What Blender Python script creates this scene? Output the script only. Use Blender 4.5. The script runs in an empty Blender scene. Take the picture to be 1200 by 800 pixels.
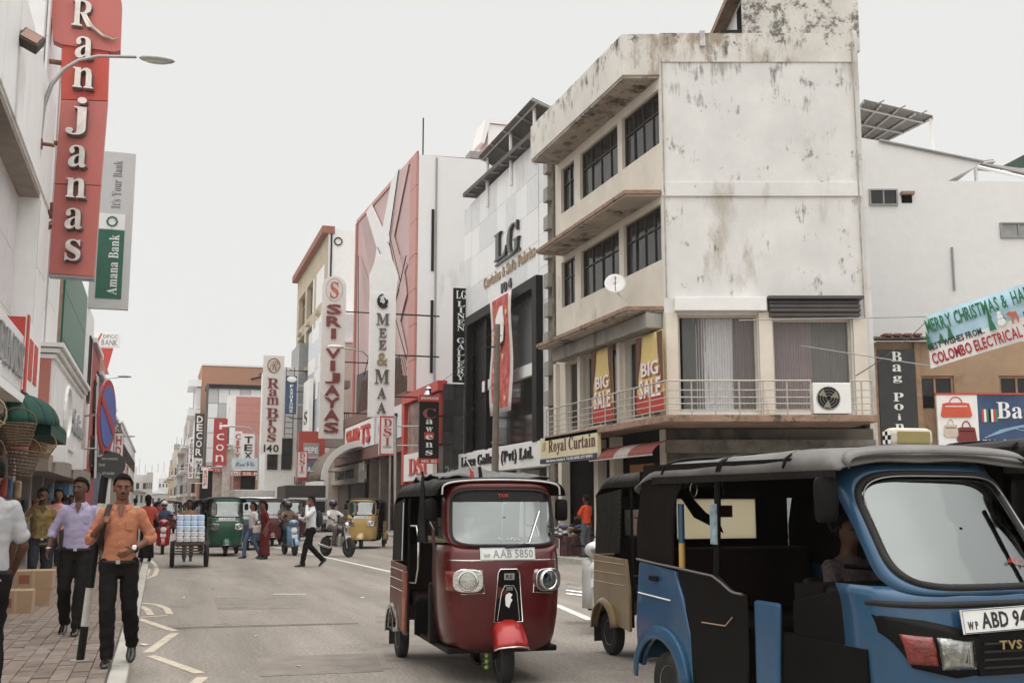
import bpy, bmesh, math, random
from mathutils import Vector as V, Matrix, noise
random.seed(7)
R = math.radians
S = bpy.context.scene
COL = S.collection
# ---------------------------------------------------------------- camera
F, VPX, VPY, H = 1300., 187., 592., 1.55
TH = math.atan((VPY-400)/F); PSI = math.atan((600-VPX)*math.cos(TH)/F)
cr = V((math.cos(PSI), -math.sin(PSI), 0)); cg = V((math.sin(PSI), math.cos(PSI), 0))
cf = V((cg.x*math.cos(TH), cg.y*math.cos(TH), math.sin(TH))); cu = cr.cross(cf); CP = V((0, 0, H))
cam = bpy.data.objects.new('camera', bpy.data.cameras.new('camera')); COL.objects.link(cam)
cam.data.sensor_width = 36; cam.data.lens = 36*F/1200; cam.data.clip_end = 3000; cam.data.clip_start = .05
cam.matrix_world = Matrix.Translation(CP) @ Matrix((cr, cu, -cf)).transposed().to_4x4()
S.camera = cam
# ---------------------------------------------------------------- sky and sun (bright overcast)
W = bpy.data.worlds.new('World'); S.world = W; W.use_nodes = True
nt = W.node_tree; nt.nodes.clear()
def nd(nt, t, **k):
    n = nt.nodes.new(t)
    for a, b in k.items():
        if a.startswith('i_'): n.inputs[a[2:].replace('_', ' ')].default_value = b
        else: setattr(n, a, b)
    return n
SUN_EL, SUN_AZ = 58, 215      # degrees; azimuth clockwise from +Y
sky = nd(nt, 'ShaderNodeTexSky', sky_type='NISHITA', sun_disc=False, sun_elevation=R(SUN_EL), sun_rotation=R(SUN_AZ))
tc = nd(nt, 'ShaderNodeTexCoord'); sx = nd(nt, 'ShaderNodeSeparateXYZ'); nt.links.new(tc.outputs['Generated'], sx.inputs[0])
rp = nd(nt, 'ShaderNodeMapRange'); rp.inputs[1].default_value = .45; rp.inputs[2].default_value = 1
rp.inputs[3].default_value = SKY_LOW = 8.45; rp.inputs[4].default_value = 30
nt.links.new(sx.outputs[2], rp.inputs[0])
cl = nd(nt, 'ShaderNodeVectorMath', operation='SCALE'); cl.inputs[0].default_value = (1.0, .996, .975); nt.links.new(rp.outputs[0], cl.inputs['Scale'])
mx = nd(nt, 'ShaderNodeMixRGB'); mx.inputs[0].default_value = .97
nt.links.new(sky.outputs[0], mx.inputs[1]); nt.links.new(cl.outputs[0], mx.inputs[2])
bg = nd(nt, 'ShaderNodeBackground'); bg.inputs[1].default_value = .1; nt.links.new(mx.outputs[0], bg.inputs[0])
wo = nd(nt, 'ShaderNodeOutputWorld'); nt.links.new(bg.outputs[0], wo.inputs[0])
sl = bpy.data.lights.new('sun', 'SUN'); sl.energy = .8; sl.angle = R(120); sl.color = (1, .95, .88)
so = bpy.data.objects.new('sun', sl); COL.objects.link(so)
sd = V((math.sin(R(SUN_AZ))*math.cos(R(SUN_EL)), math.cos(R(SUN_AZ))*math.cos(R(SUN_EL)), math.sin(R(SUN_EL))))
so.rotation_euler = sd.to_track_quat('Z', 'Y').to_euler(); so.location = (0, 0, 60)
S.view_settings.view_transform = 'Standard'; S.view_settings.look = 'None'; S.view_settings.exposure = 0; S.view_settings.gamma = 1
S.cycles.max_bounces = 6; S.cycles.transparent_max_bounces = 8; S.cycles.volume_bounces = 1
# ---------------------------------------------------------------- helpers: pixels of the survey (1200x800) to points
def ray(x, y): return cf*F + cr*(x-600) + cu*(400-y)
def G(x, y, z=0.):
    d = ray(x, y); return CP + d*((z-H)/d.z)
def PX(x, y, X):
    d = ray(x, y); return CP + d*(X/d.x)
def PY(x, y, Y):
    d = ray(x, y); return CP + d*(Y/d.y)
# ---------------------------------------------------------------- materials
MC = {}
def M(name, col=(.5, .5, .5), rough=.7, metal=0, var=.12, sc=3., bump=.1, bsc=60., spec=.5, dirt=None, coat=0, emit=0, trans=0, ior=1.45, alpha=1, stretch=None):
    """dirt=(colour, amount 0..1, scale, vertical streak factor)"""
    if name in MC: return MC[name]
    m = bpy.data.materials.new(name); MC[name] = m; m.use_nodes = True; t = m.node_tree; b = t.nodes['Principled BSDF']
    c = (*col, 1); b.inputs['Roughness'].default_value = rough; b.inputs['Metallic'].default_value = metal
    b.inputs['Specular IOR Level'].default_value = spec; b.inputs['Coat Weight'].default_value = coat; b.inputs['Coat Roughness'].default_value = .08
    b.inputs['Transmission Weight'].default_value = trans; b.inputs['IOR'].default_value = ior; b.inputs['Alpha'].default_value = alpha
    b.inputs['Base Color'].default_value = c
    if emit: b.inputs['Emission Color'].default_value = c; b.inputs['Emission Strength'].default_value = emit
    g = nd(t, 'ShaderNodeNewGeometry') if dirt or stretch else None
    tcn = nd(t, 'ShaderNodeTexCoord'); src = g.outputs['Position'] if g else tcn.outputs['Object']
    if stretch:
        mp = nd(t, 'ShaderNodeMapping'); mp.inputs['Scale'].default_value = stretch; t.links.new(src, mp.inputs[0]); src1 = mp.outputs[0]
    else: src1 = src
    last = None
    if var:
        n = nd(t, 'ShaderNodeTexNoise'); n.inputs['Scale'].default_value = sc; n.inputs['Detail'].default_value = 6; n.inputs['Roughness'].default_value = .62
        t.links.new(src1, n.inputs['Vector'])
        r = nd(t, 'ShaderNodeMapRange'); r.inputs[1].default_value = .3; r.inputs[2].default_value = .7; r.inputs[3].default_value = 1-var; r.inputs[4].default_value = 1+var
        t.links.new(n.outputs[0], r.inputs[0])
        s = nd(t, 'ShaderNodeVectorMath', operation='SCALE'); s.inputs[0].default_value = col; t.links.new(r.outputs[0], s.inputs['Scale']); last = s.outputs[0]
    for dl in (dirt if isinstance(dirt, list) else [dirt] if dirt else []):
        dc, am, ds, st = dl[:4]
        mp = nd(t, 'ShaderNodeMapping'); mp.inputs['Scale'].default_value = (1, 1, 1/st); mp.inputs['Location'].default_value = (ds*7, 3, 1); t.links.new(src, mp.inputs[0])
        n1 = nd(t, 'ShaderNodeTexNoise'); n1.inputs['Scale'].default_value = ds; n1.inputs['Detail'].default_value = 8; n1.inputs['Roughness'].default_value = .72
        n2 = nd(t, 'ShaderNodeTexNoise'); n2.inputs['Scale'].default_value = ds*.22; n2.inputs['Detail'].default_value = 3
        t.links.new(mp.outputs[0], n1.inputs['Vector']); t.links.new(src, n2.inputs['Vector'])
        mu = nd(t, 'ShaderNodeMath', operation='MULTIPLY'); t.links.new(n1.outputs[0], mu.inputs[0]); t.links.new(n2.outputs[0], mu.inputs[1]); val = mu.outputs[0]
        if len(dl) > 4:   # more of it between two heights
            sz = nd(t, 'ShaderNodeSeparateXYZ'); t.links.new(src, sz.inputs[0]); mz = nd(t, 'ShaderNodeMapRange'); mz.inputs[1].default_value = dl[4]; mz.inputs[2].default_value = dl[5]; mz.inputs[3].default_value = -dl[6]; mz.inputs[4].default_value = dl[6]; t.links.new(sz.outputs[2], mz.inputs[0])
            if len(dl) > 7:
                lt = nd(t, 'ShaderNodeMath', operation='LESS_THAN'); lt.inputs[1].default_value = dl[7]; t.links.new(sz.outputs[2], lt.inputs[0]); ml = nd(t, 'ShaderNodeMath', operation='MULTIPLY'); t.links.new(mu.outputs[0], ml.inputs[0]); t.links.new(lt.outputs[0], ml.inputs[1]); val = ml.outputs[0]
            ad = nd(t, 'ShaderNodeMath', operation='ADD'); t.links.new(val, ad.inputs[0]); t.links.new(mz.outputs[0], ad.inputs[1]); val = ad.outputs[0]
        r2 = nd(t, 'ShaderNodeMapRange'); r2.inputs[1].default_value = .42-.22*am; r2.inputs[2].default_value = .50-.2*am; r2.inputs[4].default_value = min(1, .4+am)
        t.links.new(val, r2.inputs[0])
        mxx = nd(t, 'ShaderNodeMixRGB'); t.links.new(r2.outputs[0], mxx.inputs[0])
        if last: t.links.new(last, mxx.inputs[1])
        else: mxx.inputs[1].default_value = c
        mxx.inputs[2].default_value = (*dc, 1); last = mxx.outputs[0]
    if last: t.links.new(last, b.inputs['Base Color'])
    if bump:
        n = nd(t, 'ShaderNodeTexNoise'); n.inputs['Scale'].default_value = bsc; n.inputs['Detail'].default_value = 4; t.links.new(src, n.inputs['Vector'])
        bp = nd(t, 'ShaderNodeBump'); bp.inputs['Strength'].default_value = bump; bp.inputs['Distance'].default_value = .02
        t.links.new(n.outputs[0], bp.inputs['Height']); t.links.new(bp.outputs[0], b.inputs['Normal'])
    return m
# ---------------------------------------------------------------- objects
ORG = {}
def thing(name, label, cat, loc=(0, 0, 0), rz=0, group=None):
    o = bpy.data.objects.new(name, None); COL.objects.link(o); o.location = loc; o.rotation_euler.z = rz; o.empty_display_size = .2
    o['label'] = label; o['category'] = cat
    if group: o['group'] = group
    ORG[o] = V(loc); return o
def tag(o, label, cat, group=None):
    o['label'] = label; o['category'] = cat
    if group: o['group'] = group
    return o
def link(name, me, m, parent=None, loc=None):
    o = bpy.data.objects.new(name, me); COL.objects.link(o)
    if m and not me.materials: me.materials.append(m)
    if parent: o.parent = parent; ORG[o] = ORG.get(parent)
    if loc is not None:
        o.location = loc
        if not parent: ORG[o] = V(loc)
    return o
def kids(o): return [c for c in S.objects if c.parent == o]
def copy_tree(o, parent=None, table=None):
    if table is None:
        table = {}
        for c in S.objects: table.setdefault(c.parent, []).append(c)
    c = o.copy(); COL.objects.link(c); c.parent = parent
    for ch in table.get(o, []): copy_tree(ch, c, table)
    return c
class Fr:
    """a local frame: a along u, b along v, c outward"""
    def __init__(s, o, u, v=(0, 0, 1)): s.o = V(o); s.u = V(u).normalized(); s.v = V(v).normalized(); s.n = s.u.cross(s.v)
    def __call__(s, a, b, c=0): return s.o + s.u*a + s.v*b + s.n*c
def FR(X): return Fr((X, 0, 0), (0, -1, 0))     # faces -X (right side of the street), a = -Y
def FL(X): return Fr((X, 0, 0), (0, 1, 0))      # faces +X (left side), a = Y
def FY(Y): return Fr((0, Y, 0), (1, 0, 0))      # faces the camera, a = X
FI = Fr((0, 0, 0), (1, 0, 0), (0, 1, 0))
class MB:
    def __init__(s): s.v = []; s.f = []
    def add(s, vs, fs): k = len(s.v); s.v += [V(p) for p in vs]; s.f += [tuple(i+k for i in f) for f in fs]; return s
    def box(s, x0, x1, y0, y1, z0, z1): return s.fbox(FI, x0, x1, y0, y1, z0, z1)
    def fbox(s, fr, a0, a1, b0, b1, c0, c1):
        p = [fr(a, b, c) for c in (c0, c1) for b in (b0, b1) for a in (a0, a1)]
        return s.add(p, [(0, 2, 3, 1), (4, 5, 7, 6), (0, 1, 5, 4), (2, 6, 7, 3), (0, 4, 6, 2), (1, 3, 7, 5)])
    def prism(s, fr, pts, c0, c1):
        n = len(pts); s.add([fr(a, b, c0) for a, b in pts]+[fr(a, b, c1) for a, b in pts],
              [tuple(range(n))[::-1], tuple(range(n, 2*n))]+[(i, (i+1) % n, n+(i+1) % n, n+i) for i in range(n)]); return s
    def loft(s, rings, cap=True, close=True):
        n = len(rings[0]); fs = []
        for j in range(len(rings)-1):
            for i in range(n if close else n-1): fs.append((j*n+i, j*n+(i+1) % n, (j+1)*n+(i+1) % n, (j+1)*n+i))
        if cap and close: fs += [tuple(range(n))[::-1], tuple(range((len(rings)-1)*n, len(rings)*n))]
        return s.add([p for r in rings for p in r], fs)
    def tube(s, pts, r, n=8, cap=True, sq=1., loop=False):
        pts = [V(p) for p in pts]; m = len(pts); rr = r if isinstance(r, (list, tuple)) else [r]*m
        rings = []; up = None
        for i, p in enumerate(pts):
            d = ((pts[(i+1) % m]-pts[i-1]) if loop else (pts[min(i+1, m-1)]-pts[max(i-1, 0)])).normalized()
            if up is None: up = d.orthogonal().normalized() if abs(d.z) > .9 else d.cross(V((0, 0, 1))).normalized()
            up = (up-d*up.dot(d)).normalized(); w = d.cross(up)
            rings.append([p+(up*math.cos(t)+w*math.sin(t)*sq)*rr[i] for t in [2*math.pi*k/n for k in range(n)]])
        if loop: rings.append(rings[0]); cap = False
        return s.loft(rings, cap)
    def lathe(s, prof, n=16, o=(0, 0, 0), ax='z'):
        mp = {'z': lambda r, h, t: V((r*math.cos(t), r*math.sin(t), h)), 'x': lambda r, h, t: V((h, r*math.cos(t), r*math.sin(t))), 'y': lambda r, h, t: V((r*math.sin(t), h, r*math.cos(t)))}[ax]
        return s.loft([[V(o)+mp(r, h, 2*math.pi*k/n) for k in range(n)] for r, h in prof])
    def ell(s, c, rx, ry, rz, n=12, m=8, rot=None):
        rings = []
        for j in range(m+1):
            ph = math.pi*(j/m*.98+.01); rings.append([V((rx*math.sin(ph)*math.cos(2*math.pi*k/n), ry*math.sin(ph)*math.sin(2*math.pi*k/n), -rz*math.cos(ph))) for k in range(n)])
        if rot: rings = [[rot @ p for p in r] for r in rings]
        return s.loft([[p+V(c) for p in r] for r in rings])
    def grid(s, fn, nu, nv, thick=0):
        vs = [fn(i/nu, j/nv) for j in range(nv+1) for i in range(nu+1)]
        return s.add(vs, [(j*(nu+1)+i, j*(nu+1)+i+1, (j+1)*(nu+1)+i+1, (j+1)*(nu+1)+i) for j in range(nv) for i in range(nu)])
    def mesh(s, org=None, name='m'):
        me = bpy.data.meshes.new(name); o = org or V((0, 0, 0)); me.from_pydata([p-o for p in s.v], [], s.f); me.validate()
        bm = bmesh.new(); bm.from_mesh(me); bmesh.ops.recalc_face_normals(bm, faces=bm.faces); bm.to_mesh(me); bm.free(); return me
    def build(s, name, m, parent=None, smooth=0, bev=0, sub=0, solid=0, stuff=False):
        org = ORG.get(parent) if parent else None
        loc = None
        if parent is None:   # a thing of one mesh: origin at its base
            c = sum(s.v, V())/len(s.v); loc = V((c.x, c.y, min(p.z for p in s.v))); org = loc
        me = s.mesh(org, name); o = link(name, me, m, parent, loc)
        if solid: md = o.modifiers.new('s', 'SOLIDIFY'); md.thickness = solid; md.offset = 0
        if bev: md = o.modifiers.new('b', 'BEVEL'); md.width = bev; md.segments = 2; md.limit_method = 'ANGLE'; md.harden_normals = False
        if sub: md = o.modifiers.new('u', 'SUBSURF'); md.levels = sub; md.render_levels = sub
        if smooth:
            me.polygons.foreach_set('use_smooth', [True]*len(me.polygons))
            if not sub: me.set_sharp_from_angle(angle=R(smooth))
        if stuff: o['kind'] = 'stuff'
        return o
def loc_thing(o): ORG[o] = V((0, 0, 0)); return o   # its parts are written in its own coordinates
def structure(o): o['kind'] = 'structure'; return o
# lettering: the built-in font and its mathematical serif and sans bold letters
def conv(s, style):
    if style == 'sans': return s
    up, lo, di = {'serif': (0x1D400, 0x1D41A, 0x1D7CE), 'bold': (0x1D5D4, 0x1D5EE, 0x1D7EC), 'ital': (0x1D468, 0x1D482, 0x1D7CE), 'script': (0x1D4D0, 0x1D4EA, 0x1D7CE)}[style]
    return ''.join(chr(up+ord(c)-65) if 'A' <= c <= 'Z' else chr(lo+ord(c)-97) if 'a' <= c <= 'z' else chr(di+ord(c)-48) if '0' <= c <= '9' else c for c in s)
GL = {}
PR = ''.join(chr(i) for i in range(33, 127))
USED = {'sans': PR, 'bold': PR, 'serif': "&'().ABCDEFGHILMNOPRSTUXYabcdefgijklmnorstuvwy", 'script': '&BCFHNRSYaeghinoprstwy'}   # the math alphabets load slowly: only the letters that are written
def glyphs(style):
    """the glyphs of a style from one text curve, one to a line"""
    if style in GL: return GL[style]
    CH = USED[style]
    c = bpy.data.curves.new('t', 'FONT'); c.size = 1; c.extrude = .5; c.resolution_u = 2; c.space_line = 4; c.offset = .022 if style == 'bold' else 0
    c.body = '\n'.join(conv(q, 'sans' if style == 'bold' else style) for q in CH); o = bpy.data.objects.new('t', c); COL.objects.link(o)
    dg = bpy.context.evaluated_depsgraph_get(); me = bpy.data.meshes.new_from_object(o.evaluated_get(dg)); bpy.data.objects.remove(o)
    P = [v.co.copy() for v in me.vertices]; per = {}; step = 4.
    for p in me.polygons:
        y = P[p.vertices[0]].y; per.setdefault(int(math.floor((.5*step+.4-y)/step)), []).append(tuple(p.vertices))
    out = GL[style] = {}
    for k, fs in per.items():
        ids = sorted({i for f in fs for i in f}); mp = {j: i for i, j in enumerate(ids)}
        out[CH[k]] = ([V((P[i].x, P[i].y+k*step, P[i].z)) for i in ids], [tuple(mp[i] for i in f) for f in fs])
    bpy.data.meshes.remove(me); return out
LOG = {}
TX = {}
def textmesh(s, style, depth, off=0):
    k = (s, style, off)
    if k in TX: return TX[k]
    LOG.setdefault(style, set()).update(s); g = glyphs(style); vs, fs, x = [], [], 0.
    for ch in s:
        if ch not in g: x += .3; continue
        v, f = g[ch]; a = min(p.x for p in v); b = max(p.x for p in v); n = len(vs); vs += [V((p.x-a+x, p.y, p.z)) for p in v]; fs += [tuple(i+n for i in q) for q in f]; x += b-a+(.07 if style != 'script' else .03)
    x0 = min(v.x for v in vs); x1 = max(v.x for v in vs); y0 = min(v.y for v in vs); y1 = max(v.y for v in vs)
    TX[k] = (vs, fs, x0, x1, y0, y1); return TX[k]
def text(s, fr, a0, a1, b0, b1, c, m, parent, style='bold', depth=.01, name='lettering', off=0, solid=True):
    """text fitted to the rectangle a0..a1, b0..b1 of the frame at height c above it"""
    vs, fs, x0, x1, y0, y1 = textmesh(s, style, 1, off)
    ka = (a1-a0)/(x1-x0); kb = (b1-b0)/max(y1-y0, .01)
    mb = MB(); mb.add([fr(a0+(v.x-x0)*ka, b0+(v.y-y0)*kb, c+(v.z+.5)*depth) for v in vs], fs)
    return mb.build(name, m, parent)
def vletters(s, fr, ac, w, b1, b0, c, m, parent, style='bold', depth=.03, name='letter', tall=.86, fixed=False, off=0):
    """letters stacked one under the other, each its own part"""
    n = len(s); hh = (b1-b0)/n
    for i, ch in enumerate(s):
        if ch == ' ': continue
        k = 1. if ch.isupper() or ch.isdigit() or ch in '&jl' else .72
        ww = w*({'I': .45, 'i': .3, 'j': .6, 'l': .3, 'M': 1.1, 'm': 1.1}.get(ch, .85 if k == 1 else .75))
        top = b1-i*hh; text(ch, fr, ac-ww/2, ac+ww/2, top-hh*.5-hh*tall*k/2, top-hh*.5+hh*tall*k/2, c, m, parent, style, depth, name, off)
def wall(parent, fr, a0, a1, b0, b1, holes, m, t=.25, name='wall', back=True):
    """wall sheet with real openings, reveals t deep"""
    A = sorted({a0, a1, *[h[0] for h in holes], *[h[1] for h in holes]}); B = sorted({b0, b1, *[h[2] for h in holes], *[h[3] for h in holes]})
    A = [a for a in A if a0 <= a <= a1]; B = [b for b in B if b0 <= b <= b1]; mb = MB()
    for i in range(len(A)-1):
        for j in range(len(B)-1):
            ca, cb = (A[i]+A[i+1])/2, (B[j]+B[j+1])/2
            if any(h[0] < ca < h[1] and h[2] < cb < h[3] for h in holes): continue
            mb.add([fr(A[i], B[j]), fr(A[i+1], B[j]), fr(A[i+1], B[j+1]), fr(A[i], B[j+1])], [(0, 1, 2, 3)])
    for h in holes:
        q = [(h[0], h[2]), (h[1], h[2]), (h[1], h[3]), (h[0], h[3])]
        for k in range(4):
            p, r_ = q[k], q[(k+1) % 4]; mb.add([fr(*p), fr(*r_), fr(*r_, -t), fr(*p, -t)], [(0, 1, 2, 3)])
    me_o = mb.build(name, m, parent); return me_o
def window(parent, fr, a0, a1, b0, b1, nm=2, trans=0, fm=None, gm=None, d=-.12, fw=.05, curtain=None, name='window'):
    """frame part with panes as sub-parts, set d inside the wall face"""
    fm = fm or M('frame_brown', (.05, .04, .035), .5, var=.2); gm = gm or GLASS
    mb = MB(); mb.fbox(fr, a0, a1, b0, b0+fw, d-.04, d+.04).fbox(fr, a0, a1, b1-fw, b1, d-.04, d+.04).fbox(fr, a0, a0+fw, b0+fw, b1-fw, d-.04, d+.04).fbox(fr, a1-fw, a1, b0+fw, b1-fw, d-.04, d+.04)
    for i in range(1, nm):
        a = a0+(a1-a0)*i/nm; mb.fbox(fr, a-fw*.4, a+fw*.4, b0+fw, b1-fw, d-.03, d+.03)
    if trans:
        mb.fbox(fr, a0+fw, a1-fw, b0+(b1-b0)*trans-fw*.4, b0+(b1-b0)*trans+fw*.4, d-.034, d+.034)
    f = mb.build(name, fm, parent)
    for i in range(nm):
        x0 = a0+(a1-a0)*i/nm+fw*.6; x1 = a0+(a1-a0)*(i+1)/nm-fw*.6; c = d-.01+random.uniform(-.006, .006); e = random.uniform(-.004, .004)
        z = [(b0+fw, b1-fw)] if not trans else [(b0+fw, b0+(b1-b0)*trans-fw*.3), (b0+(b1-b0)*trans+fw*.3, b1-fw)]
        for z0, z1 in z:
            MB().add([fr(x0, z0, c+e), fr(x1, z0, c), fr(x1, z1, c+e), fr(x0, z1, c-e)], [(0, 1, 2, 3)]).build('pane', gm, f)
    return f
GLASS = M('glass_dark', (.02, .019, .018), .1, var=0, bump=.015, bsc=2, spec=.45)
GLASS2 = M('glass_pale', (.28, .28, .27), .25, var=.2, bump=.01, bsc=2)
WHITE = M('paint_white', (.82, .81, .79), .6, var=.04, dirt=((.5, .47, .43), .25, 1.2, 6))
BLACK = M('paint_black', (.011, .01, .009), .55, var=.2, spec=.25)
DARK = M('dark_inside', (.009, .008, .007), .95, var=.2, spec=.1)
RED = M('paint_red', (.52, .06, .045), .5, var=.1, sc=5)
STEEL = M('steel', (.45, .44, .42), .4, .7, var=.15)
CHROME = M('chrome', (.72, .71, .68), .14, 1, var=.05)
CONC = M('concrete', (.32, .3, .27), .85, var=.15, dirt=((.12, .11, .1), .5, 2, 5))
RUST = M('rust', (.22, .11, .07), .9, var=.4, sc=8)
GREY = M('paint_grey', (.3, .3, .3), .6, var=.1)
def bulk(parent, fr, a0, a1, b0, b1, depth, m, name='body', c1=-.3): return MB().fbox(fr, a0, a1, b0, b1, -depth, c1).build(name, m, parent)
# ================================================================ THE GROUND
def LZ(x, y, D):
    d = ray(x, y); p = CP + d*(D/d.dot(cg)); return p.dot(cr), p.z
def FD(D): return Fr(tuple(cg*D), cr, (0, 0, 1))          # a plane across the view at depth D, a = lateral metres
ASPH = M('asphalt', (.285, .25, .217), .88, var=.27, sc=.8, stretch=(1.4, .16, 1), bump=.8, bsc=90, dirt=[((.14, .122, .105), .42, .5, 1), ((.1, .09, .08), .34, 2.3, 1), ((.32, .29, .26), .36, 1.4, 1)])
t = ASPH.node_tree; b_ = t.nodes['Principled BSDF']; prev = b_.inputs['Base Color'].links[0].from_socket
g_ = nd(t, 'ShaderNodeNewGeometry'); n_ = nd(t, 'ShaderNodeTexNoise'); n_.inputs['Scale'].default_value = 26; n_.inputs['Detail'].default_value = 5; n_.inputs['Roughness'].default_value = .8; t.links.new(g_.outputs['Position'], n_.inputs['Vector'])
r_ = nd(t, 'ShaderNodeMapRange'); r_.inputs[1].default_value = .3; r_.inputs[2].default_value = .7; r_.inputs[3].default_value = .5; r_.inputs[4].default_value = 1.5; t.links.new(n_.outputs[0], r_.inputs[0])
s_ = nd(t, 'ShaderNodeVectorMath', operation='SCALE'); t.links.new(prev, s_.inputs[0]); t.links.new(r_.outputs[0], s_.inputs['Scale']); t.links.new(s_.outputs[0], b_.inputs['Base Color'])
structure(MB().add([(-1500, -300, -.02), (1500, -300, -.02), (1500, 2600, -.02), (-1500, 2600, -.02)], [(0, 1, 2, 3)]).build('ground', M('dust_ground', (.2, .18, .16), .9, var=.2, sc=.05)))
def road_x(y): return 10.8 if y < 60 else 10.8-(y-60)*.075
ys = [-12, 5, 20, 40, 60, 80, 100, 120, 140, 180, 260, 400]
mb = MB(); mb.loft([[V((-3.2-(y > 150)*(y-150)*.09, y, 0)), V((road_x(y)+2.5, y, 0))] for y in ys], close=False); road = structure(mb.build('road', ASPH))
structure(MB().add([(13.2, -12, 0.002), (60, -12, .002), (60, 27, .002), (13.2, 27, .002)], [(0, 1, 2, 3)]).build('side_road', ASPH))
KERB = M('kerb_concrete', (.4, .38, .34), .9, var=.15, dirt=((.15, .13, .12), .5, 3, 1))
PAVE = M('pavement_mortar', (.17, .14, .12), .95, var=.2)
pl = structure(MB().box(-3.2, -.36, -6, 150, -.01, .1).build('pavement', PAVE))
BR = [M('paver_%d' % i, c, .88, var=.22, sc=9, bump=.35, bsc=120, dirt=((.14, .1, .08), .3, 2.5, 1)) for i, c in enumerate([(.19, .145, .118), (.215, .165, .135), (.16, .125, .105), (.21, .17, .143)])]
def pm(w, l, m):
    me = MB().box(-w/2, w/2, -l/2, l/2, 0, .028).mesh(name='brick'); me.materials.append(m); return me
pms = [pm(.141, .291, m) for m in BR]
org = ORG[pl]; cnt = 0; rest = MB()
for j in range(120):
    y = 9.4+j*.3
    for i in range(18):
        x = -.37-i*.148-.07; yy = y+(.15 if i % 2 else 0)
        if cnt < 290 and yy < 16 and not (x < -2.0 and yy < 13):
            o = link('brick', random.choice(pms), None, pl, V((x, yy, .1+random.uniform(-.004, .004)))-org); o.rotation_euler = (random.uniform(-.012, .012), random.uniform(-.012, .012), random.uniform(-.01, .01)); cnt += 1
        else: rest.box(x-.07, x+.07, yy-.145, yy+.145, .101, .128+random.uniform(-.003, .003))
o = rest.build('paver_field', BR[1], pl, stuff=True)
ky = -6
for i in range(60):
    mb = MB(); y0 = -1+i*1.0
    k = mb.box(-.355, -.2, y0, y0+.985, -.01, .118+random.uniform(-.004, .004)).build('kerb_stone', KERB, pl, bev=.012)
pr_ = structure(MB().loft([[V((road_x(y)+.16, y, z)) for z in (0,)]+[V((road_x(y)+.16, y, .11)), V((road_x(y)+3.3, y, .11)), V((road_x(y)+3.3, y, 0))] for y in ys[3:]]).build('far_pavement', CONC))
pr2 = structure(MB().box(10.96, 13.4, 21.5, 40, -.01, .11).build('right_pavement', CONC))
for i in range(22): MB().box(10.8, 10.955, 21+i*1.0, 21.985+i, -.01, .13).build('kerb_stone', KERB, pr2, bev=.012)
# ---- painted markings
YEL = M('paint_road_cream', (.52, .45, .35), .8, var=.15, sc=8, dirt=((.22, .2, .18), .5, 14, 1)); WHT = M('paint_road_white', (.66, .64, .6), .8, var=.15, sc=8, dirt=((.22, .2, .18), .4, 14, 1))
rm = structure(thing('road_markings', '', 'x')); del rm['category']; del rm['label']
def strip(px, wd, m, name):
    P = [G(*p, .004) for p in px]; mb = MB(); L = []; 
    for i, p in enumerate(P):
        d = (P[min(i+1, len(P)-1)]-P[max(i-1, 0)]).normalized(); w = V((-d.y, d.x, 0))*wd/2; L.append([p+w, p-w])
    return mb.loft(L, close=False).build(name, m, rm)
for px in ([(163, 724.5), (205, 739)], [(205, 741), (173, 764)], [(177, 767.5), (234, 788)], [(238, 792.5), (221, 806)]): strip(px, .11, YEL, 'zigzag_line')
for px in ([(150, 706), (168, 706), (184, 708), (195, 712), (199, 719)], [(154, 709), (165, 710), (172, 713), (177, 720)], [(160, 723), (197, 720.5)], [(161, 656), (170, 662), (174, 668), (171, 674), (163, 678)], [(175, 655), (182, 661), (184, 668), (181, 674), (166, 679)]): strip(px, .1, YEL, 'curved_line')
strip([(320, 695.5), (358, 695.5)], .13, WHT, 'dash')
strip([(651, 708), (693, 726)], .13, WHT, 'dash'); strip([(345, 645), (380, 652), (469, 672), (500, 679)], .12, WHT, 'lane_line'); strip([(300, 636), (345, 645)], .1, WHT, 'lane_line')
strip([(180, 664), (205, 664)], .1, YEL, 'stop_line'); strip([(90, 690), (150, 679)], .12, YEL, 'edge_line')
for i, (pts, m) in enumerate((([(440, 722), (610, 712), (668, 765), (452, 774)], 0), ([(250, 700), (330, 699), (345, 712), (255, 714)], 0), ([(206, 734), (420, 729), (421, 730.5), (206, 736)], 1), ([(300, 770), (440, 764), (450, 786), (305, 792)], 0))):
    q = [G(x, y, .003) for x, y in pts]; MB().add(q, [(0, 1, 2, 3)]).build('tarmac_patch', M('tar_patch_%d' % m, (.25, .218, .19) if m == 0 else (.17, .15, .13), .9, var=.2, sc=3, bump=.9, bsc=60, dirt=((.12, .105, .09), .4, 2, 1)), road)
for i, (x, y, k) in enumerate(((169, 755, .09), (250, 690, .05), (300, 745, .04), (215, 700, .04), (425, 700, .05), (350, 780, .04), (60, 760, .05), (40, 745, .04))):
    c = G(x, y, .006 if x > 145 else .135); a = i*1.3; o = MB().add([c+V((k*math.cos(a+q*1.57)*(1 if q % 2 else .6), k*math.sin(a+q*1.57), .004+.012*(q == 2))) for q in range(4)], [(0, 1, 2), (0, 2, 3)]).build('paper_scrap', M('litter_paper', (.6, .57, .52), .8), None); tag(o, 'small scrap of pale paper litter on the %s' % ('road' if x > 145 else 'pavement bricks'), 'litter', 'paper scraps on the ground')
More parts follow.
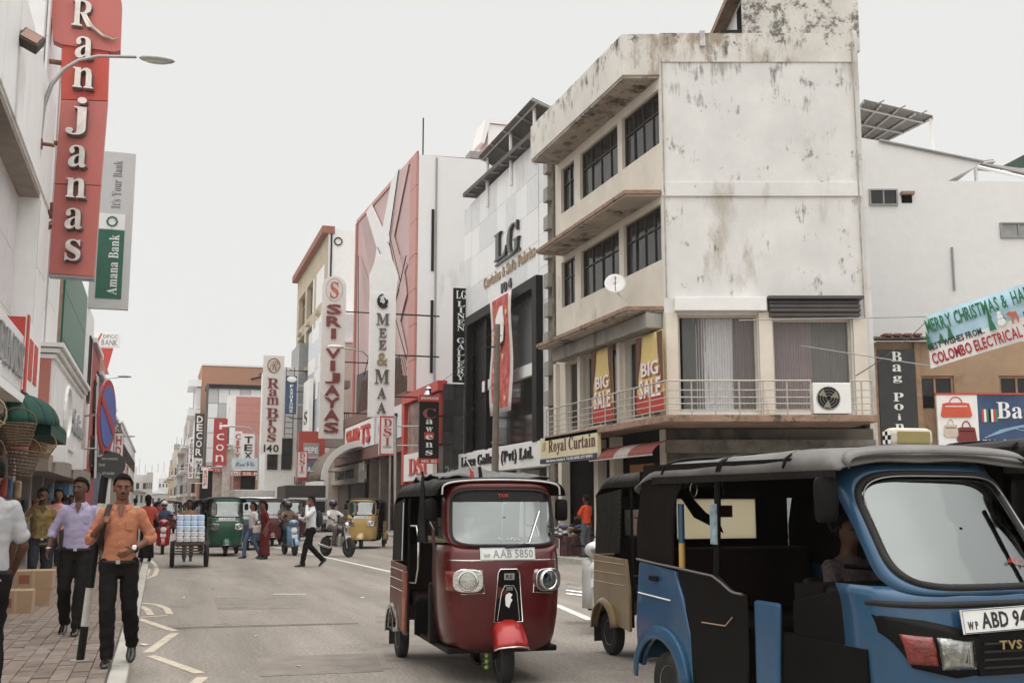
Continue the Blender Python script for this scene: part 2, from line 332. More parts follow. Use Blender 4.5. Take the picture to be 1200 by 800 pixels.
# ================================================================ CORNER BUILDING
PLAS = M('weathered_plaster', (.70, .685, .665), .9, var=.09, sc=.8, bump=.3, bsc=22, dirt=[((.49, .45, .40), .6, 1.3, 3), ((.09, .08, .07), .34, 7, 1.6), ((.09, .075, .06), .34, 7, 9, 8.6, 10.07, .07, 10.07), ((.08, .065, .055), .36, 6, 8, 11.5, 14.1, .08), ((.3, .27, .24), .36, 5, 10, 12.2, 14.1, .07), ((.1, .08, .065), .34, 7, 9, 3.9, 3.91, .0)])
LITTER = 0
PLTOP = M('mouldy_plaster', (.66, .63, .58), .9, var=.12, sc=.9, bump=.35, bsc=22, dirt=[((.36, .3, .24), .6, 1.6, 3), ((.05, .044, .038), .48, 4.2, 3.2), ((.05, .04, .03), .4, 9, 1, 13.9, 14.9, .085)])
CREAM = M('cream_plaster', (.7, .645, .56), .85, var=.1, sc=1, bump=.15, bsc=20, dirt=((.25, .2, .16), .3, 1.5, 4))
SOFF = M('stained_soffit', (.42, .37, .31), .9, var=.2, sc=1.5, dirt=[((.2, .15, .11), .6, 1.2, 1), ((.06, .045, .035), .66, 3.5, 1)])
EDGE = M('rusty_concrete_edge', (.3, .2, .145), .95, var=.35, sc=4, bump=.5, bsc=18, dirt=((.08, .06, .05), .55, 4, 1))
CB = thing('corner_building', 'weathered whitish four storey corner building with overhanging ledges and mould stains', 'building', (13, 27.4, 0))
FS = FR(13); FC = Fr((13, 27.4, 0), cr)
grp = [(-35.6, -34.3), (-33.75, -30.5), (-30.15, -27.5)]
hs = [(a, b, z0, z1) for z0, z1 in ((11.65, 13.25), (8.3, 9.9)) for a, b in grp]
hs1 = [(-35.3, -33.75, 4., 6.35), (-33.6, -30.6, 4., 6.35), (-30.2, -27.8, 4., 6.35)]
wall(CB, FS, -36.2, -27.4, 3.7, 13.6, hs+hs1, CREAM, .3, 'side_wall')
for z0, z1 in ((11.65, 13.25), (8.3, 9.9)):
    for a, b in grp:
        n = 2 if b-a < 2 else 4
        f = window(CB, FS, a, b, z0, z1, n, trans=.64, d=-.14, fw=.05, gm=GLASS)
        for i in range(n):
            if random.random() < .8: x0 = a+(b-a)*i/n; MB().fbox(FS, x0+.06, x0+(b-a)/n-.06, z0+.06, z0+(z1-z0)*random.choice((.5, .6, .62)), -.2, -.17).build('blind', M('blind_grey', (.33, .31, .29), .7, var=.15), f)
for a, b in hs1[0][:2], hs1[1][:2], hs1[2][:2]:
    window(CB, FS, a, b, 4., 6.35, 2 if b-a < 2 else 3, d=-.2, fw=.07, fm=M('frame_pale', (.5, .46, .4), .6), gm=GLASS)
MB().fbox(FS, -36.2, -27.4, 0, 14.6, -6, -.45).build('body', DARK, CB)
for a in (-36.0, -33.68, -30.4): MB().fbox(FS, a-.12, a+.12, 3.86, 6.4, .003, .14).build('pilaster', CREAM, CB)
# front
hf = [(.36, 2.53, 4.05, 6.72), (2.95, 5.1, 4.05, 6.6)]
wall(CB, FC, 0, 5.55, 3.85, 14.85, hf, PLAS, .3, 'front_wall')
MB().fbox(FC, 5.55, 5.75, 0, 11.2, -6, -.12).fbox(FC, 5.55, 5.68, 11.2, 15.0, -6, -.1).build('corner_return', PLAS, CB)
MB().fbox(FC, 0, 5.56, 10.07, 10.47, .003, .06).build('string_course', PLAS, CB, bev=.01)
MB().fbox(FC, .02, 5.55, 14.0, 14.86, .003, .035).build('front_parapet', PLTOP, CB)
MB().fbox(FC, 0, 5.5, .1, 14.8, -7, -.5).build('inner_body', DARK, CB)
ov = [(12, 36.0), (12, 27.712), (13.0, 27.36), (13.0, 36.0)]
mb = MB(); P = [(12, 36.), (12, 27.72), (13.02, 27.40), (13.02, 36.)]
def slab(pts, z0, z1, m, name, par, bev=0): return MB().prism(FI, pts, z0, z1).build(name, m, par, bev=bev)
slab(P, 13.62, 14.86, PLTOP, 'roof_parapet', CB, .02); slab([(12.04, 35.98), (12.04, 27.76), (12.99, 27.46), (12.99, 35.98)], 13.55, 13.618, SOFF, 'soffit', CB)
for z in (10.1, 6.8):
    pts = [(12, 35.45), (12, 27.72), (12.97, 27.40), (12.97, 35.45)]
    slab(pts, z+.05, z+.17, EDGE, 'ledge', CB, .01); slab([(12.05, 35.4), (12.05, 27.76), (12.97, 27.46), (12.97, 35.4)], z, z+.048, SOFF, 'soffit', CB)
for y, z in ((33.6, 13.5), (29.6, 13.5), (33.8, 10.05), (29.4, 10.05)):
    MB().lathe([(.02, 0), (.13, .02), (.15, .06), (.12, .09)], 12, (12.5, y, z-.05)).build('soffit_lamp', M('lamp_glass_dirty', (.2, .16, .12), .4), CB, 40)
# peeling plaster pieces under the eaves
for i in range(14):
    y = random.uniform(28, 35); z = random.choice((13.545, 13.545, 10.098, 6.798)); x = random.uniform(12.15, 12.8); k = random.uniform(.06, .16); n = 7
    pts = [(x+k*random.uniform(.5, 1.2)*math.cos(q*6.28/n), y+k*2*random.uniform(.5, 1.2)*math.sin(q*6.28/n)) for q in range(n)]
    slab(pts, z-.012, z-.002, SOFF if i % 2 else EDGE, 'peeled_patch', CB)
MB().fbox(FS, -35.2, -27.5, 6.36, 6.78, .03, .5).build('shutter_box', CONC, CB, bev=.02)
SHUT = M('shutter_dark', (.09, .08, .075), .5, .3)
MB().fbox(FC, .26, 2.76, 6.8, 7.17, .003, .28).build('shutter_box', WHITE, CB, bev=.015)
mb = MB()
for i in range(4): mb.fbox(FC, 2.84, 5.32, 6.64+i*.12, 6.74+i*.12, .003, .2+.08*math.sin((i+.7)*.9))
mb.build('rolled_shutter', SHUT, CB, bev=.02)
MB().fbox(FC, 2.8, 5.4, 7.12, 7.2, .003, .34).build('shutter_hood', SHUT, CB)
MB().fbox(FC, 2.56, 2.92, 3.9, 6.78, .003, .12).build('pilaster', CREAM, CB); MB().fbox(FC, .02, .34, 3.9, 6.78, .003, .1).build('pilaster', CREAM, CB); MB().fbox(FC, 5.14, 5.5, 3.9, 6.6, .003, .1).build('pilaster', CREAM, CB)
CLG = M('glass_clear', (.55, .57, .57), .04, var=0, bump=0, alpha=.2, spec=1)
FRM = M('frame_pale', (.5, .46, .4), .6)
def curtain(fr, a0, a1, b0, b1, c, m, par, folds=22):
    fn = lambda u, v: fr(a0+(a1-a0)*u, b0+(b1-b0)*v, c+.05*math.sin(u*folds*6.28)+.02*math.sin(u*folds*2.1+v*3)+.02*noise.noise(V((u*9, v*3, c))))
    return MB().grid(fn, folds*6, 4).build('curtain', m, par, 60)
LACE = M('curtain_lace', (.74, .73, .74), .9, var=.08, sc=8); MAUVE = M('curtain_mauve', (.3, .2, .2), .85, var=.15); PALE = M('curtain_pale', (.5, .44, .42), .85, var=.15); MAR = M('curtain_maroon', (.14, .07, .06), .85, var=.2)
for k, (a0, a1, b0, b1) in enumerate(hf):
    f = window(CB, FC, a0, a1, b0, b1, 1, d=-.14, fw=.06, fm=FRM, gm=CLG)
    if k == 0: segs = [(a0+.06, a0+.75, PALE), (a0+.75, a0+1.55, LACE), (a0+1.55, a1-.05, MAR)]
    else: segs = [(a0+.06, a0+1.15, MAUVE), (a0+1.1, a1-.05, M('curtain_brown', (.14, .115, .1), .85, var=.15))]
    for s0, s1, m in segs: curtain(FC, s0, s1, b0+.03, b1-.05, -.32, m, f, int(14*(s1-s0)))
# balcony
RC = V((12, 25.3, 0)); FB = Fr(tuple(RC), cr)
L1 = LZ(1030, 490, 27.74)[0]-RC.dot(cr)
bal = [(12, 34.6), (12, 25.3), tuple((RC+cr*L1)[:2]), tuple((RC+cr*L1+cg*2.2)[:2]), (13, 27.45), (13, 34.6)]
slab(bal, 3.62, 3.8, EDGE, 'balcony_slab', CB, .02)
RAIL = M('rail_paint', (.46, .43, .38), .5, .3, var=.2, sc=10)
def rails(fr, a0, a1, par, nv):
    for z in (3.92, 4.08, 4.24, 4.42, 4.66): MB().tube([fr(a0, z), fr(a1, z)], .016 if z < 4.6 else .024, 6).build('rail', RAIL, par)
    for i in range(nv+1): a = a0+(a1-a0)*i/nv; MB().tube([fr(a, 3.8), fr(a, 4.66)], .02, 6).build('rail_post', RAIL, par)
fb2 = FR(12.04)
rails(fb2, -34.5, -25.35, CB, 9); fbb = Fr(tuple(RC+cg*.05), cr); aAC0 = LZ(951, 460, 27.8)[0]-RC.dot(cr); aAC1 = LZ(997, 460, 27.8)[0]-RC.dot(cr)
rails(fbb, .05, aAC0-.02, CB, 6); rails(fbb, aAC1, L1-.12, CB, 2)
# dark wall under the balcony and the front ground floor
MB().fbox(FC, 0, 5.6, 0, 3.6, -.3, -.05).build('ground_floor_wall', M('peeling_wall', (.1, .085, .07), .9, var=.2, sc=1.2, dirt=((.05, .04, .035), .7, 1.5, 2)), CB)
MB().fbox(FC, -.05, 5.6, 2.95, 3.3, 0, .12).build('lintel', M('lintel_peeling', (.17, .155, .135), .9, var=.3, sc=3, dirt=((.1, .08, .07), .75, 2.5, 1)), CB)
# ground floor of the side: pillars, door, sale poster
MB().fbox(FS, -36.2, -27.4, 0, 3.7, -2.4, -1.2).build('shop_back_wall', M('shop_dim', (.1, .08, .07), .9, var=.2), CB)
for a in (-35.9, -32.6, -31.3, -27.7): MB().fbox(FS, a-.17, a+.17, .11, 3.6, -.3, 0).build('pillar', CREAM, CB)
MB().fbox(FS, -35.4, -33.0, .11, 3.0, -.9, -.8).build('door', M('door_maroon', (.12, .025, .02), .6, var=.2), CB)
for i in range(5): MB().fbox(FS, -35.4+i*.48, -35.36+i*.48, .11, 3.0, -.8, -.77).build('door_rail', M('door_dark', (.05, .01, .01), .5), CB)
MB().fbox(FS, -30.9, -29.2, .6, 2.75, -.5, -.42).build('sale_board', M('poster_orange', (.42, .2, .08), .7, var=.3, sc=6), CB)
text('SALE', FS, -30.7, -29.5, 1.9, 2.4, -.415, M('print_red', (.35, .03, .02), .6), CB, 'bold', .006); text('SALE', FS, -30.7, -29.5, 1.2, 1.65, -.415, M('print_red'), CB, 'bold', .006)
# roof block and stair hut
l0, z0 = LZ(870, 38, 30.4); l1 = LZ(1007, 38, 30.4)[0]; F30 = FD(30.4)
p0 = F30(l0, 0); q_ = [F30(l0, 0), F30(l1, 0), F30(l1, 0)+cg*5, F30(l0, 0)+cg*5]
MB().prism(FI, [(p.x, p.y) for p in q_], 14.5, 16.2).build('roof_block', PLTOP, CB)
fh = Fr(tuple(p0), -cg); MB().fbox(fh, -.62, -.06, 14.86, 15.95, .003, .02).build('hut_door', DARK, CB)
MB().fbox(fh, -2.6, -2.2, 15.2, 15.6, .003, .03).build('window', GLASS, CB); MB().fbox(fh, -4.9, -.64, 14.9, 16.1, .003, .012).build('hut_wall', WHITE, CB)
MB().fbox(fh, -5.1, .1, 16.1, 16.3, .0, .4).build('hut_eave', EDGE, CB); MB().fbox(FC, 1.75, 2.35, 14.865, 14.95, -.6, .05).build('roof_slab_end', BLACK, CB)
MB().fbox(FC, 1.15, 1.3, 14.45, 14.9, .04, .12).build('downpipe_head', PLAS, CB); MB().tube([FC(1.3, 14.92, -.4), FC(2.3, 14.98, -.5)], .03, 6).build('roof_pipe', BLACK, CB)
for (a, z0, z1) in ((.06, 7.2, 14.0), (5.48, 3.9, 14.6)): MB().tube([FC(a, z0, .06), FC(a, z1, .06)], .022, 6).build('cable_pipe', M('pipe_dirty', (.4, .36, .31), .8, var=.3), CB)
# ---- things fixed to the corner building
t = thing('satellite_dish', 'round white satellite dish on the canopy of the weathered corner building', 'satellite dish', tuple(PX(722, 355, 12.25)))
c = PX(721, 333, 12.2); dn = V((-.35, -.85, .4)).normalized(); q = dn.to_track_quat('Z', 'Y').to_matrix()
rings = [[c+q@V((r*math.cos(k*6.283/20), r*1.05*math.sin(k*6.283/20), r*r*.5)) for k in range(20)] for r in (.02, .12, .22, .31)]
MB().loft(rings, cap=False).build('dish', WHITE, t, 60, solid=.012); MB().tube([c-dn*.02, c+V((.1, 0, -.3)), PX(734, 352, 12.3)], .015, 6).build('mount', STEEL, t); MB().tube([c+q@V((0, -.28, 0)), c+dn*.32], .01, 6).build('feed_arm', BLACK, t); MB().ell(c+dn*.32, .035, .035, .05, 8, 6).build('receiver', GREY, t, 60)
AC = thing('air_conditioner', 'white outdoor air conditioner unit with dark fan grille on the balcony railing', 'air conditioner', tuple(fbb(aAC0, 3.8)))
def aircon(t, fr, a0, w, b0, h, c0, d=.32):
    MB().fbox(fr, a0, a0+w, b0, b0+h, c0-d, c0).build('casing', WHITE, t, bev=.02)
    k = (a0+w*.4, b0+h*.5); r = h*.37
    MB().tube([fr(k[0]+r*math.cos(q*.3142), k[1]+r*math.sin(q*.3142), c0+.008) for q in range(20)], .014, 6, loop=True).build('grille_ring', GREY, t, 60)
    MB().loft([[fr(k[0]+r*math.cos(q*.3142), k[1]+r*math.sin(q*.3142), c) for q in range(20)] for c in (c0+.002, c0+.006)]).build('fan_opening', BLACK, t)
    for i in range(3):
        e = i*2.094+.4; MB().add([fr(k[0]+r*.15*math.cos(e), k[1]+r*.15*math.sin(e), c0+.012), fr(k[0]+r*.9*math.cos(e-.4), k[1]+r*.9*math.sin(e-.4), c0+.01), fr(k[0]+r*.92*math.cos(e+.35), k[1]+r*.92*math.sin(e+.35), c0+.02)], [(0, 1, 2)]).build('fan_blade', M('fan_olive', (.3, .26, .17), .6), t)
    for i in range(1, 4): MB().tube([fr(k[0]+r*i/4*math.cos(q*.3927), k[1]+r*i/4*math.sin(q*.3927), c0+.024) for q in range(16)], .005, 4, loop=True).build('grille_wire', GREY, t)
aircon(AC, fbb, aAC0+.02, aAC1-aAC0-.04, 3.82, .78, .06)
# BIG SALE banners behind the railing
SALEY = M('banner_yellow', (.72, .55, .22), .7, var=.06); SALER = M('banner_red', (.5, .05, .04), .7, var=.1)
for nm, (p0, p1, p2) in {'left': ((694, 412), (718, 403), (694, 497)), 'right': ((746, 398), (777, 384), (746, 487))}.items():
    A = PX(*p0, 12.75); B = PX(*p1, 12.75); C = PX(*p2, 12.75); fr = FR(12.75); a0, a1 = -A.y, -B.y; z1 = (A.z+B.z)/2; z0 = C.z; w = a1-a0
    t = thing('sale_banner', 'yellow and red hanging banner reading BIG SALE, %s of the two behind the railing' % nm, 'banner', tuple(fr(a0, z0)), group='BIG SALE banners on the balcony')
    MB().grid(lambda u, v: fr(a0+w*u, z0+(z1-z0)*v, .02*math.sin(u*5+v*3)), 8, 10).build('cloth', SALEY, t, 60, solid=.006)
    MB().prism(fr, [(a0, z0+.04), (a1, z0+.04), (a1, z0+.55), (a0+w*.5, z0+.42), (a0, z0+.6)], .03, .036).build('red_panel', SALER, t)
    for s in (0, 1):
        e = lambda x: a0+w*(x if s == 0 else 1-x)
        MB().prism(fr, [(e(0), z1-.02), (e(.2), z1-.02), (e(.17), z1-.6), (e(.07), z1-1.2), (e(.09), z1-1.45), (e(0), z1-1.45)][::1 if s == 0 else -1], .03, .038).build('printed_drape', MAR, t)
    text('BIG', fr, a0+w*.22, a1-w*.15, z0+1.02, z0+1.42, .045, WHITE, t, 'bold', .01, off=.03); text('SALE', fr, a0+w*.12, a1-w*.08, z0+.42, z0+.95, .045, WHITE, t, 'bold', .01, off=.03)
    text('SALE', fr, a0+w*.14, a1-w*.06, z0+.4, z0+.93, .04, SALER, t, 'bold', .004, off=.06)
    text('BIG', fr, a0+w*.24, a1-w*.13, z0+1.0, z0+1.4, .04, SALER, t, 'bold', .004, off=.06)
# Royal Curtain sign
t = thing('shop_sign', 'cream sign board reading Royal Curtain with a dark blue strip, above the maroon doorway', 'sign', (12, 30, 2.9)); fr = FR(12)
MB().fbox(fr, -35.05, -29.95, 2.9, 3.75, -.12, 0).build('board', M('sign_cream', (.7, .62, .42), .5, var=.05), t, bev=.01)
MB().fbox(fr, -35.05, -29.95, 2.9, 3.06, .003, .012).build('strip', M('sign_navy', (.03, .035, .08), .5), t)
SB = M('print_black', (.02, .018, .018), .5, var=0)
text('Royal Curtain', fr, -34.2, -30.1, 3.14, 3.64, .003, M('print_wine', (.09, .03, .03), .5), t, 'serif', .01); text('Main Street, Colombo 11.  Tel: 0112 330985, 0777 893092', fr, -34.4, -30.3, 2.93, 3.03, .014, WHITE, t, 'bold', .003)
text('R', fr, -34.85, -34.45, 3.3, 3.6, .003, M('print_gold', (.5, .35, .12), .5), t, 'script', .006)
# striped awning
t = thing('striped_awning', 'faded maroon and white curved awning over the shop beside the cream sign', 'awning', (12.2, 27, 3.1))
A = PX(692, 545, 12.1); B = PX(785, 522, 12.1)
ya, yb = 30.6, 26.2; n = 22
for i in range(n):
    y0 = ya+(yb-ya)*i/n; y1 = ya+(yb-ya)*(i+.94)/n; m = M('awning_white', (.36, .3, .27), .8, var=.3, sc=6) if 9 <= i <= 13 else M('awning_maroon', (.2, .045, .035), .8, var=.3, sc=6)
    prof = [(12.75-.75*math.sin(q*.26)*1., 2.82+.42*math.cos(q*.26)) for q in range(7)]
    MB().loft([[V((x, y, z)) for x, z in prof] for y in (y0, y1)], close=False).build('awning_strip', m, t, solid=.012)
MB().tube([V((12.0, ya, 2.84)), V((12.0, yb, 2.84))], .02, 6).build('awning_bar', STEEL, t)
# ================================================================ THE RIGHT ROW
def rX(X, xl, xr, yt, yb):      # rectangle on a right hand facade: (a0, a1, z0, z1), heights read at its left edge
    A = PX(xl, yt, X); B = PX(xl, yb, X); C_ = PX(xr, yt, X); return -A.y, -C_.y, B.z, A.z
def rL(X, xl, xr, yt, yb):      # the same on the left hand side, heights read at its right edge
    A = PX(xl, yt, X); C_ = PX(xr, yt, X); B = PX(xr, yb, X); return A.y, C_.y, B.z, C_.z
def rY(Y, xl, xr, yt, yb):
    A = PY(xl, yt, Y); B = PY(xr, yb, Y); return A.x, B.x, B.z, A.z
def panels(par, fr, a0, a1, b0, b1, na, nb, m, gap=.014, d=.03, skip=None, name='panel'):
    w = (a1-a0)/na; h = (b1-b0)/nb; ms = m if isinstance(m, list) else [m]; cache = {}
    for i in range(na):
        for j in range(nb):
            if skip and skip(a0+(i+.5)*w, b0+(j+.5)*h): continue
            mm = random.choice(ms)
            if mm not in cache:
                q = MB().fbox(Fr((0, 0, 0), fr.u, fr.v), gap/2, w-gap/2, gap/2, h-gap/2, 0, d).mesh(name=name); q.materials.append(mm); cache[mm] = q
            p = fr(a0+i*w, b0+j*h, .004+random.uniform(0, .004)); link(name, cache[mm], None, par, p-(ORG.get(par) or V()))
CLAD = M('cladding_white', (.82, .815, .81), .45, var=.04, sc=1, bump=.02, dirt=((.42, .39, .36), .38, 1.2, 7)); CLAD2 = M('cladding_grey', (.7, .7, .7), .45, var=.05, bump=.02, dirt=((.4, .38, .35), .4, 1.2, 6))
LGB = thing('fabric_shop_building', 'white panelled fabric store with black framed glass front and lean-to roof frames on top', 'building', (13, 42, 0)); f = FR(13)
wall(LGB, f, -48.6, -36.9, 2.9, 15.2, [(-47.1, -37.95, 3.9, 9.75)], WHITE, .5, 'wall')
ins = lambda a, b: -47.15 < a < -37.9 and b < 9.85
panels(LGB, f, -47.4, -38.0, 9.95, 15.15, 7, 4, [CLAD, CLAD, CLAD2]); panels(LGB, f, -48.6, -47.42, 3.9, 15.15, 1, 9, [CLAD, CLAD2]); panels(LGB, f, -37.9, -36.9, 3.9, 15.15, 1, 9, [CLAD, CLAD2])
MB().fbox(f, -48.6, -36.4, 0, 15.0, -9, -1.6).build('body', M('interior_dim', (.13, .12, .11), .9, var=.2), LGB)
MB().add([f(-48.6, 0, 0), f(-48.6, 15.2, 0), f(-48.6, 15.2, -10), f(-48.6, 0, -10)], [(0, 1, 2, 3)]).build('end_wall', WHITE, LGB)
MB().prism(f, [(-47.6, 15.47), (-36.3, 15.12), (-36.3, 15.3), (-47.6, 15.65)], -.5, .4).build('eave', M('eave_dark', (.1, .09, .085), .7), LGB)
for i in range(9): MB().fbox(f, -46.8+i*1.25, -46.7+i*1.25, 15.38-i*.037, 15.43-i*.037, .05, .38).build('eave_bracket', GREY, LGB)
BF = M('frame_black', (.012, .011, .01), .5, spec=.2)
mb = MB().fbox(f, -47.5, -37.5, 9.45, 9.85, -.3, .3).fbox(f, -47.5, -47.1, 3.8, 9.45, -.3, .3).fbox(f, -38.0, -37.5, 3.8, 9.45, -.3, .3).fbox(f, -44.9, -44.7, 3.8, 9.45, -.28, .1); mb.build('black_frame', BF, LGB)
MB().fbox(f, -47.1, -44.9, 3.9, 9.45, -.2, -.1).build('black_panel', BF, LGB)
for i in range(3):
    for z0, z1 in ((3.9, 6.35), (6.8, 9.45)): MB().fbox(f, -44.65+i*2.2, -44.65+i*2.2+2.14, z0, z1, -.18, -.16).build('pane', CLG if z0 > 6 else GLASS, LGB)
MB().fbox(f, -45.6, -38.0, 6.35, 6.8, -.4, .02).build('white_beam', WHITE, LGB)
curtain(f, -41.2, -40.2, 4, 6.3, -.5, M('curtain_brown', (.14, .115, .1)), LGB, 6); curtain(f, -39.8, -38.2, 4, 6.3, -.5, PALE, LGB, 8); MB().fbox(f, -40.8, -38.8, 7.2, 8.6, -1.2, -1.1).build('display_cloth', M('cloth_brown', (.25, .12, .09), .8, var=.3), LGB)
LA, LB = rX(13, 583, 597, 277, 308), rX(13, 598, 612, 267, 302)
text('L', f, *LA, .05, M('letter_dark', (.05, .045, .04), .3, .4), LGB, 'serif', .12, 'letter'); text('G', f, *LB, .05, M('letter_dark'), LGB, 'serif', .12, 'letter')
MB().fbox(f, LA[0], LB[1], LA[2]-.18, LA[2]-.1, .05, .12).build('underline', M('letter_dark'), LGB)
text('Curtains & Sofa Fabrics', f, -45.2, -38.3, 10.75, 11.2, .05, M('letter_gold', (.38, .28, .18), .4), LGB, 'serif', .04); text('104', f, -42.6, -41.2, 10.1, 10.5, .05, M('letter_dark'), LGB, 'bold', .05)
# ground floor shop front
for a in (-48.4, -44.5, -40.6, -37.1): MB().fbox(f, a-.2, a+.2, .1, 2.9, -.8, -.01).build('pillar', CLAD2, LGB)
t = thing('shop_sign', 'long white fascia sign reading Linen Gallery (Pvt) Ltd. under the black framed glass', 'sign', (12.8, 42, 2.9)); f2 = FR(12.72)
MB().fbox(f2, -48.5, -36.7, 2.92, 3.82, -.25, 0).build('board', WHITE, t, bev=.01); text('Linen Gallery (Pvt) Ltd.', f2, -47.9, -37.9, 3.1, 3.66, .003, SB, t, 'serif', .05)
# banner with champagne pictures
t = thing('long_banner', 'tall red and white Christmas banner hanging down the black glass front', 'banner', (12.5, 43, 5.2)); f3 = FR(12.55)
a0, a1, z0, z1 = rX(12.55, 575, 600, 355, 484); z0 = 5.1; z1 = 9.75
MB().grid(lambda u, v: f3(a0+(a1-a0)*u, z0+(z1-z0)*v, .05*math.sin(v*7+u*2)), 4, 12).build('cloth', M('banner_white', (.7, .62, .6), .7, var=.08), t, 60, solid=.01)
MB().grid(lambda u, v: f3(a0+.35+(a1-a0-.7)*u, z0+.2+(z1-z0-.25)*v, .02+.05*math.sin(v*7+u*2)), 4, 12).build('print_field', M('banner_red2', (.5, .1, .08), .7, var=.55, sc=3), t, 60)
for i in range(9): e = random.uniform(.5, a1-a0-.5); MB().ell(f3(a0+e, z0+.5+i*.42, .08), .02, .12, .12, 8, 6).build('gold_dot', M('print_gold2', (.7, .5, .3), .6), t)
MB().prism(f3, [(a0+1.0, 8.9), (a0+1.5, 9.3), (a1-1.0, 9.3), (a1-.8, 8.6), (a1-.9, 7.9), (a0+.9, 7.7)], .08, .09).build('white_figure', WHITE, t)
# black vertical sign
def hsign(name, lab, Y, px, board, m_fr=None, th=.18, grp=None, X1=13., nb=2, barm=None):
    """a sign standing out from the facade, facing along the street"""
    x0, x1, z0, z1 = rY(Y, *px); t = thing(name, lab, 'sign', (x0, Y, z0), group=grp); fr = FY(Y)
    MB().fbox(fr, x0, x1, z0, z1, -th, 0).build('board', board, t, bev=.01)
    if m_fr:
        w = (x1-x0)*.09; MB().fbox(fr, x0, x1, z1-w, z1, .002, .02).fbox(fr, x0, x1, z0, z0+w, .002, .02).fbox(fr, x0, x0+w, z0+w, z1-w, .002, .02).fbox(fr, x1-w, x1, z0+w, z1-w, .002, .02).build('border', m_fr, t)
    if X1 is not None:
        for i in range(nb):
            z = z0+(z1-z0)*(i+.5)/nb; a, b = (x1, X1) if X1 > x1 else (X1, x0)
            MB().tube([(a-.05, Y+th/2, z), (b+.05, Y+th/2, z)], .04, 6).build('bracket', barm or STEEL, t)
    return t, fr, x0, x1, z0, z1
t, fr, x0, x1, z0, z1 = hsign('vertical_sign', 'tall narrow black sign reading LG LINEN GALLERY in white letters', 48.3, (532, 548, 337, 448), BLACK, X1=13.4)
text('LG', fr, x0+.1, x1-.08, z1-.5, z1-.12, .003, WHITE, t, 'serif', .01); vletters('LINEN GALLERY', fr, (x0+x1)/2, .42, z1-.6, z0+.08, .003, WHITE, t, 'serif', .01)
# roof frames of the fabric shop
def shed(name, lab, pts, posts, m, thick=.05, nr=4, cat='roof'):
    """tilted sheet roof on thin posts: pts four corners, then ribs under it"""
    t = thing(name, lab, cat, tuple((pts[0]+pts[2])/2-V((0, 0, 2)))); a, b, c, d = pts; n = (b-a).cross(d-a).normalized()*thick; n = n if n.z > 0 else -n
    MB().add([a, b, c, d, a+n, b+n, c+n, d+n], [(0, 1, 2, 3), (4, 5, 6, 7), (0, 1, 5, 4), (1, 2, 6, 5), (2, 3, 7, 6), (3, 0, 4, 7)]).build('sheet', m, t)
    for i in range(nr+1): k = i/nr; MB().tube([a.lerp(b, k)-n, d.lerp(c, k)-n], .05, 4).build('rafter', STEEL, t)
    for k in (.12, .5, .88): MB().tube([a.lerp(d, k)-n*2, b.lerp(c, k)-n*2], .045, 4).build('purlin', STEEL, t)
    for p in posts: MB().tube([p, V((p.x, p.y, p.z-2.2))], .07, 6).build('post', WHITE, t)
    return t
SHEET = M('sheet_roof', (.2, .18, .165), .7, var=.2, stretch=(3, 3, 3))
A, B, C_, D_ = V((12.6, 44.9, 16.59)), V((12.6, 37.6, 16.57)), V((14.4, 37.6, 15.9)), V((14.1, 44.9, 15.9))
shed('lean_to_roof', 'brown sheet lean-to roof on white posts above the white panelled fabric store', [A, B, C_, D_], [V((12.9, 44.6, 16.45)), V((12.9, 41.2, 16.45)), V((12.9, 38.2, 16.45))], SHEET)
gx = PY(563, 170, 60); t = thing('gable_hut', 'small white gabled roof hut behind the lean-to roof', 'hut', tuple(gx)); fr = FY(60); x0, x1, z0, z1 = rY(60, 563, 590, 138, 170)
MB().prism(fr, [(x0, z0), (x0+.35, z1), (x1+1, z1), (x1+1, z1-.25), (x0+.6, z1-.25), (x0+.25, z0)], -2, 0).build('roof_edge', WHITE, t); MB().fbox(fr, x0+.5, x1+1, z0-2.5, z1-.3, -2, -.1).build('wall', CLAD, t)
# stained shaft between the two buildings
CBd = MB().fbox(FR(13.05), -36.85, -36.25, 0, 14.6, -1, .12).build('drain_shaft', M('shaft_dark', (.2, .17, .14), .95, var=.35, sc=2, dirt=((.06, .05, .04), .7, 3, 4)), CB)
for i in range(9): MB().fbox(FR(13.05), -36.8, -36.35, 5+i*1.05, 5.5+i*1.05, .12, .3).build('shaft_box', CONC, CB)
# ---- red and black shoe shop (two low storeys)
DS = thing('shoe_shop', 'low red fronted shoe shop with red frame billboards and black tiled side', 'building', (12, 52, 0)); f = FR(12); RT = M('tile_red', (.4, .065, .045), .5, var=.15); BT = M('tile_black', (.05, .048, .046), .3, var=.3)
MB().fbox(f, -56.3, -48.75, .1, 2.6, -3, -.6).build('shop_wall', DARK, DS); MB().fbox(f, -56.3, -48.6, 2.6, 6.9, -1.2, -.06).build('body', RT, DS)
MB().fbox(f, -56.5, -48.6, 6.7, 7.15, -.2, .25).build('top_frame', RED, DS); MB().fbox(f, -56.5, -56.0, 2.6, 6.7, -.2, .22).build('side_frame', RED, DS)
MB().fbox(f, -55.8, -52.9, 3.9, 6.6, -.05, .05).build('photo_board', M('photo_print', (.25, .16, .13), .6, var=.7, sc=1.3), DS)
MB().fbox(f, -52.7, -48.8, 4.2, 6.6, -.05, .12).build('window_frame', RED, DS); MB().fbox(f, -51.6, -49.2, 4.6, 6.2, .122, .14).build('poster', M('poster_grey', (.34, .32, .3), .6, var=.25, sc=1.5), DS)
MB().fbox(f, -56.1, -49.6, 2.75, 4.1, 0, .2).build('sign_panel', WHITE, DS); text('DSI', f, -54.6, -50.6, 3.0, 3.85, .203, RED, DS, 'serif', .06)
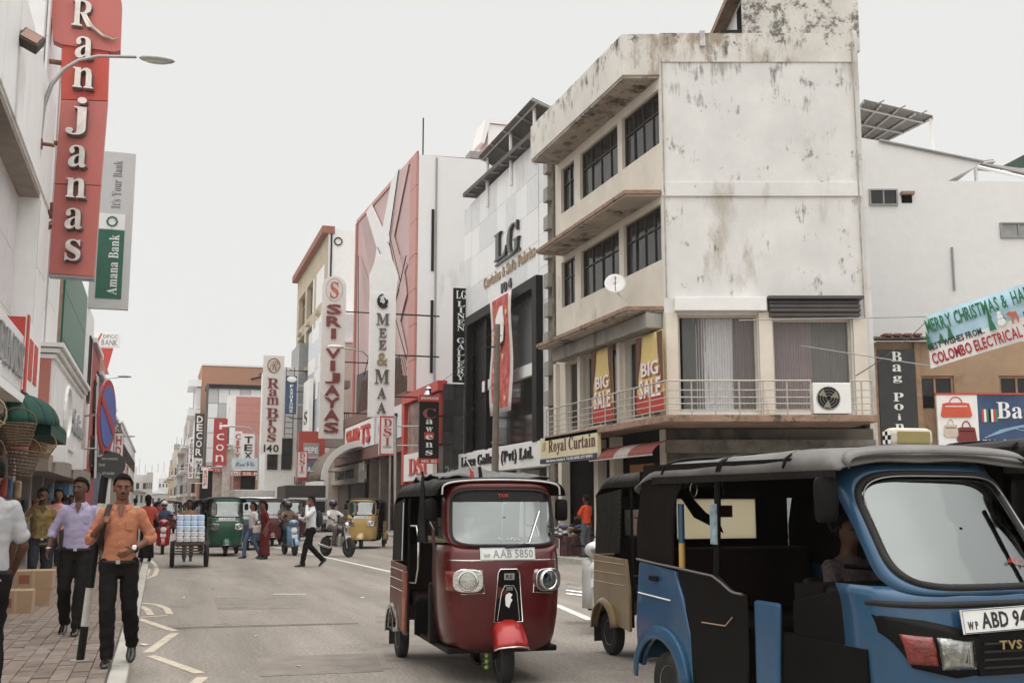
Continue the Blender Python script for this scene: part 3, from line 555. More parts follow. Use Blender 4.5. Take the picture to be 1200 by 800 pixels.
fq = FY(48.55); MB().fbox(fq, 12.02, 13.5, .1, 7.0, -.8, -.02).build('side_wall', BT, DS); panels(DS, fq, 12.02, 13.45, 2.6, 7.0, 3, 6, [BT, M('tile_black2', (.035, .033, .032), .25, var=.2)], d=.02, name='tile')
text('2nd', fq, 12.1, 12.8, 2.9, 3.3, .04, GREY, DS, 'bold', .01)
t, fr, x0, x1, z0, z1 = hsign('vertical_sign', 'black sign with red end caps reading Cawens, below the black frame building', 47.5, (492, 514, 470, 537), BLACK, X1=12.15, barm=BLACK)
text("C", fr, x0+.15, x1-.15, z1-.75, z1-.3, .003, M('letter_wine', (.3, .08, .07), .4), t, 'serif', .03, 'letter')
MB().fbox(fr, x0-.03, x1+.03, z1, z1+.28, -.2, .03).build('cap', RED, t); MB().fbox(fr, x0-.03, x1+.03, z0-.22, z0, -.2, .03).build('cap', RED, t); MB().lathe([(.01, 0), (.2, .02), (.12, .2), (.16, .3), (.03, .4)], 8, (x0+.4, 47.6, z1+.28)).build('crown', CHROME, t)
MB().fbox(fr, x0+.22, x1-.22, z0+.84, z0+1.14, .002, .006).build('red_square', RED, t); text('SHOWROOM', fr, x0+.05, x1-.05, z1+.08, z1+.2, .034, WHITE, t, 'bold', .004)
vletters("awens", fr, (x0+x1)/2, .42, z1-.72, z0+.08, .008, WHITE, t, 'serif', .02); text('NO. 102', fr, x0+.1, x1-.1, z0-.18, z0-.06, .034, WHITE, t, 'bold', .004)
for Y, px in ((50, (445, 463, 487, 533)), (75, (348, 360, 528, 560))):
    t, fr, x0, x1, z0, z1 = hsign('vertical_sign', 'red bordered white sign with stacked letters D S I, %s' % ('beside the red shoe shop' if Y == 50 else 'left of the brown arch canopy'), Y, px, WHITE, RED, X1=12.4)
    for i, ch in enumerate('DSI'): h = (z1-z0)*.24; w_ = (x1-x0); text(ch, fr, x0+w_*(.25 if ch != 'I' else .36), x1-w_*(.25 if ch != 'I' else .36), z1-w_*.18-h*(i+1)+h*.18, z1-w_*.18-h*i, .01, RED, t, 'serif', .02, 'letter')
    text('The Footwear Store', fr, x0+.18, x1-.18, z0+.32, z0+.42, .01, GREY, t, 'bold', .004)
# ---- pink and white mall
ML = thing('shopping_mall', 'tall pink glass fronted mall with white crossing bands and red edge', 'building', (12.6, 66, 0)); X = 12.6; f = FR(X)
PINKG = M('glass_pink', (.5, .33, .315), .4, var=.1, sc=.3, bump=.01, spec=.4); PINK2 = M('glass_pink_dark', (.4, .25, .24), .4, var=.1, sc=.3, bump=.01); REDP = M('panel_salmon', (.5, .22, .185), .4, var=.06)
ztop = lambda a: 20.5+(-a-57)*.055
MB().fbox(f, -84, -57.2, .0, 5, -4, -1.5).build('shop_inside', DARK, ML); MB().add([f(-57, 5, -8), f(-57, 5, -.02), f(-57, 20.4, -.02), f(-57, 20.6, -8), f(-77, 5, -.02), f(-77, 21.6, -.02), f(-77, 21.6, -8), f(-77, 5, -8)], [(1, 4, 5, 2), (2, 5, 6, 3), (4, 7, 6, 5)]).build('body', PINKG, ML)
fw_ = FY(57.0); MB().add([fw_(12.62, 0), fw_(21, 0), fw_(21, 20.5), fw_(12.62, 20.4)], [(0, 1, 2, 3)]).build('end_wall', M('wall_mall_white', (.78, .77, .76), .7, var=.03, sc=.5, dirt=((.5, .48, .45), .4, .9, 6)), ML)
for i in range(7): MB().fbox(f, -58.6, -57, 7.3+i*1.9, 7.3+i*1.9+1.87, .0, .12).build('edge_panel', REDP, ML)
MB().prism(f, [(-77, 21.45), (-58.6, 20.45), (-57, 20.4), (-57, 20.62), (-77, 21.7)], .0, .06).build('top_trim', REDP, ML); MB().fbox(f, -77, -76.7, 7.3, 21.4, .003, .13).build('edge_strip', REDP, ML)
# facets: bands read off the photograph, laid on the facade
def fp(pts, c0, c1, m, name): MB().prism(f, [(-PX(x, y, X).y, PX(x, y, X).z) for x, y in pts][::-1], c0, c1).build(name, m, ML)
fp([(424, 262), (431, 251), (449, 275), (445, 330), (436, 330)], .004, .03, PINK2, 'glass_facet'); fp([(461, 215), (481, 190), (463, 270), (455, 270)], .004, .03, PINK2, 'glass_facet')
fp([(423, 300), (433, 330), (440, 370), (428, 360)], .004, .03, PINK2, 'glass_facet'); fp([(462, 290), (478, 310), (464, 350)], .004, .034, PINK2, 'glass_facet')
BW = M('band_white', (.76, .74, .74), .5, var=.03)
for i, q in enumerate(([(431, 249), (437, 240), (453, 275), (444, 292)], [(461, 213), (470, 198), (458, 285), (449, 275)], [(444, 290), (453, 273), (458, 290), (466, 330), (462, 355), (462, 420), (436, 420), (435, 355)])): fp(q, .05, .12+i*.01, BW, 'white_band')
PT = M('band_pink', (.58, .4, .38), .5, var=.05)
for i, q in enumerate(([(470, 200), (481, 188), (463, 277), (459, 284)], [(459, 284), (463, 277), (476, 325), (470, 340)], [(470, 340), (476, 325), (478, 345), (468, 385)], [(466, 380), (470, 375), (484, 440), (474, 440)])): fp(q, .04, .07+i*.008, PT, 'pink_band')
fp([(441, 340), (450, 308), (459, 340), (456, 340), (450, 318), (444, 340)], .22, .26, PT, 'chevron')
for pts in ([(472, 200), (461, 275)], [(461, 275), (474, 330)], [(481, 300), (466, 365)], [(466, 365), (481, 420)], [(424, 300), (424, 440)], [(443, 390), (431, 440)], [(455, 310), (447, 290)]):
    P = [f(-PX(x, y, X).y, PX(x, y, X).z, .24) for x, y in pts]; MB().tube(P, .028, 4).build('seam', BLACK, ML)
LAT = M('lattice_dark', (.07, .06, .055), .7, var=.3)
MB().prism(f, [(-75.5, 7.4), (-58.7, 7.4), (-58.7, 9.8), (-75.5, 10.4)], .02, .06).build('lattice_back', LAT, ML)
for i in range(34):
    a = -75+i*.5; MB().tube([f(a, 7.5, .1), f(min(a+1.8, -58.8), 7.5+min(1.8, -58.8-a)*1.25, .1)], .035, 4).build('lattice_bar', M('lattice_brown', (.28, .19, .15), .7), ML)
for Y_, z in ((57.02, 0),):
    for xx, za, zb in ((13.4, 8.5, 12.4), (13.4, 14, 17.4)): MB().fbox(fw_, xx-.05, xx+.1, za, zb, .0, .05).build('slot', BLACK, ML)
MB().tube([fw_(13.6, 8, .05), fw_(13.6, 20.3, .05)], .05, 6).build('downpipe', GREY, ML); MB().fbox(fw_, 15.5, 16.8, 20.5, 20.9, -1, 0).build('roof_vent', GREY, ML); MB().tube([f(-57.3, 20.5, -.3), f(-57.3, 22.6, -.3)], .04, 5).build('rod', BLACK, ML)
# mall street level
BRN = M('fascia_brown', (.2, .1, .075), .6, var=.15)
MB().fbox(f, -84, -57.1, 6.9, 7.5, .0, .5).build('fascia', BRN, ML); MB().fbox(f, -84, -57.1, 4.4, 5.1, .0, .5).build('fascia_low', BRN, ML); MB().fbox(f, -84, -57.1, 5.1, 6.9, -.3, .3).build('sign_band', M('band_dim', (.3, .25, .22), .6, var=.2), ML)
a0, a1, z0, z1 = rX(12.1, 415, 444, 500, 534); f21 = FR(12.08); MB().fbox(f21, -77, -66, 5.15, 6.8, -.2, .02).build('sign_board', WHITE, ML); vv = text('SHIRTS', f21, -76, -67, 5.35, 6.55, .03, RED, ML, 'bold', .1, off=.03)
MB().fbox(f21, -65.2, -58, 5.15, 6.9, -.2, .02).build('sign_board', CLAD2, ML); text('ORIENT', f21, -64, -59, 5.4, 6.5, .03, BLACK, ML, 'bold', .1)
for a in (-83.5, -76, -69.5, -66.2, -61.5, -57.6): MB().fbox(f, a-.25, a+.25, .1, 4.4, -.5, .1).build('pillar', M('pillar_brown', (.16, .12, .1), .7, var=.2), ML)
for i, (a, m) in enumerate(((-75, DARK), (-68.5, M('display_red', (.13, .035, .025), .6, var=.6, sc=4)), (-65, DARK), (-60.5, M('display_red')))): MB().fbox(f, a-.2, a+2.8 if i else a+5, .1, 4.3, -.7, -.5).build('shop_window', m, ML)
MB().prism(FR(12.2), [(-75.3, 4.35), (-74.2, 4.0), (-72.5, 3.85), (-70.9, 4.0), (-69.9, 4.35), (-69.9, 3.75), (-70.9, 3.35), (-72.5, 3.2), (-74.2, 3.35), (-75.3, 3.75)], 0, .03).build('white_swag', WHITE, ML)
MB().fbox(FR(12.2), -75.2, -69.8, .2, 3.2, -.1, -.05).build('black_poster', BLACK, ML); text('Santa Fashion & Bag Shop', FR(12.2), -74, -71, 1.4, 1.8, 0, WHITE, ML, 'script', .01); text('Happy New Year', FR(12.2), -74, -71, .8, 1.2, 0, WHITE, ML, 'script', .01)
# projecting signs
t, fr, x0, x1, z0, z1 = hsign('vertical_sign', 'tall white sign with a curly emblem and metal letters MEE & MAA before the pink mall', 52, (434, 462, 342, 489), WHITE, X1=12.6, nb=3, barm=BLACK)
LM = M('letter_brown_metal', (.16, .125, .11), .35, .6, var=.2)
for i in range(3): k = .3-i*.08; MB().tube([fr((x0+x1)/2+k*math.cos(q*.4+i)*.9, z1-.42+k*math.sin(q*.4+i)*1.1, .05) for q in range(4, 15)], .035, 6).build('emblem_curl', BLACK, t)
zz = [('M', .5, 1), ('E', .3, .8), ('E', .3, .8), ('&', .42, 1.1), ('M', .56, 1.2), ('A', .36, .95), ('A', .36, .95)]; zc = z1-.95; hs_ = (zc-z0-.1)/sum(q[2] for q in zz)
for ch, w_, k in zz:
    text(ch, fr, (x0+x1)/2-w_*.62, (x0+x1)/2+w_*.62, zc-hs_*k*.86, zc-hs_*k*.1, .01, M('letter_brass', (.4, .3, .14), .3, .8) if ch == '&' else LM, t, 'serif', .07, 'letter'); zc -= hs_*k
MB().prism(fr, [(x0, z1), (x0-.05, z1+.8), (x0+.35, z1+1.9), (x1-.3, z1+1.9), (x1+.1, z1+.9), (x1, z1)], -.15, -.02).build('sign_top', WHITE, t)
t, fr, x0, x1, z0, z1 = hsign('vertical_sign', 'very tall white round topped sign with red letters SRI VIJAYAS', 66, (378, 402, 334, 514), M('sign_offwhite', (.7, .67, .63), .5, var=.05), X1=12.6, nb=3, barm=BLACK)
MB().prism(fr, [((x0+x1)/2+(x1-x0)/2*math.cos(q*.3142), z1+.6*math.sin(q*.3142)) for q in range(11)], -.18, 0).build('round_top', M('sign_offwhite'), t)
text('S', fr, (x0+x1)/2-.25, (x0+x1)/2+.25, z1-.75, z1+.25, .01, M('letter_coral', (.5, .15, .1), .5), t, 'serif', .05, 'letter'); MB().tube([fr((x0+x1)/2+.5*math.cos(q*.3142), z1-.25+.7*math.sin(q*.3142), .01) for q in range(20)], .015, 4, loop=True).build('ring', GREY, t)
DRD = M('letter_maroon', (.2, .035, .03), .4, var=.1)
z = z1-1.1; hh = (z-z0-.2)/11.6
for ch in 'SRI VIJAYAS':
    if ch == ' ': z -= hh*.7; continue
    w_ = .62 if ch != 'I' else .2; text(ch, fr, (x0+x1)/2-w_*.72, (x0+x1)/2+w_*.72, z-hh*.96, z-hh*.06, .01, DRD, t, 'bold', .1, 'letter', off=.02); z -= hh*1.08
# arched canopy and low shops beyond the mall
t = thing('arched_canopy', 'brown stained barrel arch canopy over the pavement beyond the mall', 'canopy', (11, 74, 3))
BAR = M('barrel_brown', (.2, .165, .13), .85, var=.3, sc=3, dirt=((.07, .06, .05), .5, 3, 1))
for i in range(8):
    y0 = 70+i*1.0; MB().loft([[V((x, y, z)) for x, z in [(12.2-2.6*math.sin(q*.2), 3.2+2.3*math.cos(q*.2)) for q in range(9)]] for y in (y0, y0+.95)], close=False).build('curved_sheet', BAR, t, 40, solid=.05)
fr = FY(69.9); MB().prism(fr, [(12.2-2.7*math.sin(q*.2), 3.2+2.45*math.cos(q*.2)) for q in range(9)]+[(12.2-2.35*math.sin(q*.2), 3.2+2.05*math.cos(q*.2)) for q in range(8, -1, -1)], -.1, .05).build('arch_rim', WHITE, t)
t = thing('low_shop_row', 'low dim shops with small signs below the arched canopy', 'building', (12.4, 84, 0)); f = FR(12.4)
MB().fbox(f, -97, -77.3, 0, 5.6, -6, -.02).build('body', M('shop_brown', (.1, .07, .055), .8, var=.4, sc=1), t); MB().fbox(f, -82, -70, 3.0, 4.2, .02, .5).build('sign_band', M('sign_stained', (.38, .35, .3), .7, var=.3, sc=2), t); text('FASHION HOUSE', f, -80, -72, 3.3, 3.9, .51, BLACK, t, 'serif', .02)
MB().fbox(FY(77), 8.9, 10.7, 3.2, 6.6, -.4, 0).build('red_shopfront', M('tile_red'), t); MB().fbox(FY(77), 9.2, 10.3, 4.8, 5.8, .01, .05).build('sign_panel', GREY, t); MB().fbox(FY(77), 9.2, 10.3, 3.4, 4.6, .01, .05).build('poster_panel', M('poster_blue', (.1, .16, .25), .5, var=.5, sc=3), t)
text('PEPE', FY(77), 9.3, 10.2, 5.1, 5.5, .06, WHITE, t, 'bold', .01); text('SALE', FY(77), 9.3, 10.2, 3.8, 4.2, .06, WHITE, t, 'bold', .01)
# small shed roof and railings beside the tall white sign
t = thing('balcony_shed', 'black railed upstairs balcony with a tin roof beside the tall sign', 'balcony', (12, 78.6, 6))
f = FY(78); MB().fbox(f, 10.8, 12.5, 9.8, 10.3, -1.5, 0).build('tin_roof', SHEET, t)
for i in range(12): MB().tube([f(10.9+i*.14, 6.4, 0), f(10.9+i*.14, 8, 0)], .03, 4).build('bar', BLACK, t)
MB().tube([f(10.8, 8, 0), f(12.5, 8, 0)], .05, 4).build('rail', BLACK, t); MB().fbox(f, 10.8, 12.6, 5.6, 6.4, -1.5, 0).build('slab', CONC, t)
# ---- cream building with red parapet
CRB = thing('cream_building', 'tall cream building with orange red parapet and white windowless side wall', 'building', (12, 90, 0)); X = 11.9; f = FR(X)
YC = M('paint_cream_old', (.5, .43, .31), .85, var=.1, sc=.6, dirt=((.25, .2, .14), .4, 1, 5)); ya_, yb_ = -PX(350, 300, X).y, -PX(385, 267, X).y
ztp = 23.0; hs = []
for z0 in (6.4, 10.2, 14.2, 18.2):
    for i in range(3): a = ya_+1.5+i*6.2; hs.append((a, a+4.9, z0-.2, z0+2.8))
wall(CRB, f, ya_, yb_, 4, ztp, hs, YC, .6, 'front_wall')
for h in hs: window(CRB, f, *h, 3, trans=.7, d=-.4, fw=.12, fm=M('frame_olive', (.25, .22, .14), .6), gm=GLASS)
for h in hs: MB().fbox(f, h[0]+1.5, h[0]+2.6, h[2]-.8, h[2]-.5, 0, .3).build('ledge_box', YC, CRB)
MB().fbox(f, ya_-.5, yb_+.1, ztp, ztp+.6, -.5, .5).build('red_parapet', M('paint_orange_red', (.3, .12, .085), .7, var=.15), CRB); MB().fbox(f, ya_, yb_-.4, 0, ztp-.2, -8, -.7).build('inner_body', DARK, CRB)
fe = FY(-yb_); MB().fbox(fe, X+.02, 17, 0, ztp+.4, -9, 0).build('end_wall', WHITE, CRB); MB().tube([fe(X+.8, ztp-.6, .05)+V((math.cos(q*.4)*.3, 0, math.sin(q*.4)*.3)) for q in range(16)], .05, 5, loop=True).build('ring_vent', BLACK, CRB)
MB().tube([fe(X+.25, 8, .1), fe(X+.25, ztp, .1)], .07, 5).build('pipe', BLACK, CRB)
t = thing('beige_annex', 'plain beige lower building wall beside the tall white sign', 'building', (13, 82, 0)); MB().fbox(FY(82), 11.7, 17, 0, 13.6, -5, 0).build('wall', M('beige_wall', (.55, .47, .4), .8, var=.06, dirt=((.4, .33, .28), .3, 1, 5)), t); MB().fbox(FY(82), 11.6, 17, 13.6, 13.8, -5, .1).build('coping', WHITE, t)
t = thing('glass_building', 'pale glass panelled narrow building left of the tall red lettered sign', 'building', (11.7, 88, 0)); f = FR(11.4)
MB().fbox(f, -93, -82.2, 0, 15.8, -4, 0).build('body', CLAD2, t); panels(t, f, -93, -82.3, 6.3, 15.7, 5, 8, [M('glass_sky', (.5, .53, .55), .15, var=.1), CLAD], d=.05); MB().fbox(FR(11.2), -92, -88, 7, 11.5, 0, .3).build('sign_board', WHITE, t); text('S', FR(11.2), -91, -89, 8, 9, .31, SB, t, 'serif', .02, 'letter')
for i, (y, z) in enumerate(((88, 7.6),)):
    ac = thing('air_conditioner', 'small wall air conditioner on the far cream building', 'air conditioner', (10.9, 90, 8.6)); aircon(ac, FY(90), 10.9, .9, 8.4, .8, 0)
# wires rack on the cream building
for i, z in enumerate((8.9, 11.2, 13)): MB().tube([V((11.9, 96, z)), V((10.4, 96, z)), V((10.4, 98, z+.3))], .04, 4).build('bracket', BLACK, CRB)
# ---- white building with ladder, blue sign, Ram Bros sign
t = thing('white_building', 'white narrow building with wall ladder behind the Ram Bros sign', 'building', (10.4, 98, 0)); x0, x1, z0, z1 = rY(98, 330, 349, 430, 560)
MB().fbox(FY(98), x0-1.2, x1+.6, 0, z1, -6, 0).build('wall', WHITE, t); fr = FY(97.8); MB().fbox(FY(98), x1-.2, x1+.7, 0, z1+2.2, -6, .1).build('pier', GREY, t)
for s in (0, .7): MB().tube([fr(x0+.4+s, 5, 0), fr(x0+.4+s, z1, 0)], .04, 4).build('ladder_rail', BLACK, t)
for i in range(17): MB().tube([fr(x0+.4, 5.2+i*.5, 0), fr(x0+1.1, 5.2+i*.5, 0)], .025, 4).build('rung', BLACK, t)
window(t, FY(97.98), x0-1.0, x0-.1, 4.6, 7.4, 1, d=.05, fw=.1); window(t, FY(97.98), x0+.2, x0+1.1, 4.6, 7.4, 1, d=.05, fw=.1)
text('LH', fr, x0+1.3, x0+2.0, 3.4, 4.0, 0, SB, t, 'serif', .02)
t, fr, x0, x1, z0, z1 = hsign('vertical_sign', 'blue sign with white stacked letters FAIRNESS beside the wall ladder', 92, (336, 347, 440, 485), M('sign_blue', (.04, .08, .16), .5), X1=12)
MB().ell(fr((x0+x1)/2, z1-.3, .05), .4, .06, .25, 10, 6).build('oval', WHITE, t); vletters('FASHIONS', fr, (x0+x1)/2, .3, z1-.7, z0+.1, .01, WHITE, t, 'bold', .01)
t, fr, x0, x1, z0, z1 = hsign('vertical_sign', 'tall white sign reading Ram Bros 140 in brown serif letters', 95, (309, 330, 416, 532), M('sign_offwhite'), X1=11, nb=3)
text('R', fr, x0+.5, x1-.45, z1-1.3, z1-.45, .01, M('letter_bronze', (.28, .16, .1), .4), t, 'script', .04, 'letter'); MB().tube([fr((x0+x1)/2+.5*math.cos(q*.3142), z1-.85+.6*math.sin(q*.3142), .02) for q in range(20)], .05, 5, loop=True).build('ring', M('letter_bronze'), t)
z = z1-1.9
for ch, k in (('R', 1.15), ('a', .8), ('m', .85), (' ', .25), ('B', 1.15), ('r', .75), ('o', .8), ('s', .8)):
    h_ = (z1-1.9-z0-1.0)/6.55*k
    if ch != ' ': w_ = .5 if ch in 'RBm' else .36; text(ch, fr, (x0+x1)/2-w_, (x0+x1)/2+w_, z-h_*.93, z-h_*.04, .01, DRD, t, 'serif', .06, 'letter')
    z -= h_
text('140', fr, x0+.25, x1-.25, z0+.15, z0+.8, .01, SB, t, 'bold', .02)
# ---- buildings across the bend
t = thing('brown_building', 'large plain terracotta coloured building at the bend of the street', 'building', (8, 140, 0)); x0, x1, z0, z1 = rY(140, 237, 318, 428, 600)
MB().fbox(FY(140), x0, x1+1, 0, z1, -14, 0).build('wall', M('terracotta_wall', (.42, .22, .145), .85, var=.06, dirt=((.28, .16, .11), .3, .5, 5)), t); MB().fbox(FY(140), x0-.1, x1+1, z1, z1+.25, -14, .1).build('coping', WHITE, t)
for i in range(3): MB().fbox(FY(140), x0-1.5, x0, z1-2.6-i*3.6, z1-1.8-i*3.6, -8, .2).build('balcony', WHITE, t); MB().fbox(FY(140), x0-.6, x0-.02, z1-5.3-i*3.6, z1-2.7-i*3.6, -8, -.2).build('bay', CLAD2, t)
for i in range(2): MB().tube([FY(140)(x1-3+i, z1-1.5+i*.6, 0), FY(140)(x1-1+i, z1-1+i*.6, .6)], .1, 4).build('bracket', BLACK, t)
t = thing('grey_panel_building', 'grey square panelled building behind the icon sign', 'building', (7, 134, 0)); x0, x1, z0, z1 = rY(134, 244, 316, 452, 600); fr = FY(134)
MB().fbox(fr, x0, x1+1, 0, z1, -5, 0).build('body', GREY, t); panels(t, fr, x0, x1+1, 3, z1-.3, 7, 7, [CLAD2, M('cladding_dull', (.47, .47, .47), .5)], gap=.08, d=.08); MB().fbox(fr, x0-.2, x1+1, z1-.2, z1+.2, -5, .5).build('roof_edge', BLACK, t)
t = thing('red_panel_building', 'building faced with wide red panels and white joints beside the Ram Bros sign', 'building', (10, 128, 0)); x0, x1, z0, z1 = rY(128, 277, 314, 463, 600); fr = FY(128)
MB().fbox(fr, x0-.8, x1+1, 0, z1, -4, 0).build('body', WHITE, t)
for i in range(8): MB().fbox(fr, x0, x1+1, z1-1.05-i*.95, z1-.12-i*.95, .01, .07).build('red_panel', REDP, t)
# cluster of signs
sg = [('icon', 'red sign with large white letters icon at the bend', 110, (251, 265, 490, 545), M('sign_red', (.42, .05, .045), .5), WHITE, 'sans'),
      ('DECOR', 'dark brown sign with white letters DECOR, above the smaller white sign', 118, (229, 238, 484, 536), M('sign_dark', (.06, .04, .035), .5), WHITE, 'bold'),
      ('NISON', 'white sign with dark letters NISON below the dark brown sign', 118, (229, 236, 537, 560), WHITE, SB, 'bold'),
      ('TEXTILES', 'thin pale sign with faded red letters, far along the right side', 130, (222, 226, 512, 560), CLAD, DRD, 'bold'),
      ('SHOP', 'small white sign with red letters above parked trucks', 105, (238, 243, 548, 572), WHITE, RED, 'bold'),
      ('CITY', 'white board with faint print left of the arched street lamp', 112, (274, 283, 505, 540), CLAD, M('letter_coral'), 'bold'),
      ('TEX', 'plain white hanging board behind the arched street lamp', 108, (284, 298, 508, 540), WHITE, SB, 'bold')]
for s_, lab, Y, px, bm_, lm_, st in sg:
    t, fr, x0, x1, z0, z1 = hsign('vertical_sign', lab, Y, px, bm_, X1=rY(Y, px[1]+5, px[1]+6, 0, 1)[0])
    vletters(s_, fr, (x0+x1)/2, (x1-x0)*.75, z1-.2, z0+.15, .01, lm_, t, st, .02, off=.01 if st == 'sans' else 0)
t = thing('wide_sign', 'wide pale blue billboard with printed shapes below the hanging boards', 'sign', (8, 104, 4)); x0, x1, z0, z1 = rY(104, 272, 302, 536, 550); fr = FY(104)
MB().fbox(fr, x0, x1, z0, z1, -.2, 0).build('board', M('sign_pale_blue', (.5, .6, .62), .5, var=.2, sc=2), t); text('Heart & Co', fr, x0+.3, x1-.3, z0+.3, z1-.35, .01, M('sign_blue'), t, 'script', .01); MB().tube([fr(x0+.1, z0, -.1), fr(x0+.1, .1, -.1)], .08, 6).build('post', STEEL, t)
t = thing('shop_block', 'cluttered dim shop fronts under the signs at the bend', 'building', (8, 112, 0))
sp = [(236, 250, 545, DARK), (250, 262, 547, M('shop_beige', (.4, .33, .28), .8, var=.3)), (262, 271, 520, M('shop_pale', (.55, .5, .46), .8, var=.2)), (271, 283, 551, M('shop_redd', (.3, .1, .08), .8, var=.4)), (283, 304, 551, DARK), (300, 316, 556, M('shop_yellow', (.42, .27, .08), .8, var=.5, sc=3)), (314, 336, 545, WHITE), (334, 352, 556, M('shop_redd'))]
for i, (xa, xb, yt, m) in enumerate(sp):
    x0, x1, z0, z1 = rY(112-i*.8, xa, xb, yt, 600); fr = FY(112-i*.8); MB().fbox(fr, x0, x1, 0, z1, -3, 0).build('shop_front', m, t); MB().fbox(fr, x0, x1, z1-.5, z1-.1, .01, .3).build('sign_strip', [WHITE, RED, CLAD2][i % 3], t); text(random.choice(['TEX', 'SAREES', 'TOYS', 'GIFTS', 'BATA', 'SILK']), fr, x0+.1, x1-.1, z1-.45, z1-.15, .31, [RED, WHITE, SB][i % 3], t, 'bold', .01)
# far right towers: each its own building
far = [(204, 208, 527, 190, 'cream narrow far tower with stacked balconies', (.55, .48, .38)), (209, 219, 530, 175, 'pale grey far block with rounded top sign', (.58, .57, .57)), (218, 225, 494, 165, 'pinkish far block with a dark water tank on top', (.5, .43, .4)), (223, 235, 478, 150, 'pale far block with jutting balconies beside the terracotta building', (.52, .5, .47)), (199, 204, 545, 210, 'far orange tinted low building at the end of the right row', (.5, .36, .25)), (238, 246, 470, 145, 'grey shaft building wedged before the terracotta building', (.35, .34, .33))]
for i, (xa, xb, yt, Y, lab, c) in enumerate(far):
    x0, x1, z0, z1 = rY(Y, xa, xb, yt, 600); t = thing('far_building', lab, 'building', ((x0+x1)/2, Y, 0)); m = M('far_wall_%d' % i, c, .9, var=.15, sc=.5); fr = FY(Y)
    MB().fbox(fr, x0, x1, 0, z1, -14, 0).build('wall', m, t); k = 0; fs_ = FR(x0-.02)
    z = 3.2
    while z < z1-2:
        MB().fbox(fs_, -Y-12, -Y-1, z, z+1.4, 0, .05).build('window', GLASS, t); MB().fbox(fr, x0-.9, x0+.2, z-.5, z-.2, -12, .1).build('balcony', CLAD2 if i % 2 else m, t); MB().fbox(fr, x0+(x1-x0)*.3, x0+(x1-x0)*.8, z, z+1.3, .0, .05).build('window', GLASS, t); z += 3.1
    MB().lathe([(.5, 0), (.5, 1), (.2, 1.2)], 8, ((x0+x1)/2, Y+2, z1)).build('water_tank', BLACK if i == 2 else GREY, t); MB().tube([(x0+.4, Y+1, z1), (x0+.4, Y+1, z1+2.2)], .06, 4).build('antenna', GREY, t)
# end of the street
for xa, xb, yt, Y, lab, c, tin in ((150, 172, 556, 250, 'pale concrete building with rods on its roof at the end of the street', (.55, .52, .5), 0), (172, 177, 553, 245, 'narrow unfinished grey far building with balconies', (.42, .4, .38), 0), (176, 196, 578, 280, 'low far building with a white tin roof closing the street', (.4, .39, .37), 1), (147, 157, 546, 300, 'far white block behind the concrete building', (.6, .58, .56), 0), (152, 168, 577, 200, 'grey gabled house in front of the concrete building', (.4, .38, .35), 1), (186, 196, 560, 420, 'faint distant white tower in haze', (.6, .6, .6), 0)):
    x0, x1, z0, z1 = rY(Y, xa, xb, yt, 600); t = thing('far_building', lab, 'building', ((x0+x1)/2, Y, 0)); fr = FY(Y); MB().fbox(fr, x0, x1, 0, z1, -12, 0).build('wall', M('end_wall_%d' % xa, c, .9, var=.1, sc=.3), t)
    if tin: MB().prism(fr, [(x0-.4, z1), (x1+.4, z1), ((x0+x1)/2, z1+(x1-x0)*.22)], -12, .3).build('tin_roof', M('tin_white' if xa == 176 else 'tin_grey', (.7, .7, .7) if xa == 176 else (.2, .19, .18), .6), t)
    else:
        for i in range(3): MB().tube([(x0+1+i*1.2, Y+1, z1), (x0+1+i*1.2, Y+1, z1+1.6+i*.3)], .07, 4).build('roof_rod', GREY, t)
    z = 2
    while z < z1-1.6:
        for i in range(3): a = x0+(x1-x0)*(i+.25)/3; MB().fbox(fr, a, a+(x1-x0)*.15, z, z+1.3, 0, .05).build('window', GLASS, t)
        z += 3
# ================================================================ RIGHT OF THE CORNER BUILDING
t = thing('white_annex', 'plain white building with small high windows behind the Christmas banner', 'building', (18, 33, 0)); D = 37; fr = FD(D)
def dp(pts, D): return [LZ(x, y, D) for x, y in pts]
MB().prism(fr, dp([(1000, 640), (1250, 640), (1250, 226), (1213, 213), (1111, 212), (1152, 190), (1030, 165), (1000, 160)], D), -6, 0).build('wall', M('wall_annex', (.76, .75, .74), .8, var=.03, bump=.2, bsc=8, dirt=((.5, .48, .46), .3, .7, 6)), t)
for xa, xb, ya, yb in ((1018, 1052, 222, 241), (1171, 1215, 261, 279)):
    (l0, z1), (l1, z0) = LZ(xa, ya, D), LZ(xb, yb, D); window(t, fr, l0, l1, z0, z1, 2, d=.03, fw=.05, fm=M('frame_grey', (.3, .3, .3), .5), gm=GLASS if xa < 1100 else GLASS2)
(l0, z1), (l1, z0) = LZ(1056, 227, D), LZ(1069, 238, D); MB().fbox(fr, l0, l1, z0, z1, .0, .01).build('broken_vent', DARK, t); MB().fbox(fr, l0-.04, l1+.04, z1-.06, z1+.04, .0, .2).build('vent_hood', EDGE, t)
(l0, z1), (l1, z0) = LZ(1115, 290, D), LZ(1118, 340, D); MB().tube([fr(l0, z0, .05), fr(l0, z1, .05)], .04, 6).build('downpipe', GREY, t)
MB().tube([fr(*LZ(1030, 165, D), .05), fr(*LZ(1152, 190, D), .05)], .05, 6).build('coping', GREY, t)
pp = lambda x, y, D: FD(D)(*LZ(x, y, D))
shed('lean_to_roof', 'brown sheet shade roof on a white post, just right of the corner building top', [pp(1012, 118, 38), pp(1093, 137, 38), pp(1030, 168, 43), pp(985, 160, 43)], [pp(1091, 139, 38.1)], SHEET)
for i in range(3): MB().tube([pp(1028+i*25, 122+i*6, 38), pp(1036+i*25, 118+i*6, 37.6)], .03, 4).build('rafter_end', GREY, S.objects['lean_to_roof.001'])
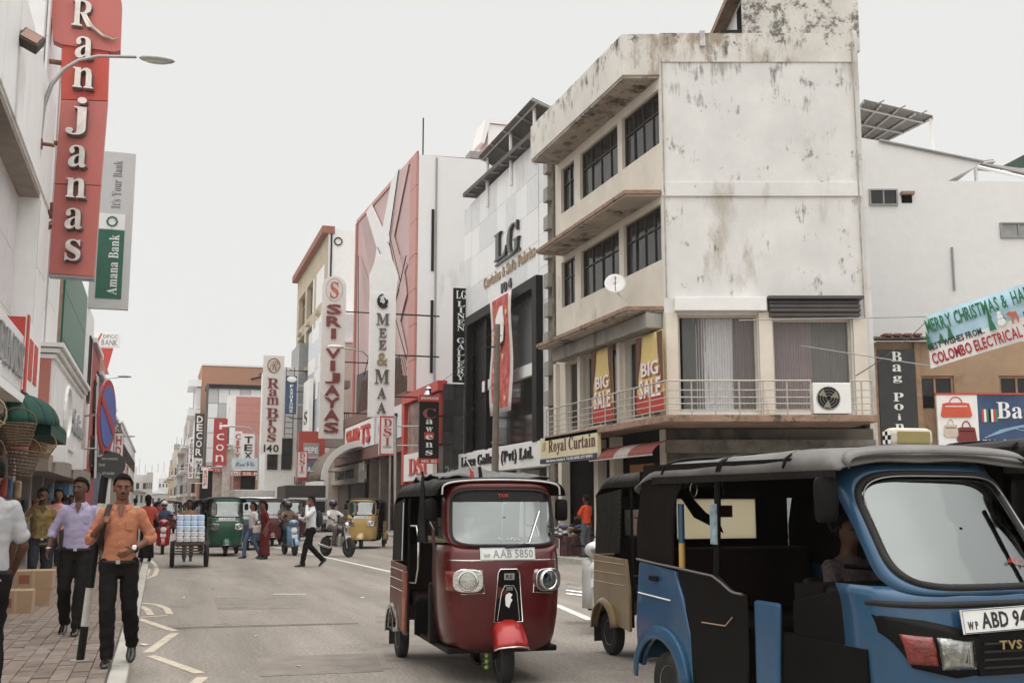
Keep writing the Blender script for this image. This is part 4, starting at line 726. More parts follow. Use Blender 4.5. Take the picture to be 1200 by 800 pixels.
shed('lean_to_roof', 'wide brown sheet roof with white gable frame at the far right', [pp(1110, 208, 38), pp(1141, 191, 38), pp(1141, 191, 43)+V((1, 0, .2)), pp(1112, 200, 43)], [], SHEET, nr=2)
shed('lean_to_roof', 'low brown sheet roof sloping to the right edge beyond the white gable frame', [pp(1141, 191, 38), pp(1240, 214, 38), pp(1240, 205, 44), pp(1141, 190, 44)+V((0, 0, -.2))], [pp(1143, 193, 38.1)], SHEET, nr=3)
MB().tube([pp(1111, 211, 37.9), pp(1143, 195, 37.9), pp(1213, 211, 37.9)], .07, 4).build('gable_frame', WHITE, S.objects['lean_to_roof.002'])
tg = MB().add([pp(1172, 196, 45), pp(1260, 150, 45), pp(1260, 200, 45), pp(1172, 200, 48), pp(1260, 160, 48)], [(0, 1, 2), (0, 1, 4, 3)]).build('green_roof', M('roof_green', (.05, .09, .065), .7, var=.2)); tag(tg, 'dark green sloped roof behind the brown sheet roof at the right edge', 'roof')
# bag shop
BS = thing('bag_shop', 'tan plastered bag shop with corrugated roof edge and wooden windows', 'building', (19, 25, 0)); D = 31; fr = FD(D); TAN = M('tan_plaster', (.36, .25, .16), .9, var=.14, sc=1.3, bump=.3, bsc=12, dirt=((.2, .13, .08), .3, 2, 2)); WD = M('wood_old', (.32, .2, .12), .8, var=.25, sc=6)
l = lambda x, y: LZ(x, y or 480, D); (xa, zt), (xb, zb) = l(1022, 400), l(1260, 530); win = [(l(1076, 0)[0], l(1120, 0)[0], l(0, 481)[1], l(0, 440)[1]), (l(1173, 0)[0], l(1216, 0)[0], l(0, 481)[1], l(0, 440)[1])]
wall(BS, fr, xa+.1, xb, 0, zt, win, TAN, .25, 'front_wall'); MB().fbox(fr, xa+.1, xb, 0, zt, -5, -.4).build('body', DARK, BS)
for h in win: window(BS, fr, *h, 2, d=-.1, fw=.07, fm=WD, gm=GLASS)
mb = MB(); n = 46
x1_ = l(1095, 0)[0]; ring = [[fr(xa-.1+(x1_-xa+.2)*i/n, zt+(.0 if i % 2 else .07)+dz, c) for i in range(n+1)] for c, dz in ((.45, 0), (-1.5, .25))]
mb.loft(ring, close=False).build('corrugated_roof', M('roof_rusty_tin', (.22, .17, .14), .8, var=.3, sc=3), BS, solid=.02)
for x in (1026, 1077): MB().fbox(fr, l(x, 0)[0]-.09, l(x, 0)[0]+.06, 0, zt-.05, .01, .14).build('wood_post', WD, BS)
for i in range(4): MB().fbox(fr, xa+.2+i*.28, xa+.4+i*.28, zt+.1, zt+.16, .1, .5).build('loose_tile', RUST, BS)
t = thing('vertical_sign', 'black sign with white stacked serif letters Bag Point on the tan shop', 'sign', tuple(fr(l(1033, 0)[0], 2.9, .15))); a0, a1, z0, z1 = l(1029, 0)[0], l(1073, 0)[0], l(0, 545)[1], l(0, 410)[1]
MB().fbox(fr, a0, a1, z0, z1, .05, .16).build('board', M('sign_black_dusty', (.035, .035, .035), .4, var=.3, sc=2), t)
for s_, yt, yb in (('Bag', 412, 452), ('Point', 460, 518)):
    vletters(s_, fr, (a0+a1)/2, .34, l(0, yt)[1], l(0, yb)[1], .163, WHITE, t, 'serif', .02)
t = thing('shop_board', 'wide board with a white panel of red and cream handbags and dark blue lettering Bag', 'sign', tuple(fr(l(1092, 0)[0], 3, .4))); zt, zb = l(0, 464)[1], l(0, 522)[1]; a0, am, a1 = l(1092, 0)[0], l(1139, 0)[0], l(1262, 0)[0]
MB().fbox(fr, a0, am, zb, zt, .3, .38).build('white_panel', WHITE, t); MB().fbox(fr, am, a1, zb, zt, .3, .38).build('blue_panel', M('print_blue', (.035, .075, .15), .5, var=.35, sc=1.5), t); text('Bag Point', fr, l(1161, 0)[0], l(1275, 0)[0], l(0, 497)[1], l(0, 472)[1], .383, WHITE, t, 'serif', .01)
MB().fbox(fr, a0-.03, a1, zt, zt+.05, .28, .4).build('trim', RED, t); text('194, 1st Cross Street, Colombo 11', fr, l(1143, 0)[0], a1-.5, zb+.05, zb+.15, .383, WHITE, t, 'bold', .004)
def bag(px, m, nm):
    x0, x1, yt, yb = px; A0, A1, Z1, Z0 = l(x0, 0)[0], l(x1, 0)[0], l(0, yt)[1], l(0, yb)[1]; w = A1-A0; h = Z1-Z0
    b = MB().prism(fr, [(A0, Z0+.06), (A0+.05, Z0), (A1-.05, Z0), (A1, Z0+.06), (A1-w*.08, Z0+h*.66), (A1-w*.2, Z0+h*.7), (A0+w*.2, Z0+h*.7), (A0+w*.08, Z0+h*.66)], .383, .41).build('printed_bag', m, t)
    MB().tube([fr(A0+w*.5+w*.2*math.cos(q*.349), Z0+h*.68+h*.3*math.sin(q*.349), .39) for q in range(10)], .015, 5).build('bag_handle', m, b); MB().fbox(fr, A0+w*.15, A1-w*.15, Z0+h*.5, Z0+h*.54, .41, .416).build('bag_zip', WHITE if 'or' in nm else BLACK, b)
bag((1096, 1132, 466, 490), M('bag_orange', (.6, .1, .05), .6), 'or'); bag((1098, 1115, 492, 513), M('bag_cream', (.6, .52, .42), .6), 'cr'); bag((1113, 1136, 494, 519), M('bag_wine', (.2, .03, .025), .6), 'wi')
for i in range(5): MB().tube([fr(am+.15+i*.1, zb+.2+i*.05, .385), fr(am+1.0+i*.15, zb+.45+i*.04, .385), fr(am+2.2+i*.2, zb+.15+i*.05, .385)], .012, 4).build('print_streak', M('streak_blue', (.3, .45, .6), .6), t)
for i, m in enumerate((RED, WHITE, M('p_green', (.05, .2, .12), .6), BLACK, WHITE, RED, M('p_green'))): MB().fbox(fr, am+.1+i*.065, am+.16+i*.065, zt-.75, zt-.4, .385, .39).build('print_stripe', m, t)
# Christmas banner across the street, tilted
P = [pp(1085, 371, 20), pp(1280, 305, 18.2), pp(1275, 377, 18.2), pp(1091, 432, 20)]
u = (P[1]-P[0]); w_ = u.length; u.normalize(); vv_ = (P[0]-P[3]); vv_ = (vv_-u*vv_.dot(u)).normalized(); fb = Fr(tuple(P[3]), u, vv_); hb = (P[0]-P[3]).dot(vv_); k0 = (P[0]-P[3]).dot(u)
t = thing('christmas_banner', 'tilted pale blue cloth banner reading MERRY CHRISTMAS, strung at the right', 'banner', tuple(P[3]))
t_sky = M('banner_sky', (.42, .62, .72), .7, var=.25, sc=1.2)
MB().grid(lambda a, b: fb(a*w_+k0*b, b*hb, .03*math.sin(a*9)), 10, 3).build('cloth', t_sky, t, 60, solid=.006); MB().grid(lambda a, b: fb(a*w_+k0*b*.42, b*hb*.42, .012+.03*math.sin(a*9)), 10, 3).build('snow_print', WHITE, t, 60)
GR = M('print_green', (.03, .16, .07), .6, var=0); R2 = M('print_crimson', (.35, .02, .03), .6, var=0)
def bt(s_, a0, a1, b0, b1, m, st='bold', o=.0): 
    text(s_, fb, a0*w_, a1*w_, b0*hb, b1*hb, .045, m, t, st, .006, off=o)
bt('MERRY CHRISTMAS &', .05, .555, .66, .93, GR); bt('HAPPY NEW YEAR', .585, 1.05, .66, .93, GR); bt('BEST WISHES FROM..', .03, .38, .33, .46, SB); bt('COLOMBO ELECTRICAL TRADERS', .03, .82, .05, .27, R2)
def tree_p(a, b, h): MB().prism(fb, [(a*w_-.06, b*hb), (a*w_+.06, b*hb), (a*w_+.02, b*hb+h*.5), (a*w_+.04, b*hb+h*.5), (a*w_, b*hb+h)], .04, .046).build('printed_tree', GR, t)
for a, b, h in ((.04, .36, .35), (.12, .4, .2), (.18, .42, .28), (.43, .34, .42), (.5, .45, .15)): tree_p(a, b, h)
DE = M('print_deer', (.5, .13, .07), .6, var=.1)
MB().prism(fb, [(a*w_, b*hb) for a, b in ((.52, .55), (.55, .58), (.56, .56), (.585, .55), (.59, .42), (.585, .34), (.577, .34), (.578, .45), (.56, .45), (.553, .34), (.545, .34), (.55, .46), (.54, .5), (.535, .52))], .042, .048).build('printed_deer', DE, t)
MB().prism(fb, [(a*w_, b*hb) for a, b in ((.62, .4), (.72, .4), (.75, .5), (.7, .5), (.7, .62), (.66, .6), (.65, .48), (.62, .5))], .042, .048).build('printed_sleigh', R2, t)
for r_, b in ((.07, .44), (.05, .54), (.035, .61)): MB().loft([[fb(.49*w_+r_*math.cos(q*.52), b*hb+r_*math.sin(q*.52), c) for q in range(12)] for c in (.042, .048)]).build('printed_snowman', WHITE, t)
MB().tube([P[0], P[0]+V((-3, 1.5, .02))], .01, 4).build('rope', GREY, t); MB().tube([P[3], P[3]+V((0, 0, .05)), P[3]+V((-.8, 3, .8))], .01, 4).build('rope', GREY, t)
# concrete pole and wires
t = thing('concrete_pole', 'leaning concrete power pole in front of the black glass shopfront', 'utility pole', (11.15, 37.6, 0)); b0 = V((11.15, 37.6, 0)); top = PY(583, 380, b0.y)
MB().tube([b0, top], [.14, .1], 10).build('shaft', M('pole_concrete', (.19, .165, .13), .9, var=.2), t, 60); MB().tube([top-V((0, 0, .8)), top+V((-.45, 0, -.85))], .03, 5).build('arm', BLACK, t)
for i in range(5): MB().tube([top.lerp(b0, .12*i+.05)-V((.16, 0, 0)), top.lerp(b0, .12*i+.05)+V((.16, 0, 0))], .025, 5).build('band', STEEL, t)
def wire(p, q, sag, m=BLACK, r=.012):
    p, q = V(p), V(q); return MB().tube([p.lerp(q, i/10)-V((0, 0, sag*4*(i/10)*(1-i/10))) for i in range(11)], r, 4).build('wire', m, None)
tag(wire(top, (12.4, 52, 7.3), .3), 'thin wire from the leaning concrete pole to the black framed building', 'wire'); tag(wire(b0.lerp(top, .75), V((11.9, 48.4, 4.4)), .1), 'thin wire sloping left from the middle of the concrete pole', 'wire')
tag(wire(PX(1003, 440, 13.5)+V((0, 0, 0)), pp(1090, 372, 30), .1), 'thin wire over the bag shop roof beside the corner building', 'wire')
t = thing('street_lamp', 'curved far street lamp beside the white hanging boards', 'street lamp', (8.2, 100, 0)); MB().tube([(8.1, 100, 0), (8.1, 100, 6.5), (7.9, 100, 7.6), (7.2, 100, 8.3), (5.4, 100, 8.4)], .07, 6).build('pole', STEEL, t, 60); MB().ell((5.2, 100, 8.4), .45, .15, .1, 8, 6).build('lamp_head', WHITE, t, 60)
t = thing('street_lamp', 'street lamp head reaching out between the two tall white signs', 'street lamp', (12.4, 62, 0)); MB().tube([(12.3, 62, 8.6), (10.6, 62, 10.2), (9.4, 62, 10.35)], .05, 6).build('arm', STEEL, t, 60); MB().ell((9.1, 62, 10.4), .5, .15, .1, 8, 6).build('lamp_head', WHITE, t, 60); MB().tube([(12.3, 62, 0), (12.3, 62, 8.6)], .07, 6).build('pole', STEEL, t, 60)
for px in ((240, 492, 115), (247, 560, 112), (266, 560, 112)): pass
for i, (x, yt, Y) in enumerate(((243.5, 450, 116), (267.5, 498, 112))):
    A = PY(x, yt, Y); t = MB().tube([(A.x, Y, 0), A], .13, 6).build('street_post', M('post_dark', (.1, .1, .1), .6), None, 60); tag(t, ['tall dark post left of the icon sign', 'dark post right of the icon sign'][i], 'post')
A = G(463, 642); t = MB().tube([A, PY(463, 487, A.y)], .06, 6).build('street_post', STEEL, None, 60); tag(t, 'slim grey post carrying the larger red bordered sign', 'post')
# ================================================================ THE LEFT ROW
LIL = M('cladding_lilac', (.62, .585, .59), .5, var=.04, dirt=((.42, .38, .37), .3, 1, 5))
A_ = thing('white_shop_building', 'nearest white clad shop building at the left edge with a deep overhang', 'building', (-2.7, 22, 0)); f = FL(-2.7)
MB().fbox(f, 12, 26.4, 8.1, 10.6, -6, 0).build('upper_block', WHITE, A_); panels(A_, f, 12, 26.4, 8.15, 10.55, 9, 1, CLAD, d=.03)
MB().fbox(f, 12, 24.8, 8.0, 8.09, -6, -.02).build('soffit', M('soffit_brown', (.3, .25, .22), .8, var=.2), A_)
MB().fbox(f, 24.8, 26.4, 3.1, 8.1, -4, 0).build('pier', WHITE, A_); panels(A_, f, 24.85, 26.38, 3.5, 8.0, 1, 3, CLAD, d=.03)
f3 = FL(-3.15); wall(A_, f3, 12, 24.8, 3.4, 8.1, [(15, 20.9, 4.8, 7.9)], LIL, .3, 'recessed_wall'); panels(A_, f3, 21.0, 24.75, 4.2, 8.0, 3, 3, [LIL], d=.02); window(A_, f3, 15, 20.9, 4.8, 7.9, 4, d=-.15, fw=.08, gm=GLASS)
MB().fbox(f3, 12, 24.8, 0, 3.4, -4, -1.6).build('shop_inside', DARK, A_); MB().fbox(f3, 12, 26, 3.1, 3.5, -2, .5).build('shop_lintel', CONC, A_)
for a in (24.4, 20.5): MB().fbox(f3, a, a+.35, .1, 3.1, -.5, .1).build('pillar', M('pillar_brown'), A_)
MB().fbox(FL(-3.6), 17, 20, .1, 3.0, -.3, 0).build('stacked_goods', M('goods_dim', (.14, .09, .06), .9, var=.6, sc=4), A_)
t = thing('shop_sign', 'white box shop sign with faded raised letters at the left edge', 'sign', (-2.5, 19, 3.6)); f = FL(-2.45); MB().fbox(f, 15, 21.5, 3.55, 4.55, -.5, 0).build('board', CLAD2, t, bev=.02); MB().fbox(f, 15, 21.6, 3.35, 3.5, -.5, .05).build('lower_ledge', WHITE, t); text('TEXTILE HOUSE', f, 15.5, 21.2, 3.75, 4.35, .003, GREY, t, 'serif', .05)
t = thing('box_sign', 'white and red box sign with a red Tamil-like mark above the green awning', 'sign', (-2.5, 23, 3.6)); f = FL(-2.42); MB().fbox(f, 21.4, 23.9, 3.6, 4.9, -.4, 0).build('board', WHITE, t); MB().fbox(f, 21.4, 21.65, 3.55, 4.95, .002, .03).build('red_edge', RED, t); text('11', f, 22.0, 23.4, 3.85, 4.6, .003, RED, t, 'bold', .012); MB().fbox(FY(21.38), -2.85, -2.44, 3.6, 4.9, 0, .03).build('side', RED, t)
t['label'] = 'white and red box sign with a large red number above the green awning'
# awning
t = thing('green_awning', 'dark green fabric dome awning over the basket shop', 'awning', (-2.6, 21.5, 3)); GAW = M('cloth_green', (.008, .06, .043), .8, var=.25, sc=2)
for i in range(6):
    t0, t1 = i/6, (i+.97)/6
    fn = lambda u, v, t0=t0, t1=t1: V((-3.3+1.45*math.sin((t0+(t1-t0)*u)*math.pi/2)*math.cos((1-v)*1.35)**.6, 20.6+1.6*math.cos((t0+(t1-t0)*u)*math.pi/2)*-1*math.cos((1-v)*1.35)**.6+1.8, 3.0+.62*math.sin((1-v)*1.45)))
    MB().grid(fn, 4, 8).build('awning_gore', GAW, t, 60, solid=.01)
MB().fbox(FL(-2.0), 22.4, 26, 2.85, 3.12, -1.2, 0).build('awning_valance', GAW, t); MB().loft([[V((x, y, z)) for x, z in [(-3.3+1.3*math.sin(q*.26), 3.05+.5*math.cos(q*.26)) for q in range(7)]] for y in (22.4, 26)], close=False).build('awning_barrel', GAW, t, 60, solid=.01)
# baskets hanging
WK = [M('wicker', (.3, .2, .1), .8, var=.3, sc=20), M('wicker_dark', (.15, .1, .06), .8, var=.3, sc=20), M('wicker_pale', (.4, .31, .19), .8, var=.3, sc=20)]
def basket(c, r, h, m, lab, tilt=0, loose=0):
    t = thing('wicker_basket', lab, 'basket', c, group='baskets hanging under the green awning'); c = V(c); q = Matrix.Rotation(tilt, 3, 'Y'); P = lambda a, k: c+q@V((r*(.7+.3*k)*math.cos(a)*(1+random.uniform(-loose, loose)), r*(.7+.3*k)*math.sin(a), h*k))
    for k in range(8): MB().tube([P(a*.5236, k/7) for a in range(12)], .011, 4, loop=True).build('hoop', m, t)
    for i in range(20): MB().tube([P(i*.314+.12*k, k/4) for k in range(5)], .008, 4).build('stake', m, t)
    MB().tube([c+q@V((r*math.cos(a*.35), 0, h+r*.9*math.sin(a*.35))) for a in range(10)], .014, 5).build('handle', m, t)
    MB().lathe([(.01, .0), (r*.7, .0), (r*.7, .015), (.01, .015)], 12, c).build('lining', M('wicker_dark'), t)
for i, (x, y, z, r, h, m, ti, lab) in enumerate([(-2.62, 17.6, 2.62, .3, .3, 2, .5, 'pale round wicker basket, topmost at the left edge'), (-2.6, 18, 2.16, .3, .32, 0, -.3, 'wide brown wicker basket below the topmost pale one'), (-2.5, 17.8, 1.78, .26, .25, 2, .2, 'pale small wicker basket lowest at the left edge'), (-2.33, 20.2, 2.55, .3, .35, 1, 0, 'dark wire basket under the middle of the green awning'), (-2.28, 20.6, 2.05, .26, .42, 1, .1, 'tall dark slatted basket under the wire basket'), (-2.2, 22.6, 2.45, .24, .26, 0, .2, 'small orange brown basket at the right end of the awning'), (-2.75, 19.2, 2.1, .3, .3, 1, .3, 'dark wicker basket deep under the awning')]):
    basket((x, y, z), r, h, WK[m], lab, ti, .06)
# floodlight
t = thing('floodlight', 'square floodlight on a thin arm at the top left', 'floodlight', tuple(PY(35, 48, 20))); c = PY(36, 48, 20); q = Matrix.Rotation(.45, 3, 'Y')@Matrix.Rotation(-.5, 3, 'X')
def rb(mb, c, q, sx, sy, sz): return mb.add([c+q@V((a*sx, b*sy, d*sz)) for d in (-1, 1) for b in (-1, 1) for a in (-1, 1)], [(0, 2, 3, 1), (4, 5, 7, 6), (0, 1, 5, 4), (2, 6, 7, 3), (0, 4, 6, 2), (1, 3, 7, 5)])
rb(MB(), c, q, .19, .1, .15).build('housing', M('lamp_housing', (.08, .06, .05), .5, .4), t, bev=.015); rb(MB(), c+q@V((0, -.11, 0)), q, .15, .01, .11).build('lens', M('lens_copper', (.2, .12, .09), .15, .5), t); MB().tube([PY(-10, 33, 20), PY(34, 37, 20)], .025, 6).build('arm', STEEL, t); MB().tube([PY(34, 37, 20), c], .03, 6).build('hinge', STEEL, t)
# building B, tall grey, behind the big red sign
B_ = thing('grey_building', 'tall pale grey building with thin dark joints behind the big red sign', 'building', (-3, 30, 0)); f = FL(-3.0)
MB().fbox(f, 26.45, 33.2, 3.1, 17, -7, -.01).build('body', CLAD2, B_)
panels(B_, f, 26.6, 29.6, 4.9, 16.8, 2, 8, CLAD, d=.05); panels(B_, f, 30.0, 33.1, 5.3, 16.8, 2, 8, CLAD, d=.05); MB().fbox(f, 29.62, 29.98, 4.5, 16.8, -.005, .02).build('dark_joint', BLACK, B_)
fy = FY(26.44); panels(B_, fy, -6, -3.02, 10.6, 16.9, 3, 5, [CLAD2], d=.03)
MB().fbox(FY(28.6), -3.0, -2.6, 8.6, 8.9, -.5, 0).build('bracket', RUST, B_)
for i in range(5): MB().tube([V((-2.95, 28, 8.0+i*.18)), V((-2.5, 28, 8.3+i*.1))], .02, 4).build('vent_slat', M('vent_brown', (.14, .09, .07), .7), B_)
# big red sign
t = thing('vertical_sign', 'huge red vertical sign with silver letters Ranjanas at the upper left', 'sign', (-2.6, 27, 6.8)); fr = FY(27)
SG1 = M('sign_salmon', (.50, .145, .125), .45, var=.05, sc=1); SG2 = M('sign_bright_red', (.52, .075, .05), .45, var=.05)
def q4(pts, c0, c1, m, nm): MB().prism(fr, [(PY(x, y, 27).x, PY(x, y, 27).z) for x, y in pts], c0, c1).build(nm, m, t)
q4([(57, 320), (110, 324), (118, 218), (64, 216)], -.3, 0, SG1, 'lower_panel'); q4([(64, 215), (118, 217), (126, 119), (71, 117)], -.3, 0, SG1, 'middle_panel'); q4([(71, 116), (126, 118), (128, 56), (73, 54)], -.3, 0, SG2, 'bright_panel')
q4([(62, 48), (73, 53), (134, 62), (141, 60), (143, 6), (134, -30), (66, -30), (60, 0)], -.25, .06, SG1, 'top_panel')
q4([(57, 321), (110, 325), (110, 327), (57, 323)], -.35, .03, GREY, 'bottom_trim')
SIL = M('letter_silver', (.62, .58, .54), .28, .85, var=.25, sc=3); LSH = M('letter_side', (.1, .075, .065), .5)
for ch, x0, x1, yt, yb in (('R', 84, 112, 6, 33), ('a', 88, 110, 48, 71), ('n', 85, 111, 84, 105), ('j', 77, 103, 118, 160), ('a', 80, 103, 174, 198), ('n', 77, 102, 212, 233), ('a', 76, 98, 247, 270), ('s', 76, 96, 283, 307)):
    A, B = PY(x0, yb, 27), PY(x1, yt, 27); text(ch, fr, A.x, B.x, A.z, B.z, .1, SIL, t, 'serif', .1, 'letter', off=.012); text(ch, fr, A.x+.015, B.x+.03, A.z-.03, B.z-.01, .02, LSH, t, 'serif', .08, 'letter_back', off=.02)
MB().tube([PY(x, y, 26.86) for x, y in ((100, 20), (108, 32), (120, 42), (132, 47), (139, 45))], [.07, .08, .07, .05, .02], 6, sq=.7).build('swash', SIL, t, 60)
for x, y in ((50, 71), (52, 166), (52, 264)): A = PY(x, y, 27.1); MB().tube([V((-3.0, 27.1, A.z)), V((-2.5, 27.1, A.z-.02))], .06, 6).build('bracket', RUST, t)
# street lamp in front of it
t = thing('street_lamp', 'curved grey street lamp arching over the big red sign', 'street lamp', (-2.68, 24, 8)); pts = [(44, 186), (48, 150), (51, 125), (60, 100), (74, 82), (92, 71), (115, 66), (160, 67)]
MB().tube([PY(x, y, 24+i*.03) for i, (x, y) in enumerate(pts)], [.05, .05, .05, .045, .045, .04, .035, .035], 8).build('arm', M('lamp_pole_grey', (.35, .34, .32), .5, .5), t, 60)
h = PY(184, 70, 24.2); MB().ell(h, .38, .16, .075, 12, 8).build('lamp_head', M('lamp_head_grey', (.4, .4, .39), .4, .3), t, 60); MB().ell(h-V((0, 0, .035)), .28, .12, .06, 12, 8).build('lens', M('lens_grey', (.55, .53, .48), .2), t, 60)
c = PY(46, 168, 24); MB().fbox(FY(23.95), c.x-.05, c.x+.06, c.z-.1, c.z+.1, -.15, 0).build('clamp', RUST, t); MB().tube([c, c+V((.3, 0, -.02))], .04, 6).build('bracket', RUST, t)
# green banded building C and bank signs
C_B = thing('green_banded_building', 'pale building with a vertical dark green panel band, below the big red sign', 'building', (-3, 40, 0)); f = FL(-3)
MB().fbox(f, 33.25, 49, 2.76, 9.3, -6, -.02).build('body', CLAD2, C_B); GRN = M('panel_green', (.02, .14, .085), .4, var=.12)
for i in range(3): MB().fbox(f, 34.2, 43.6, 4.9+i*1.45, 6.33+i*1.45, 0, .1).build('green_panel', GRN, C_B)
panels(C_B, f, 43.8, 48.9, 3, 9.2, 2, 5, [CLAD], d=.06); MB().fbox(f, 33.3, 34.15, 4.9, 9.2, 0, .05).build('brown_strip', EDGE, C_B); window(C_B, f, 46.4, 47.6, 5.6, 8.2, 1, d=.09)
# pink fronted bay
PKB = thing('pink_bay', 'pink plastered bay with a white moulded cornice and white ornate street side', 'building bay', (-2.6, 33, 2.9)); PK = M('plaster_pink', (.5, .19, .15), .7, var=.08, sc=1.5); f = FL(-2.55)
MB().fbox(f, 28.2, 38.6, 2.75, 5.0, -.9, 0).build('bay_wall', WHITE, PKB); MB().fbox(FY(28.18), -3.45, -2.6, 2.8, 5.0, -.02, .03).build('pink_front', PK, PKB)
for i, (z, p) in enumerate(((5.0, .06), (5.13, .14), (5.26, .22))): MB().fbox(f, 28.2-p-.02, 38.6+p, z, z+.1, -1, p).build('moulding', WHITE, PKB)
MB().fbox(f, 28.6, 38.4, 3.1, 4.8, .003, .06).build('side_panel', CLAD, PKB); MB().tube([f(32+1.0*math.cos(q*.3142), 4+.7*math.sin(q*.3142), .08) for q in range(20)], .06, 5, loop=True).build('wreath', WHITE, PKB); text('Fashions', f, 33.5, 38, 3.6, 4.3, .07, GREY, PKB, 'script', .06)
for a in (29.3, 35.4): MB().fbox(f, a, a+.6, 2.6, 3.2, .0, .3).build('corbel', WHITE, PKB)
MB().fbox(f, 28.2, 45, 2.35, 2.75, -1.5, .02).build('canopy_slab', M('canopy_brown', (.28, .24, .21), .8, var=.15), PKB)
# ground floor of the left row
t = thing('ground_shops', 'dim ground floor shop openings with grey pillars along the left pavement', 'shop row', (-3.3, 38, 0)); f = FL(-3.25)
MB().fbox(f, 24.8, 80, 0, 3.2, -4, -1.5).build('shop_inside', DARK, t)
for a in (27, 30.5, 33.5, 37, 41, 46, 52, 58, 65, 73): MB().fbox(f, a, a+.4, .1, 2.6, -.8, .12).build('pillar', M('pillar_grey', (.3, .27, .25), .7, var=.15), t)
MB().fbox(f, 38, 41, 1.9, 2.2, .1, .5).build('blue_sign', M('sign_blue2', (.08, .25, .4), .5), t); MB().fbox(f, 41.5, 46, 1.5, 2.05, .0, .15).build('pale_sign', CLAD, t); MB().fbox(f, 47, 80, 2.6, 3.4, -.5, .2).build('band', M('band_dim'), t)
for a, m in ((31.4, M('goods_red', (.35, .06, .05), .8, var=.4)), (34.5, M('goods_blue', (.08, .15, .25), .8, var=.4)), (43, M('goods_red')), (49, CLAD2)): MB().fbox(f, a, a+1.6, .1, 1.5, -.9, -.2).build('rack_of_goods', m, t, bev=.1)
# goods hung and stacked before the left shops
for i in range(16):
    y = 24+i*1.5+random.uniform(-.3, .3); z = random.choice((1.5, 1.9, 2.0)); m = [M('goods_red'), M('goods_blue'), M('goods_tan', (.35, .24, .13), .8, var=.4), M('goods_black', (.015, .014, .015), .5), M('goods_cream', (.5, .45, .38), .8)][i % 5]
    x = -3.0+random.uniform(-.1, .15); o = MB().box(x-.07, x+.07, y-.17, y+.17, z-.2, z+.2).build('hanging_bag', m, None, bev=.05); tag(o, '%s bag hanging in front of the dim left row shops' % ['red', 'blue', 'tan', 'black', 'cream'][i % 5], 'bag', 'bags hanging along the left shop fronts')
# Amana Bank sign
t, fr, x0, x1, z0, z1 = hsign('vertical_sign', 'tall pale grey Amana Bank sign with a green panel', 36, (113, 150, 176, 363), M('sign_pale_grey', (.55, .55, .55), .5, var=.03), X1=-3.0, nb=2)
t.rotation_euler = (0, 0, 0)
MB().fbox(fr, x0+.2, x1-.22, z0+.32, z0+2.5, .003, .015).build('green_panel', M('bank_green', (.03, .13, .09), .5), t); MB().fbox(fr, x0+.2, x1-.22, z0+2.52, z0+3.02, .003, .015).build('logo_panel', WHITE, t)
frv = Fr(tuple(fr(x1-.3, z0, 0)), (0, 0, 1), (-1, 0, 0)); w_ = x1-x0
text('Amana Bank', frv, .45, 2.35, .06, .36, .018, WHITE, t, 'serif', .008); MB().tube([fr((x0+x1)/2-.01+.15*math.cos(q*.785), z0+2.77+.15*math.sin(q*.785), .02) for q in range(8)], .03, 6, loop=True).build('rosette', M('bank_green'), t)
text("It's Your Bank", frv, 3.2, 4.75, .08, .36, .003, M('print_grey', (.2, .2, .2), .5), t, 'serif', .006)
# far left signs
t, fr, x0, x1, z0, z1 = hsign('hanging_sign', 'white DFCC Bank sign with a red triangle below it', 60, (111, 140, 389, 407), WHITE, X1=-3.2, nb=1); text('DFCC', fr, x0+.42, x1-.1, z0+.45, z1-.1, .003, GREY, t, 'bold', .01); text('BANK', fr, x0+.35, x1-.1, z0+.08, z0+.38, .003, GREY, t, 'bold', .01); MB().prism(fr, [(x0+.1, z1-.5), (x0+.3, z1-.05), (x0+.38, z1-.05), (x0+.2, z1-.5)], .003, .02).build('tick', RED, t)
MB().prism(fr, [(x0+.3, z0-.05), (x1-.3, z0-.05), ((x0+x1)/2+.05, z0-1.3)], -.2, 0).build('red_triangle', RED, t); MB().prism(fr, [(x0, z0-1.4), (x0+.3, z0-.2), (x0+.8, z0-1.4)], -.2, -.05).build('brown_triangle', EDGE, t)
for lab, Y0, Y1, zt, m, X in (('narrow red fronted building under the bank sign', 49.05, 55, 8.3, M('wall_far_red', (.35, .06, .05), .6, var=.1), -2.95), ('narrow dark blue fronted building beyond the red one', 55.05, 61, 7.6, M('wall_far_blue', (.09, .11, .18), .6, var=.15), -2.95), ('white fronted building with a tilted white board', 61.05, 75, 7.4, CLAD, -3.0), ('brownish far left building with red signs', 75.05, 95, 7.0, M('wall_far_brown', (.3, .22, .19), .8, var=.3), -3.0), ('pale far left row building', 95.05, 150, 8.2, CLAD2, -3.3)):
    t = thing('far_left_building', lab, 'building', (X, Y0, 0)); f = FL(X); MB().fbox(f, Y0, Y1, 0, zt, -5, 0).build('wall', m, t); MB().fbox(f, Y0, Y1, zt, zt+.2, -5, .15).build('coping', CLAD2, t)
    z = 3.2
    while z < zt-1.5:
        n = max(1, int((Y1-Y0)/4))
        for i in range(n): a = Y0+(i+.3)*(Y1-Y0)/n; window(t, f, a, a+(Y1-Y0)/n*.45, z, z+1.3, 2, d=.05, fw=.08)
        z += 2.4
t = thing('oval_sign', 'tall oval red and blue roundel sign, seen edge on', 'sign', tuple(PY(126, 530, 46))); c = PY(126, 488, 46); dv = V((.27, 1., 0)).normalized(); fr = Fr(tuple(c), dv)
for r_, m, cc, nm in ((1.0, M('roundel_red', (.42, .05, .05), .4), (-.08, 0), 'red_disc'), (.82, M('roundel_blue', (.09, .15, .42), .4), (.003, .03), 'blue_disc')): MB().loft([[fr(1.05*r_*math.cos(q*.2244), 1.45*r_*math.sin(q*.2244), k) for q in range(28)] for k in cc]).build(nm, m, t)
